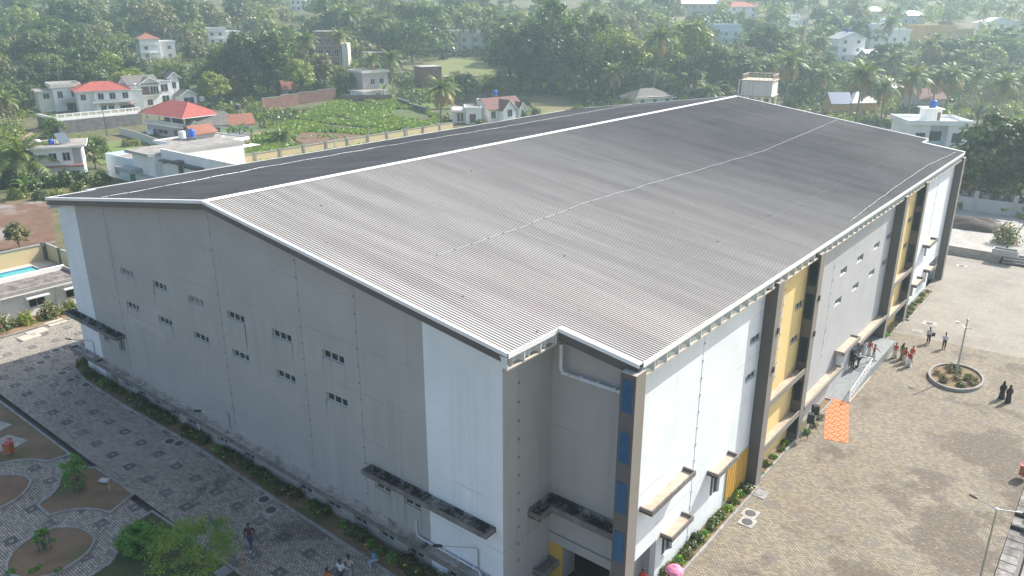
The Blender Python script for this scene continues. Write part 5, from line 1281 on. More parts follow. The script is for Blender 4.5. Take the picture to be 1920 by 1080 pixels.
simple('maroon roofed cottage behind the bright white house', (1720, 212), (1768, 210), 4.4, 7, 'h_pink', 'gable', 'tile_maroon', 1)
simple('low shed with pale roof in the right hand palms', (1640, 182), (1678, 180), 3.4, 6, 'h_grey', 'gable', 'sheet_white', 1, nwin=2)
simple('open shed with blue sheet and pale roof on the slope', (1625, 122), (1668, 120), 3.6, 6, 'h_grey', 'gable', 'sheet_white', 1, nwin=2)
# ---------- poles
def pole(px, py, ptop, label, mat='pole', lamp=True, r=.09, cat='lamp post', name='lamp_post', z=None):
    p = at(px, py) if z is None else at(px, py, z); zt = z_for(p, ptop); e = empty(name, label, cat, p); hh = zt-p.z
    mb = MB(); mb.tube([(0, 0, -.3), (0, 0, hh*.5), (0, 0, hh)], [r, r*.85, r*.6], 8); mb.build('pole', M[mat], e)
    if lamp:
        mb = MB(); mb.tube([(0, 0, hh-.05), (.5, -.4, hh+.1), (1.2, -.9, hh+.12)], .045, 6); mb.box(.9, 1.5, -1.15, -.75, hh+.02, hh+.12); mb.build('lamp_arm', M['pole'], e)
    return e
for (x, yb, yt, z) in ((632, 330, 222, 0), (695, 318, 229, 0), (766, 303, 237, 0)):
    e = pole(x, yb, yt, 'thin grey lamp post showing above the far eaves', z=z); e['group'] = 'lamp posts behind the hall'
pole(201, 255, 198, 'dark leaning power pole before the stone wall', 'wood_pole', False, .12, 'power pole', 'power_pole')
pole(776, 165, 118, 'dark power pole beside the brick shell', 'wood_pole', False, .12, 'power pole', 'power_pole')
# parked car by the red roofed house
def small_car(p, rz, label):
    e = empty('parked_car', label, 'car', p, rz); mb = MB()
    mb.sweep([(-2, .35), (2, .35), (2.05, .75), (1.9, .95), (.95, 1.02), (.35, 1.45), (-1.2, 1.48), (-1.85, 1.0), (-2.05, .8)], -.8, .8, 'y'); mb.build('body', plain('silver_paint', (.6, .62, .64), .35, .03), e)
    mb = MB(); mb.sweep([(.85, 1.03), (.36, 1.38), (-1.15, 1.40), (-1.7, 1.03)], -.805, .805, 'y'); mb.build('windows', M['glass'], e)
    for x in (-1.25, 1.25):
        for y in (-.75, .62): mb = MB(); mb.tube([(x, y, .33), (x, y+.13, .33)], .33, 14); mb.build('wheel', M['black'], e)
small_car(at(283, 253), 2.6, 'small silver car parked in front of the red roofed house')
# ================================================================== TREES ON THE LAND
NO = [(60, 262, 172, 335), (195, 255, 470, 345), (262, 195, 482, 256), (60, 140, 352, 252), (420, 192, 850, 300), (845, 185, 990, 245), (668, 140, 742, 188), (786, 125, 846, 165), (895, 162, 1070, 212), (750, 102, 925, 132), (592, 72, 650, 100), (690, 95, 726, 112), (838, 60, 925, 84),
      (1690, 200, 1828, 262), (1380, 135, 1462, 192), (1566, 66, 1620, 112), (1632, 44, 1708, 80), (1700, 70, 1830, 60), (1740, 48, 1825, 66), (1840, 40, 1908, 60), (1466, 22, 1520, 44), (1335, 48, 1388, 72), (1278, 2, 1354, 14), (1366, 6, 1422, 20), (1628, 18, 1662, 28), (1690, 28, 1736, 38), (1090, 44, 1118, 60), (264, 66, 334, 100), (392, 56, 452, 74), (1560, 185, 1640, 205), (1196, 176, 1250, 190), (500, 180, 632, 200), (546, 4, 574, 14)]
def clash(x0, y0, x1, y1, D):
    for a, b, c, d in NO:
        if a > 560 and c-a < 130: w = (c-a)*.2; a, c, b = a+w, c-w, b-(b-d)*.12
        if x0 < c and x1 > a and y0 < d-2 and y1 > b+.45*(d-b): return True
    return False
NO2 = [(70, 262, 168, 330), (198, 270, 470, 345), (345, 262, 462, 318), (266, 195, 360, 258), (336, 212, 482, 262), (108, 205, 272, 252), (136, 160, 274, 214), (238, 143, 372, 206), (70, 150, 160, 210), (185, 245, 280, 285)]
def clash2(x0, y0, x1, y1):
    for a, b, c, d in NO2+NO[5:]:
        if x0 < c and x1 > a and y0 < d-1 and y1 > b+.4*(d-b): return True
    return False
kinds = ['dark', 'mid', 'light', 'olive']
desc = {'dark': 'dark green', 'mid': 'mid green', 'light': 'yellow green', 'olive': 'dull olive'}
def broad(px, py, hpx, kind, label, group=None, proto=None):
    """tree with its foot at (px, py) whose crown reaches hpx pixels higher"""
    p = at(px, py); D = px_of(p)[2]; hh = hpx*D/FPX*1.03; pr = proto or BROAD[kind][rv.randrange(2)]; base = 17 if pr is TALL else (11 if pr is DRY else 12)
    return inst(pr, p, rv.uniform(0, 6.28), hh/base, label, 'tree', group, None, hh/base*rv.uniform(.92, 1.08))
# single trees the photograph shows clearly: foot x, foot y, height px, kind
NAMED = [
 (955, 168, 138, 'tall', 'slender tree at the left edge of the centre clump'), (1010, 172, 146, 'dark', 'dark tree filling the foot of the centre clump'), (1112, 176, 152, 'tall', 'slender tall tree in the gap right of picture centre'), (1165, 174, 112, 'mid', 'full mid green tree above the palm at the ridge'), (1245, 172, 108, 'light', 'pale yellow green tree left of the bamboo like crown'), (1335, 182, 104, 'dark', 'dark round tree left of the overhead tank'), (522, 182, 132, 'tall', 'tall slim tree rising behind the laterite wall'), (472, 178, 118, 'dark', 'dark spreading tree behind the bright round one'),

 (1035, 172, 175, 'tall', 'tallest light green feathery tree standing up at picture centre'), (975, 165, 120, 'dark', 'dark broad tree at the left foot of the tallest centre tree'),
 (1140, 178, 140, 'light', 'tall yellow green tree right of the centre palm'), (1105, 172, 110, 'mid', 'mid green tree crowding the tall yellow green one'), (1290, 165, 130, 'light', 'broad yellow green bamboo like crown left of skyline houses'),
 (1385, 180, 95, 'dark', 'dark tree leaning over the overhead tank'), (1180, 180, 80, 'mid', 'leafy tree just above the ridge left of palms'), (405, 208, 74, 'light', 'round bright green tree right of the tall white house'),
 (215, 168, 70, 'light', 'bright leafy tree behind the red roofed terrace house'), (150, 90, 95, 'dark', 'big dark round tree high on the left skyline'), (180, 155, 80, 'dark', 'dark shady tree behind the cream house'),
 (505, 180, 110, 'dark', 'dark tall tree left of the field wall'), (450, 180, 100, 'dark', 'dark dense tree between porch house and field'), (420, 150, 70, 'mid', 'mid green tree above the bright round one'), (540, 150, 90, 'mid', 'pale crowned tree behind the field corner cottage'),
 (38, 470, 62, 'olive', 'small open yellow green tree in the bare brown field'), (100, 258, 45, 'mid', 'bushy tree on the lane below the stone wall'), (180, 318, 70, 'mid', 'leafy tree between solar panel house and white building'), (415, 252, 40, 'olive', 'small grey green tree before the long low house'),
 (1862, 380, 112, 'dark', 'large dark tree behind the compound wall at right'), (1908, 388, 120, 'light', 'bright green tree at the right picture edge'), (1836, 372, 92, 'dark', 'dark leafy tree beside the far end of the hall'), (1905, 280, 70, 'light', 'yellow green tree above the right picture edge trees'), (1760, 280, 34, 'olive', 'small pale tree before the bright white house'), (1850, 300, 90, 'olive', 'grey green tree right of the bright white house'), (1790, 330, 60, 'mid', 'leafy tree below the bright white house'),
 (1500, 205, 60, 'mid', 'leafy tree beside the overhead tank palm'), (1700, 250, 42, 'dark', 'dark bush like tree left of the bright white house'), (720, 150, 40, 'mid', 'mid green tree beside the unfinished room'),
 (1200, 100, 48, 'olive', 'olive tree behind centre palms'), (1480, 140, 70, 'mid', 'tree with open crown below the banana grove'), (1690, 150, 50, 'olive', 'rusty olive tree on the slope under stepped block'), (1740, 145, 62, 'olive', 'tall yellowish tree below long ochre house'), (22, 215, 62, 'mid', 'leafy tree at the left edge above the lane palm'), (62, 200, 48, 'dark', 'dark tree between left edge and cream house'), (8, 170, 66, 'olive', 'olive tree cut by the left picture edge'), (28, 292, 40, 'light', 'yellow green small tree on the lane at left edge'),
 (1770, 75, 40, 'dark', 'dark tree before the long ochre house'),
]
for (px, py, hp, k, lab) in NAMED: broad(px, py, hp, k, lab, None, TALL if k == 'tall' else None)
for (px, py, hp) in ((105, 120, 60), (190, 96, 55), (560, 118, 40), (855, 160, 34), (1195, 150, 55), (1830, 240, 80), (1250, 155, 45), (310, 180, 45)):
    broad(px, py, hp, 'olive', 'bare greyish brown dry tree among green trees', 'dry trees on the slopes', DRY)
def palm(px, py, hpx, label, group=None, k=None):
    p = at(px, py); D = px_of(p)[2]; hh = hpx*1.15*D/FPX; k = rv.randrange(4) if k is None else k; base = [13.5, 15.5, 11.5, 17.5][k]
    return inst(PALMS[k], p, rv.uniform(0, 6.28), hh/base, label, 'palm tree', group)
for (px, py, hp, k, lab) in ((584, 158, 84, 1, 'tall coconut palm left of the raw brick block'), (640, 145, 78, 1, 'coconut palm in front of the pale stair tower'), (738, 176, 70, 0, 'coconut palm beside the red earth path'), (700, 172, 62, 0, 'coconut palm before the pinkish house'), (827, 246, 88, 2, 'drooping coconut palm beside the open sit-out house'),
  (1072, 140, 100, 1, 'tall thin coconut palm left of the yellow green tree'), (1222, 190, 120, 1, 'tall coconut palm above the ridge line'), (1150, 200, 70, 2, 'dry drooping palm just over the far eaves'), (1300, 165, 105, 3, 'lone coconut palm in front of bamboo crown'), (1472, 200, 92, 2, 'yellowing coconut palm right of the overhead tank'), (1602, 240, 108, 2, 'dark coconut palm behind blue roofed shed'), (1700, 228, 92, 2, 'yellow tipped palm beside the bright white house'), (1825, 205, 66, 0, 'dry orange fronded palm on the right'), (1660, 105, 64, 0, 'coconut palm right before the stepped block'), (1770, 215, 80, 2, 'pale fronded palm in the smoke at right'), (1900, 215, 66, 0, 'dry drooping palm on the right picture edge'), (52, 70, 58, 0, 'coconut palm against the left skyline trees'), (15, 82, 40, 2, 'dark palm at the top left corner'), (128, 76, 40, 2, 'palm with pale fronds under the big round tree'), (312, 92, 44, 0, 'palm before dark balcony house'), (352, 98, 46, 2, 'yellowing palm before the small maroon roofed house'), (385, 90, 38, 0, 'palm at the corner of long white flat house'), (20, 242, 62, 2, 'broad coconut palm left of the lane'), (82, 202, 30, 0, 'low palm beside the cream house'), (1845, 165, 45, 0, 'tall pale palm on the right slope'), (1880, 80, 62, 1, 'tall palm before the gabled house at right edge'), (1650, 240, 84, 2, 'full palm left of bright white house'), (1745, 212, 70, 2, 'palm above the maroon roofed cottage'), (1872, 238, 88, 0, 'large palm above the right edge trees'), (1535, 205, 66, 0, 'palm just left of the blue roofed shed'), (1838, 78, 58, 1, 'palm pair member left of gabled hillside house')):
    palm(px, py, hp, lab, None, k)
for k, (px, py, s, lab) in enumerate(((50, 345, 1.55, 'large low palm with yellowing fronds before solar panel house'), (528, 270, .95, 'low spreading palm at the bottom corner of the field'), (1330, 195, 1.2, 'young palm fan rising over the ridge'), (1300, 190, 1.0, 'young palm with yellow fronds behind the ridge'), (1440, 210, .9, 'low palm left of overhead tank'))):
    put(PALM_LOW[k % 2], px, py, s, lab, 'palm tree')
# palm belt on the hillside behind the meadow
for k in range(30):
    px = 630+k*17+rv.uniform(-9, 9); py = 92+rv.uniform(-8, 10); palm(px, py, rv.uniform(50, 72), 'tall coconut palm in the belt beyond the meadow', 'palm belt beyond the meadow')
n = 0
while n < 44:
    px = rv.uniform(1380, 1915); py = rv.uniform(18, 190); p = at(px, py); D = px_of(p)[2]; hp = rv.uniform(9, 13)*FPX/D
    if clash(px-14, py-hp, px+14, py-hp*.35, D): n += .15; continue
    palm(px, py, hp, 'coconut palm scattered among the houses on the right hillside', 'palms on the right hillside'); n += 1
n = 0
while n < 14:
    px = rv.uniform(900, 1380); py = rv.uniform(20, 90); p = at(px, py); D = px_of(p)[2]; hp = rv.uniform(10, 14)*FPX/D
    if clash(px-14, py-hp, px+14, py-hp*.35, D): n += .1; continue
    palm(px, py, hp, 'hazy coconut palm high on the hillside behind the centre trees', 'palms behind the centre trees'); n += 1
# broadleaf trees filling the hillside woods
zones = [('left', (0, 560)), ('centre', (560, 1180)), ('right', (1180, 1920))]
grp = {'left': 'woods on the left hillside', 'centre': 'woods beyond the fields', 'right': 'woods between the right hillside houses'}
where = {'left': 'in the dense woods on the left hillside', 'centre': 'in the hazy woods beyond the fields', 'right': 'between the houses of the right hillside'}
cnt = 0; tries = 0; placed = []
while cnt < 285 and tries < 9000:
    tries += 1
    px = rv.uniform(-25, 1945); py = 26+166*rv.random()**.85
    p = at(px, py); D = px_of(p)[2]; hm = rv.choice((8, 10, 12, 14, 17, 19))*rv.uniform(.85, 1.15)*(.75 if py > 150 else 1); hp = hm*FPX/D; wp = hp*.42
    if clash(px-wp, py-hp, px+wp, py-hp*.12, D): continue
    if any(abs(px-a) < .42*(wp+c) and abs(py-b) < 8 for a, b, c in placed): continue
    z = [q for q, (a, b) in zones if a <= max(0, min(1919, px)) < b][0]
    kd = rv.choices(kinds, {'left': (7, 4, 2, 2), 'centre': (6, 4, 2, 2), 'right': (6, 4, 2, 2)}[z])[0]
    placed.append((px, py, wp)); cnt += 1
    inst(BROAD[kd][rv.randrange(2)], p, rv.uniform(0, 6.28), hm/12, desc[kd]+' broadleaf tree '+where[z], 'tree', grp[z], None, hm/12*rv.uniform(.85, 1.12))
# undergrowth bushes
bdesc = ['dark green', 'mid green', 'yellow green', 'olive']
for k in range(95):
    for _ in range(40):
        px = rv.uniform(0, 1920); py = rv.uniform(110, 235); p = at(px, py); D = px_of(p)[2]; s = rv.uniform(.7, 1.7); hp = 2.6*s*FPX/D; wp = 2*s*FPX/D
        if px > 560 and py > 205 and px < 1000: continue
        if not clash(px-wp, py-hp, px+wp, py, D): break
    else: continue
    b = rv.randrange(4); inst(BUSH[b], p, rv.uniform(0, 6.28), s, bdesc[b]+' bush in the undergrowth along the woods edge', 'bush', 'bushes along the woods edge')
for (px, py, s, b) in ((20, 350, 1.6, 0), (60, 356, 1.5, 0), (95, 350, 1.3, 1), (128, 348, 1.4, 0), (160, 345, 1.2, 1), (192, 340, 1.1, 0), (30, 372, 1.0, 2), (110, 372, .9, 2), (150, 365, 1.1, 1), (75, 375, .9, 0), (185, 352, 1.0, 0), (110, 250, 1.2, 1), (240, 275, 1.0, 3), (255, 272, .8, 2)):
    put(BUSH[b], px, py, s, bdesc[b]+' shrub in the overgrown plot before solar panel house', 'shrub', 'shrubs in the overgrown plot')
for (px, py, s) in ((130, 300, 1.2), (152, 306, 1.0), (50, 372, 1.0), (352, 262, .8), (372, 266, .9), (430, 270, 1.1), (452, 274, 1.2), (472, 268, 1.0), (598, 184, 1.0), (720, 188, 1.2), (733, 190, 1.0), (590, 180, .9)):
    put(BANS[rv.randrange(2)], px, py, s*1.3, 'banana plant with long pale green leaves near the houses', 'banana plant', 'banana plants near the houses')
for k in range(26):
    px = rv.uniform(1520, 1640); py = rv.uniform(38, 82); put(BANS[k % 2], px, py, 1.7, 'banana plant in the hazy grove on the right hillside', 'banana plant', 'banana grove on the right hillside')
for (px, py, s, b) in ((1838, 392, 1.3, 0), (1870, 395, 1.2, 0), (1905, 398, 1.3, 1), (1800, 385, 1.5, 0), (1780, 300, 1.2, 1), (1812, 312, 1.1, 3), (1740, 275, 1.0, 3), (900, 236, .9, 1), (1005, 216, 1.1, 0), (985, 222, 1.0, 1)):
    put(BUSH[b], px, py, s, bdesc[b]+' bush behind the hall and its compound wall', 'bush', 'bushes behind the compound')
for k in range(16):
    x = 2+k*4.4+rv.uniform(-1, 1); y = 116+rv.uniform(0, 7); s = rv.uniform(.85, 1.25)*1.25; kd = kinds[k % 3]
    while px_of((x, y, 0))[0] < 1845 and px_of((x, y, 12*s))[1] < 272 and s > .3: s -= .03
    inst(BROAD[kd][k % 2], (x, y, pad(x, y)), rv.uniform(0, 6.28), s, desc[kd]+' tree in the belt behind the grey compound wall', 'tree', 'tree belt behind the compound wall')
fp = [(at(*q).x, at(*q).y) for q in FIELD]
def inside(x, y, P):
    c = False; j = len(P)-1
    for i in range(len(P)):
        if (P[i][1] > y) != (P[j][1] > y) and x < (P[j][0]-P[i][0])*(y-P[i][1])/(P[j][1]-P[i][1])+P[i][0]: c = not c
        j = i
    return c
# undergrowth that nobody could count
UG = MB(); ru = random.Random(21); nclu = 0; tr = 0
while nclu < 8500 and tr < 60000:
    tr += 1; px = ru.uniform(-40, 1960); py = 22+(300 if px < 470 else 218)*ru.random()**.9; p = at(px, py); D = px_of(p)[2]; hh = ru.uniform(.8, 3.4)
    if D > 420 or D < 150 or (px < 1000 and px > 420 and py > 168 and (py > 262 or inside(p.x, p.y, fp))) or py > 322: continue
    hp = hh*FPX/D; wp = 1.3*FPX/D
    if clash2(px-wp, py-hp, px+wp, py+1) or 40 < px < 90 and 222 < py < 275: continue
    if mnoise.noise(Vector((p.x*.03, p.y*.03, 5))) < -.28: continue
    nclu += 1; m = int(2.0+2.4*mnoise.noise(Vector((p.x*.05, p.y*.05, 9)))+ru.uniform(-.7, .7)) % 4; rr = ru.uniform(1.0, 2.2)
    for j in range(24):
        d = rvec(ru); d.z = abs(d.z); q = p+Vector((d.x*rr, d.y*rr, d.z*hh))*ru.random()**.4; nrm = (d+rvec(ru)*.7).normalized(); a = nrm.cross(rvec(ru)).normalized(); b = nrm.cross(a); L = ru.uniform(.5, 1.0)
        UG.face([q-a*L*.5, q+b*L*.36, q+a*L*.5, q-b*L*.36], m)
tag(UG.build('undergrowth', [M['leaf_dark'], M['leaf_mid'], M['leaf_light'], M['leaf_olive']]), 'tangled undergrowth covering the slopes between trees and houses', 'undergrowth', kind='stuff')
for k in range(22):
    x = 1+k*3.2+rv.uniform(-.6, .6); y = 113.6+rv.uniform(0, 1.6); b = k % 4
    inst(BUSH[b], (x, y, 0), rv.uniform(0, 6.28), rv.uniform(1.9, 2.7), bdesc[b]+' bush right behind the grey compound wall', 'bush', 'bushes behind the grey compound wall')
# far woods that read as one mass
FW_ = MB(); rf = random.Random(8)
for k in range(1500):
    px = rf.uniform(-120, 2040); D = rf.uniform(330, 640); q = CAM+(FH+Vector((RT.x, RT.y, 0))*((px-960)/FPX)*1.0)*D; h0 = terrain(q.x, q.y); hh = rf.uniform(8, 15); rr = rf.uniform(3.2, 6.0)
    if clash(px_of((q.x, q.y, h0))[0]-8, px_of((q.x, q.y, h0+hh))[1], px_of((q.x, q.y, h0))[0]+8, px_of((q.x, q.y, h0+2))[1], D): continue
    m = rf.choice((0, 1, 1, 2, 3))
    for j in range(105):
        d = rvec(rf); d.z = abs(d.z)*1.1-.3; g = .75+.5*mnoise.noise(d*1.8+Vector((k*3.3, 0, 0))); p = Vector((q.x+d.x*rr*g, q.y+d.y*rr*g, h0+hh*.55+d.z*hh*.45*g)); nrm = (d+rvec(rf)*.6+Vector((0, 0, .4))).normalized(); a = nrm.cross(rvec(rf)).normalized(); b = nrm.cross(a); L = rf.uniform(.9, 1.9)
        FW_.face([p-a*L*.5, p+b*L*.36, p+a*L*.5, p-b*L*.36], m)
tag(FW_.build('far_woods', [M['leaf_dark'], M['leaf_mid'], M['leaf_light'], M['leaf_olive']]), 'hazy far woods covering the hill below the skyline', 'woods', kind='stuff')
# the crop in the green field: leaf tufts
CR = MB(); bp = [(at(*q).x, at(*q).y) for q in BROWN]
x0, x1 = min(p[0] for p in fp), max(p[0] for p in fp); y0, y1 = min(p[1] for p in fp), max(p[1] for p in fp)
n = 0
while n < 9000:
    x, y = rf.uniform(x0, x1), rf.uniform(y0, y1)
    if not inside(x, y, fp) or (inside(x, y, bp) and rf.random() < .93): n += .3; continue
    if mnoise.noise(Vector((x*.045, y*.12, 1.7))) > .33: n += .5; continue
    n += 1; z = pad(x, y)+.25; hh = rf.uniform(.4, 1.0)
    for j in range(4):
        d = rvec(rf); d.z = abs(d.z)*.5+.4; p = Vector((x, y, z)); u = d.cross(rvec(rf)).normalized(); L = hh*1.3
        CR.face([p, p+d*L*.5+u*L*.4, p+d*L, p+d*L*.5-u*L*.4])
tag(CR.build('field_crop', M['leaf_crop']), 'bright green leafy crop covering the sloping field', 'crop', kind='stuff')
# ------------------------------------------------------------------ planting round the hall
def shrub(seed, w, hgt, n, leaf, mats, fl=0): return make_bush('garden_shrub', seed, w, hgt, n, leaf, mats, fl)
SH = [shrub(31, 1.5, .8, 420, .17, ['leaf_dark', 'flower_y'], .05), shrub(32, 1.4, .65, 380, .16, ['leaf_mid', 'flower_y'], .03), shrub(33, 1.3, .9, 420, .16, ['leaf_dark', 'leaf_mid'], .3), shrub(34, 1.2, .5, 300, .16, ['leaf_bright', 'flower_y'], .06)]
OLE = [make_bush('oleander_bush', 41, 3.2, 2.3, 900, .24, ['leaf_mid', 'flower_p'], .12), make_bush('oleander_bush', 42, 2.8, 2.0, 800, .24, ['leaf_light', 'flower_p'], .05)]
SPARSE = make_bush('garden_shrub', 44, 1.2, .8, 130, .16, ['leaf_olive', 'leaf_dry'], .3)
for e in SH+OLE+[SPARSE]: hide_proto(e); ALLP.append(e)
x = -25.5
while x < 22.5:
    if -24.3 < x and not (rv.random() < .06):
        k = rv.choices(range(4), (5, 3, 5, 2))[0]; inst(SH[k], (x, GY-.62+rv.uniform(-.12, .2), .05), rv.uniform(0, 6.28), rv.uniform(.8, 1.15), 'low dark green shrub in the strip under the gable wall', 'shrub', 'shrubs along the gable wall', 'garden_shrub')
    x += rv.uniform(.75, 1.15)
for k in range(22):
    a = k/22; x = -25.6-2*min(1, a*2.2); y = .9+a*9; inst(SH[rv.randrange(3)], (x+rv.uniform(-.4, .4), y, .05), rv.uniform(0, 6.28), 1.1, 'dark green shrub rounding the far left corner of the hall', 'shrub', 'shrubs at the far left corner', 'garden_shrub')
def strip_plants(xa, xb, ya, yb, step, protos, lab, grp_, sc0=.9):
    y = ya
    while y < yb:
        inst(protos[rv.randrange(len(protos))], (rv.uniform(xa, xb), y, .05), rv.uniform(0, 6.28), sc0*rv.uniform(.75, 1.2), lab, 'shrub', grp_, 'garden_shrub'); y += step*rv.uniform(.8, 1.2)
strip_plants(28.65, 28.85, 9.0, 20.2, .85, [SH[1], SH[3], SH[0]], 'green hedge shrub below the first white bay', 'shrubs below the first white bay', .8)
strip_plants(28.6, 28.8, 22.2, 27.9, 1.3, [SH[3], SH[1], SPARSE], 'straggly shrub below the nearer yellow bay', 'shrubs below the nearer yellow bay', .75)
strip_plants(29.3, 29.5, 29.8, 33.5, 1.4, [SH[3], SPARSE], 'sparse shrub behind the loudspeakers', 'shrubs behind the loudspeakers', .8)
strip_plants(28.6, 28.8, 52.2, 57.8, 1.2, [SH[3], SPARSE], 'dry shrub below the farther yellow bay', 'shrubs below the farther yellow bay', .8)
strip_plants(28.7, 29.0, 60, 70, 1.5, [SPARSE, SH[1]], 'thin shrub below the last white bay', 'shrubs below the last white bay', .8)
for k in range(15):
    a = rv.uniform(0, 6.28); r_ = rv.random()**.5; inst([SPARSE, SPARSE, SH[1]][k % 3], (36.1+1.5*r_*math.cos(a), 47.35+2.2*r_*math.sin(a), .12), rv.uniform(0, 6.28), rv.uniform(.6, 1.1), 'thin dry plant on the oval island round lamp post', 'plant', 'plants on the lamp post island', 'island_plant')
for (y, s, k) in ((-9, 1.0, 0), (-6, 1, 1), (-3.2, 1.05, 0), (-.6, 1.0, 0), (1.6, .95, 1), (3.9, 1.0, 0), (6.0, .9, 1), (8.5, 1, 0), (11, 1, 1), (14, 1, 0)):
    inst(OLE[k], (-40.3+rv.uniform(-.3, .2), y, .05), rv.uniform(0, 6.28), s, 'oleander bush with pink flowers in front of the pool house', 'bush', 'oleanders before the pool house', 'oleander_bush')
p = at(1885, 455, 1.0); inst(OLE[0], p, .4, 1.5, 'large pink flowering oleander bush above the concrete steps', 'bush', None, 'oleander_bush')
# young trees of the front garden
GT = []
def young(px, py, seed, hgt, cw, th, ncl, per, leaf, mat, label, guard=True):
    T, C = tree_meshes(seed, hgt, cw, th, ncl, per, leaf, 8); p = at(px, py, .06); e = empty('young_tree', label, 'tree', p); T.build('trunk', M['bark'], e, True); C.build('crown', M[mat], e)
    if guard:
        g = MB()
        for k in range(10): a = k*.628; g.tube([(.34*math.cos(a), .34*math.sin(a), 0), (.36*math.cos(a), .36*math.sin(a), 1.15)], .012, 4)
        for zz in (.3, .75, 1.1): g.tube([(.35*math.cos(k*.524), .35*math.sin(k*.524), zz) for k in range(13)], .012, 4)
        g.build('tree_guard', plain('green_guard', (.03, .10, .08), .6), e)
    return e
young(150, 920, 51, 2.9, 1.7, .3, 34, 80, .12, 'leaf_bright', 'slim bright green young tree in kite shaped garden bed')
young(85, 1032, 52, 1.9, 1.0, .2, 22, 60, .12, 'leaf_bright', 'smallest green sapling in oval garden bed')
young(268, 1040, 53, 2.7, 2.3, .2, 46, 90, .14, 'leaf_bright', 'rounded bright green young tree on the lawn bed')
young(365, 1100, 54, 4.4, 4.6, 1.3, 64, 150, .095, 'leaf_yel', 'largest feathery yellow green tree at bottom left', False)
for (x, y, s) in ((20, 1074, .8), (60, 1072, .7), (72, 1066, .6), (110, 1072, .7), (108, 1068, .5)):
    inst(SH[3], at(x, y, .06), rv.uniform(0, 6.28), s*.7, 'tiny seedling at near edge of the oval garden bed', 'plant', 'seedlings in the oval bed', 'seedling')
# tree just off the picture at right whose shade falls on the forecourt
inst(BROAD['mid'][0], (46.3, 29.5, 0), 1, .36, 'small tree on dry lawn beyond the slab drain', 'tree', None)
# ================================================================== PEOPLE
def skin_mat(): return plain('brown_skin', (.17, .085, .05), .6, .06, obj=True)
M['skin'] = skin_mat(); M['hair'] = plain('black_hair', (.008, .007, .007), .5, .2); M['shoe_w'] = plain('white_shoe', (.7, .7, .7), .6); M['shoe_d'] = plain('dark_shoe', (.03, .025, .02), .6)
CL = {}
def cloth(name, c, var=.1):
    if name not in CL: CL[name] = plain(name+'_cloth', c, .85, var, 3, obj=True)
    return CL[name]
def skin_grow(name, verts, edges, radii, mat, parent, sub=1, root=0):
    me = D_.meshes.new(name); me.from_pydata([tuple(v) for v in verts], edges, []); o = D_.objects.new(name, me); COL.objects.link(o)
    md = o.modifiers.new('skin', 'SKIN'); md.use_smooth_shade = True
    sv = me.skin_vertices[0].data if me.skin_vertices else None
    for k, r in enumerate(radii): sv[k].radius = (r, r) if isinstance(r, (int, float)) else r
    sv[root].use_root = True
    if sub: s = o.modifiers.new('sub', 'SUBSURF'); s.levels = sub; s.render_levels = sub
    dg = bpy.context.evaluated_depsgraph_get(); ev = o.evaluated_get(dg); m2 = D_.meshes.new_from_object(ev)
    o.modifiers.clear(); o.data = m2; D_.meshes.remove(me); m2.materials.clear(); m2.materials.append(mat)
    m2.polygons.foreach_set('use_smooth', [True]*len(m2.polygons)); o.parent = parent; return o
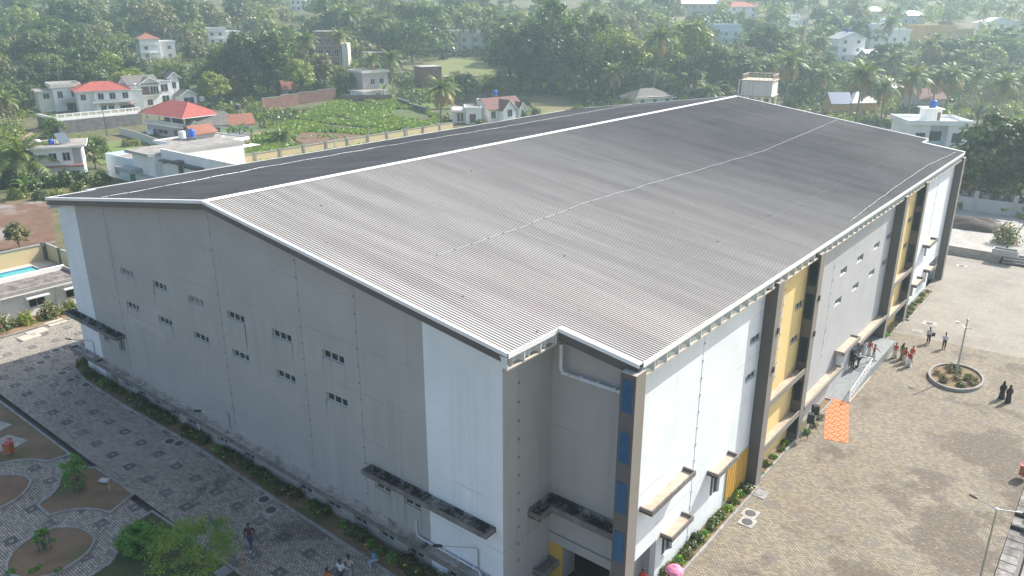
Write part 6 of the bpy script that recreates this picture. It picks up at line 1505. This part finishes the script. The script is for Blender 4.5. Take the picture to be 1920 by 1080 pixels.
def person(label, p, rz, h=1.68, top=('white', (.75, .75, .75)), legs=('dark', (.03, .03, .035)), dress=None, stride=.0, arms=(.12, .12), bend=(.15, .15), sit=False, hair='short', shoes='shoe_d', lean=0, group=None, female=False, sleeves='half'):
    """standing, walking or sitting figure; +x local is its left, faces -y local"""
    e = empty('person', label, 'person', p, rz, group); s = h/1.70; V = Vector
    hipz, kz, az = .90, .48, .08
    hz_ = .52 if sit else hipz; dy = lean
    pel = V((0, 0, hz_)); che = V((0, -dy*.5, hz_+.32)); nec = V((0, -dy, hz_+.54)); hd0 = V((0, -dy-.01, hz_+.63)); hd1 = V((0, -dy-.03, hz_+.72)); hd2 = V((0, -dy-.02, hz_+.79))
    sw = .165 if female else .19
    v = [pel, V((0, -dy*.2, hz_+.15)), che, nec, hd0, hd1, hd2]; ed = [(0, 1), (1, 2), (2, 3), (3, 4), (4, 5), (5, 6)]
    r = [(.145, .105), (.125, .09), (.15, .10), .055, (.065, .075), (.078, .092), (.055, .065)]
    # nose
    v.append(hd0+V((0, -.10, .045))); r.append(.014); ed.append((4, len(v)-1))
    J = {}
    for sd_, sgn in (('L', 1), ('R', -1)):
        st = stride*sgn
        hip = V((.09*sgn, 0, hz_-.06))
        if sit: kn = V((.13*sgn, -.42, .50)); an = V((.12*sgn, -.40, .09)); toe = V((.13*sgn, -.58, .04))
        else: kn = V((.095*sgn, -st*.55-.03, kz)); an = V((.09*sgn, -st+(.05 if st < 0 else 0), az+(.05 if st < 0 else 0))); toe = an+V((.02*sgn, -.17, -.045))
        i = len(v); v += [hip, kn, an, toe]; r += [.085, .058, .04, (.04, .03)]; ed += [(0, i), (i, i+1), (i+1, i+2), (i+2, i+3)]; J[sd_] = (hip, kn, an, toe)
        sh = che+V((sw*sgn, 0, .15)); a, b = arms[0 if sgn > 0 else 1], bend[0 if sgn > 0 else 1]
        el = sh+V((.07*sgn, -math.sin(a)*.28+0.02, -math.cos(a)*.28)); wr = el+V((-.02*sgn-(b*.08*sgn), -math.sin(a+b)*.25, -math.cos(a+b)*.25)); d = (wr-el).normalized()
        i = len(v); v += [sh, el, wr, wr+d*.07]; r += [.055, .042, .027, (.034, .018)]; ed += [(2, i), (i, i+1), (i+1, i+2), (i+2, i+3)]; J['a'+sd_] = (sh, el, wr)
        palm_i = i+3; side = d.cross(V((1, 0, 0))).normalized(); fwd = V((sgn*-1, 0, 0)).cross(d) if False else side
        for q in range(4):                                              # four fingers, slightly curled
            off = (q-1.5)*.019; L = (.062, .072, .068, .052)[q]; f0 = wr+d*.085+side*off; f1 = f0+d*L*.55+V((-sgn*.008, 0, 0)); f2 = f1+d*L*.4+V((-sgn*.02, 0, 0)); i2 = len(v); v += [f0, f1, f2]; r += [.009, .0085, .007]; ed += [(palm_i, i2), (i2, i2+1), (i2+1, i2+2)]
        t0 = wr+d*.03-side*.035; t1 = t0+d*.035-side*.018; i2 = len(v); v += [t0, t1]; r += [.010, .008]; ed += [(palm_i-1, i2), (i2, i2+1)]
    S = lambda L: [x*s for x in L]
    sc_r = [(x*s if isinstance(x, (int, float)) else (x[0]*s, x[1]*s)) for x in r]
    skin_grow('body', S(v), ed, sc_r, M['skin'], e, 1)
    # eyes and ears stay part of the head through small pieces of hair cap
    k = 1.14
    if dress is None or dress == 'saree' or dress == 'skirt':
        tv = [pel+V((0, 0, .02)), V((0, -dy*.2, hz_+.15)), che, nec-V((0, 0, .04))]; tr = [(.165, .125), (.148, .112), (.172, .122), .075]; te = [(0, 1), (1, 2), (2, 3)]
        for sgn, q in ((1, 'aL'), (-1, 'aR')):
            sh, el, wr = J[q]; i = len(tv); tv += [sh, sh.lerp(el, .85)] + ([wr] if sleeves == 'full' else []); tr += [.074, .062] + ([.045] if sleeves == 'full' else []); te += [(2, i), (i, i+1)] + ([(i+1, i+2)] if sleeves == 'full' else [])
        skin_grow('shirt' if dress is None else 'blouse', S(tv), te, [(x*s if isinstance(x, (int, float)) else (x[0]*s, x[1]*s)) for x in tr], cloth(*top), e, 1)
    if dress is None:
        lv = [pel]; lr = [(.165, .125)]; le = []
        for q in 'LR':
            hip, kn, an, toe = J[q]; i = len(lv); lv += [hip, kn, an]; lr += [.105, .078, .062]; le += [(0, i), (i, i+1), (i+1, i+2)]
        skin_grow('trousers', S(lv), le, [(x*s if isinstance(x, (int, float)) else (x[0]*s, x[1]*s)) for x in lr], cloth(*legs), e, 1)
    else:
        mb = MB(); n = 18; rings = [(.135, hz_+.04), (.17, hz_-.1), (.19, .5), (.225, .22), (.26, .03)] if not dress == 'gown' else [(.07, hz_+.50), (.20, hz_+.42), (.19, hz_+.18), (.19, hz_), (.22, .45), (.27, .03)]
        i = 0
        for (rr, zz) in rings:
            for q in range(n):
                a = 2*math.pi*q/n; f = 1+.07*math.sin(a*5+zz*4)*(1-zz/1.2); mb.v.append(((rr*f*math.cos(a))*s, (rr*.82*f*math.sin(a)-stride*.25*(1-zz))*s, zz*s))
        for j in range(len(rings)-1):
            for q in range(n): q2 = (q+1) % n; mb.f.append((j*n+q, (j+1)*n+q, (j+1)*n+q2, j*n+q2)); mb.m.append(0)
        mb.build('gown' if dress == 'gown' else 'skirt', cloth(*legs), e, True)
        if dress == 'saree':                                           # sash thrown over the left shoulder
            mb = MB(); pts = [V((-.17, -.02, hz_+.02)), V((-.05, -.15, hz_+.2)), V((.12, -.14, hz_+.42)), V((.17, .0, hz_+.52)), V((.13, .14, hz_+.3)), V((.1, .17, hz_-.2))]
            for a_, b_ in zip(pts, pts[1:]): u = V((.07, .0, .06)); mb.face([(a_-u)*s, (b_-u)*s, (b_+u)*s, (a_+u)*s])
            mb.build('sash', cloth(*legs), e, True)
        if dress == 'gown':
            for q in ('aL', 'aR'):
                sh, el, wr = J[q]; skin_grow('sleeve', S([sh, el, wr]), [(0, 1), (1, 2)], [.085*s, .07*s, .06*s], cloth(*legs), e, 1)
    # hair
    c = (hd1+V((0, .012, .022)))*s; mb = MB(); prof = []
    n = 14
    for j in range(7):
        th = R(100)*j/6; rr = .088*math.sin(th)+.001; zz = .100*math.cos(th); prof.append((rr*s, zz*s))
    mb.lathe([(a, b) for a, b in prof[::-1]], c, n)
    if hair == 'long': mb.tube([c+V((0, .06, .02))*s, c+V((0, .10, -.14))*s, c+V((0, .12, -.34))*s, c+V((0, .11, -.50))*s], [.06*s, .075*s, .06*s, .03*s], 8)
    if hair == 'bun': mb.lathe([(.01, -.05*s), (.05*s, -.02*s), (.05*s, .02*s), (.01, .05*s)], c+V((0, .10, -.03))*s, 8)
    if hair == 'veil': mb.lathe([(.20*s, -.40*s), (.13*s, -.22*s), (.102*s, -.08*s), (.10*s, .03*s), (.06*s, .1*s), (.005, .115*s)], c, 12)
    mb.build('hair' if hair != 'veil' else 'headscarf', M['hair'] if hair != 'veil' else cloth(*legs), e, True)
    # eyes, mouth
    mb = MB()
    for sgn in (1, -1): mb.lathe([(.002, -.009*s), (.009*s, 0), (.002, .009*s)], (hd1+V((.03*sgn, -.088, -.015)))*s, 6)
    mb.build('eyes', M['black'], e)
    if not sit or True:
        for q in 'LR':
            hip, kn, an, toe = J[q]; mb = MB(); d = (toe-an); mb.tube([(an+V((0, .05, -.045)))*s, (an+V((0, -.03, -.03)))*s, (toe+V((0, 0, .0)))*s, (toe+V((0, -.06, -.008)))*s], [.036*s, .048*s, .042*s, .02*s], 8); mb.build('shoe', M[shoes], e, True)
    return e
def face_dir(dx, dy): return math.atan2(dy, dx)+math.pi/2       # local -y looks along (dx, dy)
def G(px, py, z=0): return at(px, py, z)
dk = ('black', (.02, .02, .025)); jeans = ('denim', (.03, .055, .12)); wht = ('white_shirt', (.72, .74, .78)); red = ('red', (.50, .035, .03)); wsk = ('cream_skirt', (.70, .64, .56))
person('man in maroon shirt and jeans walking alone across the shaded paving', G(471, 1028), face_dir(.55, -.8), 1.76, ('maroon', (.075, .02, .022)), jeans, stride=.24, arms=(-.35, .3), shoes='shoe_w', sleeves='full')
person('man in white checked shirt walking beside beige shirted man', G(641, 1096), face_dir(.3, -1), 1.72, ('check', (.60, .62, .63), .3), jeans, stride=.15)
person('man in beige shirt and grey trousers walking at the bottom edge', G(657, 1088), face_dir(.3, -1), 1.74, ('beige', (.42, .36, .31)), ('grey_trousers', (.36, .38, .42)), stride=.15, arms=(.1, -.1))
person('person in orange shirt cut by the bottom picture edge', G(617, 1112), face_dir(.3, -1), 1.68, ('orange', (.45, .13, .02)), dk, stride=.1)
person('person in blue and yellow top sitting on the kerb with head bowed', G(703, 1058, .02)+Vector((0, .1, -.12)), face_dir(-.4, -1), 1.66, ('blue_top', (.10, .30, .45)), ('pale_jeans', (.38, .42, .48)), sit=True, lean=.26, arms=(.9, .9), bend=(.5, .5))
person('person in red top in the shaded corner doorway', Vector((28.35, 6.9, 0)), face_dir(.3, -1), 1.62, red, dk, hair='long', female=True)
pu = Vector((29.55, 7.6, 0))
person('person almost hidden under the pink umbrella', pu, face_dir(.2, -1), 1.60, ('pink_top', (.5, .2, .25)), dk, hair='long', female=True, arms=(.9, .1), bend=(1.3, .1))
e = empty('umbrella', 'open pink patterned umbrella held over a person by planting strip', 'umbrella', pu+Vector((.28, .05, 0)))
def umb_mat():
    m, nt, b = new_mat('pink_umbrella'); v = pos(nt, obj=True); vo = nn(nt, 'ShaderNodeTexVoronoi'); vo.inputs['Scale'].default_value = 3.5; nt.links.new(v, vo.inputs['Vector'])
    nt.links.new(mix(nt, math_(nt, 'LESS_THAN', vo.outputs['Distance'], .28), (.75, .22, .36), (.45, .16, .50)), b.inputs['Base Color']); b.inputs['Roughness'].default_value = .6; return m
mb = MB(); n = 8
for j, (rr, zz) in enumerate([(.52, 1.78), (.42, 1.90), (.25, 2.0), (.02, 2.06)]):
    for q in range(n*2): a = math.pi*q/n; sc2 = 1 if q % 2 == 0 else .93; mb.v.append((rr*sc2*math.cos(a), rr*sc2*math.sin(a), zz+(0 if q % 2 == 0 else .02)))
for j in range(3):
    for q in range(n*2): q2 = (q+1) % (n*2); mb.f.append((j*n*2+q, j*n*2+q2, (j+1)*n*2+q2, (j+1)*n*2+q)); mb.m.append(0)
mb.build('canopy', umb_mat(), e)
mb = MB(); mb.tube([(0, 0, .95), (0, 0, 2.1)], .012, 6); mb.build('shaft', M['steel'], e); mb = MB(); mb.tube([(0, 0, .95), (0, 0, .88), (.03, 0, .85), (.06, 0, .88)], .016, 6); mb.build('handle', M['black'], e)
# forecourt
person('man in pale shirt and dark trousers with a bag on his shoulder', G(1740, 644), face_dir(-.3, -1), 1.68, ('pale_shirt', (.50, .50, .56)), dk, arms=(.5, .1), bend=(1.6, .2), sleeves='full')
b0 = G(1740, 644); e = empty('shoulder_bag', 'dark bag hanging beside the pale shirted standing man', 'bag', b0+Vector((.30, .16, .78)), .4)
mb = MB(); mb.box(-.14, .14, -.06, .06, 0, .36); mb.box(-.12, .12, -.075, -.061, .05, .2); mb.build('bag_body', cloth('dark_bag', (.06, .025, .03)), e); mb = MB(); mb.tube([(-.1, 0, .36), (-.14, -.08, .62), (-.2, -.1, .66)], .015, 5); mb.build('strap', M['black'], e)
person('man in white shirt holding hands before his chest on forecourt', G(1769, 654), face_dir(.1, -1), 1.66, wht, dk, arms=(.35, .35), bend=(1.5, 1.5), sleeves='half')
person('girl in red blouse and long pale skirt leading behind the beige saree woman', G(1677, 671), face_dir(-.2, 1), 1.50, red, wsk, 'skirt', .1, hair='bun', female=True)
person('woman in beige saree with long black hair walking among the girls', G(1690, 674), face_dir(.45, .9), 1.62, ('beige_blouse', (.33, .25, .17)), ('beige_saree', (.42, .33, .23)), 'saree', .2, hair='long', female=True)
person('girl in red blouse between the beige woman and white skirted girl', G(1695, 681), face_dir(.2, 1), 1.55, red, ('pale_skirt', (.62, .56, .5)), 'skirt', .1, hair='bun', female=True)
person('girl in red blouse with wide white skirt nearest in the group', G(1703, 688), face_dir(.3, .9), 1.56, red, ('white_skirt', (.78, .75, .74)), 'skirt', .15, hair='bun', female=True, arms=(.3, -.2))
person('girl in red blouse farthest right in the walking group', G(1708, 678), face_dir(.2, 1), 1.55, red, wsk, 'skirt', .1, hair='bun', female=True)
person('girl in red blouse and pale skirt at the top of the ramp', Vector((29.25, 45.6, .862)), face_dir(.6, -.6), 1.52, red, ('pale_skirt', (.62, .56, .5)), 'skirt', .1, hair='bun', female=True)
person('girl in red blouse with outstretched arm beside the ramp rail', Vector((29.85, 44.7, .862)), face_dir(.9, -.2), 1.54, red, ('black_white', (.55, .53, .52)), 'skirt', .1, hair='bun', female=True, arms=(.9, .1))
person('man in dark suit standing by the porch wall on the ramp', Vector((28.85, 42.0, .74)), face_dir(.3, 1), 1.74, ('dark_suit', (.015, .017, .03)), dk, sleeves='full')
person('man in white shirt and dark trousers facing the dark suited man', Vector((29.2, 42.55, .81)), face_dir(-.8, -.3), 1.70, wht, dk, arms=(.3, .2), bend=(.8, .5), sleeves='full')
person('person in long white clothes standing under the porch slab', Vector((28.9, 45.0, .862)), face_dir(.2, -1), 1.66, ('white_top', (.66, .66, .68)), ('white_robe', (.68, .68, .70)), 'skirt', .0, hair='short')
person('man in pale blue shirt half hidden behind the porch wall', Vector((28.4, 43.4, .862)), face_dir(.5, -1), 1.70, ('pale_blue', (.45, .52, .62)), dk)
person('woman in black gown and headscarf left of the pair at right', G(1877, 748), face_dir(-.4, .9), 1.58, dk, ('black_gown', (.022, .020, .026)), 'gown', .08, hair='veil', female=True)
person('woman in dark purple tinged gown right of the pair', G(1889, 755), face_dir(-.5, .9), 1.56, dk, ('purple_gown', (.032, .018, .03)), 'gown', .08, hair='veil', female=True)
# ================================================================== THINGS ON THE FORECOURT
def carpet_mat():
    m, nt, b = new_mat('orange_patterned_carpet'); v = pos(nt, obj=True); s = nn(nt, 'ShaderNodeSeparateXYZ'); nt.links.new(v, s.inputs[0])
    def tri(o, per, off=0): return math_(nt, 'ABSOLUTE', math_(nt, 'SUBTRACT', math_(nt, 'FRACT', math_(nt, 'ADD', math_(nt, 'DIVIDE', o, per), off)), .5))
    a = math_(nt, 'ADD', math_(nt, 'MULTIPLY', tri(s.outputs['X'], .85), 2), math_(nt, 'MULTIPLY', tri(s.outputs['Y'], .86), 2))
    a2 = math_(nt, 'ADD', math_(nt, 'MULTIPLY', tri(s.outputs['X'], .86, .5), 2), math_(nt, 'MULTIPLY', tri(s.outputs['Y'], .86, .5), 2))
    d = math_(nt, 'MINIMUM', a, a2)
    ring = math_(nt, 'LESS_THAN', math_(nt, 'ABSOLUTE', math_(nt, 'SUBTRACT', d, .80)), .16); dot = math_(nt, 'LESS_THAN', math_(nt, 'ABSOLUTE', math_(nt, 'SUBTRACT', d, .22)), .12)
    col = mix(nt, math_(nt, 'MAXIMUM', ring, dot), (.58, .37, .18), (.40, .085, .03)); nt.links.new(col, b.inputs['Base Color']); b.inputs['Roughness'].default_value = .95; return m
e = empty('carpet', 'long orange and yellow patterned carpet at the foot of ramp', 'carpet', (30.38, 33.55, .006), math.atan2(37.2-30.1, 29.32-31.45)-math.pi/2)
mb = MB(); mb.box(-.86, .86, -3.65, 3.65, 0, .012); mb.build('pile', carpet_mat(), e)
def speaker(p, rz, label, label2, tilt=0):
    e = empty('speaker_stand', label2, 'stand', p, rz); mb = MB(); mb.tube([(0, 0, .25), (0, 0, 1.35)], .022, 8); mb.build('pole', M['black'], e)
    for k in range(3):
        a = k*2.094+.4; mb = MB(); mb.tube([(0, 0, .72), (.62*math.cos(a), .62*math.sin(a), .02)], .016, 6); mb.tube([(0, 0, .34), (.33*math.cos(a), .33*math.sin(a), .36)], .012, 6); mb.build('leg', M['black'], e)
    s = empty('loudspeaker', label, 'loudspeaker', p+Vector((0, 0, 1.352)), rz); mb = MB(); mb.prism([(-.24, -.22), (.24, -.22), (.17, .22), (-.17, .22)], 0, .74); mb.build('cabinet', M['black'], s)
    mb = MB(); mb.box(-.215, .215, -.245, -.222, .04, .70); mb.build('grille', plain('speaker_grille', (.03, .03, .032), .7, .3, 30), s)
    mb = MB(); mb.tube([(-.06, 0, .745), (-.05, 0, .775), (.05, 0, .775), (.06, 0, .745)], .012, 5); mb.build('handle', M['black'], s)
speaker(G(1514, 822), .35, 'nearer black loudspeaker on a tripod by the planting strip', 'black tripod stand carrying the nearer loudspeaker')
speaker(G(1524, 806), -.9, 'farther black loudspeaker turned aside behind the first', 'black tripod stand carrying the farther loudspeaker')
# lamp posts
p = Vector((36.05, 47.6, .12)); e = empty('lamp_post', 'grey lamp post standing on the oval planted island', 'lamp post', p); hh = z_for(p, 601)-p.z
mb = MB(); mb.tube([(0, 0, 0), (0, 0, .3), (0, 0, hh*.8), (0, 0, hh)], [.10, .085, .06, .045], 10); mb.build('pole', M['steel'], e); mb = MB(); mb.tube([(0, 0, hh*.86), (-.35, .25, hh*.885), (-.8, .5, hh*.9)], .03, 6); mb.tube([(0, 0, hh*.86), (.35, -.1, hh*.88), (.5, -.15, hh*.885)], .03, 6); mb.build('bracket', M['steel'], e)
mb = MB(); mb.box(-.95, -.6, .40, .62, hh*.9, hh*.9+.08); mb.build('lamp_head', M['frame'], e); mb = MB(); mb.lathe([(.03, 0), (.09, .02), (.09, .14), (.02, .18)], (0, 0, hh), 10); mb.build('cap', M['steel'], e)
p = Vector((42.78, 17.2, 0)); hh = z_for(p, 955); e = empty('lamp_post', 'double armed grey lamp post at the bottom right edge', 'lamp post', p)
mb = MB(); mb.tube([(0, 0, -.1), (0, 0, hh*.5), (0, 0, hh)], [.075, .06, .045], 10); mb.build('pole', M['steel'], e)
def wpt(px, py, pl):   # point of the sight line in the vertical plane through the pole square to the view
    d = ray(px, py); t = (pl-CAM).dot(FH)/d.dot(FH); return CAM+d*t
top = Vector((0, 0, hh))
for (qx, qy) in ((1829, 933), (1921, 962)):
    q = wpt(qx, qy, p)-p; mb = MB(); mb.tube([top, q], .03, 6); mb.build('arm', M['steel'], e); d = (q-top).normalized(); mb = MB(); mb.tube([q-d*.1, q, q+d*.34, q+d*.42], [.035, .07, .065, .02], 8); mb.build('lamp_head', M['fascia'], e)
mb = MB(); mb.lathe([(.03, -.05), (.11, -.02), (.11, .05), (.03, .09)], (0, 0, hh), 10); mb.build('cap', M['frame'], e)
# litter bins
def bin_(p, label, rz=0):
    e = empty('litter_bin', label, 'litter bin', p, rz); mb = MB(); mb.tube([(0, .3, 0), (0, .3, 1.3)], .04, 8); mb.build('post', plain('dark_red_post', (.22, .02, .02), .5), e)
    mb = MB(); mb.prism([(-.26, -.26), (.26, -.26), (.26, .24), (-.26, .24)], .32, .98); mb.build('bin_body', plain('orange_bin', (.42, .14, .06), .5), e); mb = MB(); mb.prism([(-.28, -.28), (.28, -.28), (.28, .26), (-.28, .26)], .983, 1.06); mb.tube([(-.2, .3, 1.22), (.2, .3, 1.22)], .05, 8); mb.build('lid', plain('red_lid', (.45, .05, .03), .5), e)
bin_(G(1917, 897), 'orange and red litter bin at the right picture edge'); bin_(G(20, 856)+Vector((0, 0, .06)), 'red litter bin leaning on the stone slab at left', .6)
mb = MB(); mb.box(-1.1, 1.1, -.9, .9, -.02, .05); o = mb.build('stone_slab', M['concrete'], None, loc=at(14, 832, .06)); o.rotation_euler = (0, 0, .3); tag(o, 'pale broken stone slab on the left lawn under red bin', 'slab')
mb = MB(); mb.box(-.8, .8, -.6, .6, -.02, .05); o = mb.build('stone_slab', M['concrete'], None, loc=at(-4, 800, .06)); o.rotation_euler = (0, 0, .3); tag(o, 'small pale slab cut by the left picture edge', 'slab')
# manholes
def manhole(px, py, lab, grp, rz=0, w=.95, dark=True):
    e = empty('manhole', lab, 'manhole', at(px, py, .004), rz, grp); mb = MB(); mb.box(-w/2, w/2, -w/2, w/2, 0, .03); mb.build('slab', M['kerb' if not dark else 'concrete'], e)
    mb = MB(); mb.lathe([(.33, 0), (.33, .02), (.28, .024)], (0, 0, .03), 20); mb.build('cover', plain('iron_cover', (.075, .07, .075), .7) if dark else M['kerb'], e)
for q in ((1407, 963), (1401, 979)): manhole(*q, 'round iron manhole cover in a pale slab on the forecourt', 'manholes by the facade kerb')
for q in ((495, 937), (508, 957)): manhole(*q, 'round iron manhole cover in a slab nearest the walking man', 'manholes near the walking man')
for q in ((318, 828), (336, 832)): manhole(*q, 'round iron manhole cover in a slab midway along the gable wall', 'manholes midway along gable wall', 0, .8)
for q in ((117, 700), (132, 713), (162, 722)): manhole(*q, 'round iron manhole cover in a slab near the far left corner', 'manholes near the far left corner')
for q in ((105, 657), (88, 670), (77, 680)): manhole(*q, 'pale manhole slab at the edge of sunlit paving', 'manholes at the sunlit edge')
manhole(1424, 925, 'square pale inspection slab at the foot of second pier', None, 0, 1.0, False); manhole(1743, 607, 'square manhole slab on the concrete court by far planter', None, .1, 1.3); manhole(1720, 621, 'small square slab beside the far planting strip', None, .1, 1.0, False)
manhole(1803, 499, 'farthest manhole on the concrete court near the steps', None, .1, 1.2)
for (px, py) in ((55, 632), (70, 622), (105, 605)):
    e = empty('paving_slab', 'pale loose paving slab beside the yard kerb', 'slab', at(px, py, .004), .1, 'slabs beside the yard kerb'); mb = MB(); mb.box(-.7, .7, -.9, .9, 0, .07); mb.build('slab', M['deck'], e)
# floodlight and ground fittings in the front garden
p = at(196, 905, .06); e = empty('floodlight', 'flat grey floodlight box on the kite shaped bed', 'floodlight', p, .5); mb = MB(); mb.box(-.3, .3, -.2, .2, .12, .24); mb.build('housing', M['frame'], e); mb = MB(); mb.tube([(0, 0, 0), (0, 0, .12)], .04, 6); mb.build('stem', M['black'], e)
p = at(206, 920, .06); e = empty('standpipe', 'bent yellow standpipe on the kite shaped bed', 'pipe', p); mb = MB(); mb.tube([(0, 0, 0), (0, 0, .75), (-.35, .05, .78)], .03, 6); mb.build('pipe', plain('yellow_pipe', (.6, .5, .25), .5), e)
p = at(418, 1073, .06); e = empty('drain_grate', 'square metal drain grate at the lawn corner', 'grate', p); mb = MB(); mb.box(-.4, .4, -.4, .4, -.02, .04); mb.build('frame', M['kerb'], e); mb = MB()
for k in range(7): mb.box(-.3+k*.1-.02, -.3+k*.1+.02, -.32, .32, .041, .06)
mb.build('bars', M['steel'], e)
p = at(455, 1078, 0); e = empty('marker_post', 'thin orange post leaning beside the drain', 'post', p); mb = MB(); mb.tube([(0, 0, -.3), (.12, .05, 1.35)], .03, 6); mb.tube([(.12, .05, 1.35), (.125, .052, 1.40)], .034, 6); mb.build('rod', plain('orange_post', (.50, .20, .05), .6), e)
# stone planter box and rubble by the steps
e = empty('planter_box', 'grey concrete planter box beside the far steps', 'planter', at(1884, 478, 1.0)); mb = MB()
for (a, b, c, d) in ((-1.4, 1.4, -.7, -.55), (-1.4, 1.4, .55, .7), (-1.4, -1.25, -.55, .55), (1.25, 1.4, -.55, .55)): mb.box(a, b, c, d, -.02, .75)
mb.build('box', M['h_grey'], e); mb = MB(); mb.box(-1.25, 1.25, -.55, .55, -.02, .5); mb.build('soil', M['soil'], e)
p = at(1822, 425, 1.0); mb = MB(); rr_ = random.Random(4); n = 22
for j in range(7):
    t = j/6; rad = 3.0*math.cos(t*1.5)+.02
    for q in range(n): a = 6.283*q/n; k = 1+.25*mnoise.noise(Vector((math.cos(a)*2, math.sin(a)*2, t*3))); mb.v.append((rad*k*math.cos(a)*1.5, rad*k*math.sin(a)*.8, 1.3*math.sin(t*1.5)*k))
for j in range(6):
    for q in range(n): q2 = (q+1) % n; mb.f.append((j*n+q, j*n+q2, (j+1)*n+q2, (j+1)*n+q)); mb.m.append(0)
o = mb.build('earth_heap', soil('heap_earth', (.08, .065, .05), (.13, .10, .08), (.16, .14, .12), 1), None, True, p); tag(o, 'dark earth heap against the grey compound wall', 'heap')
# smoke from a yard fire at the right
# ------------------------------------------------------------------ clear the prototypes
for e in ALLP:
    for c in list(e.children): D_.objects.remove(c)
    D_.objects.remove(e)
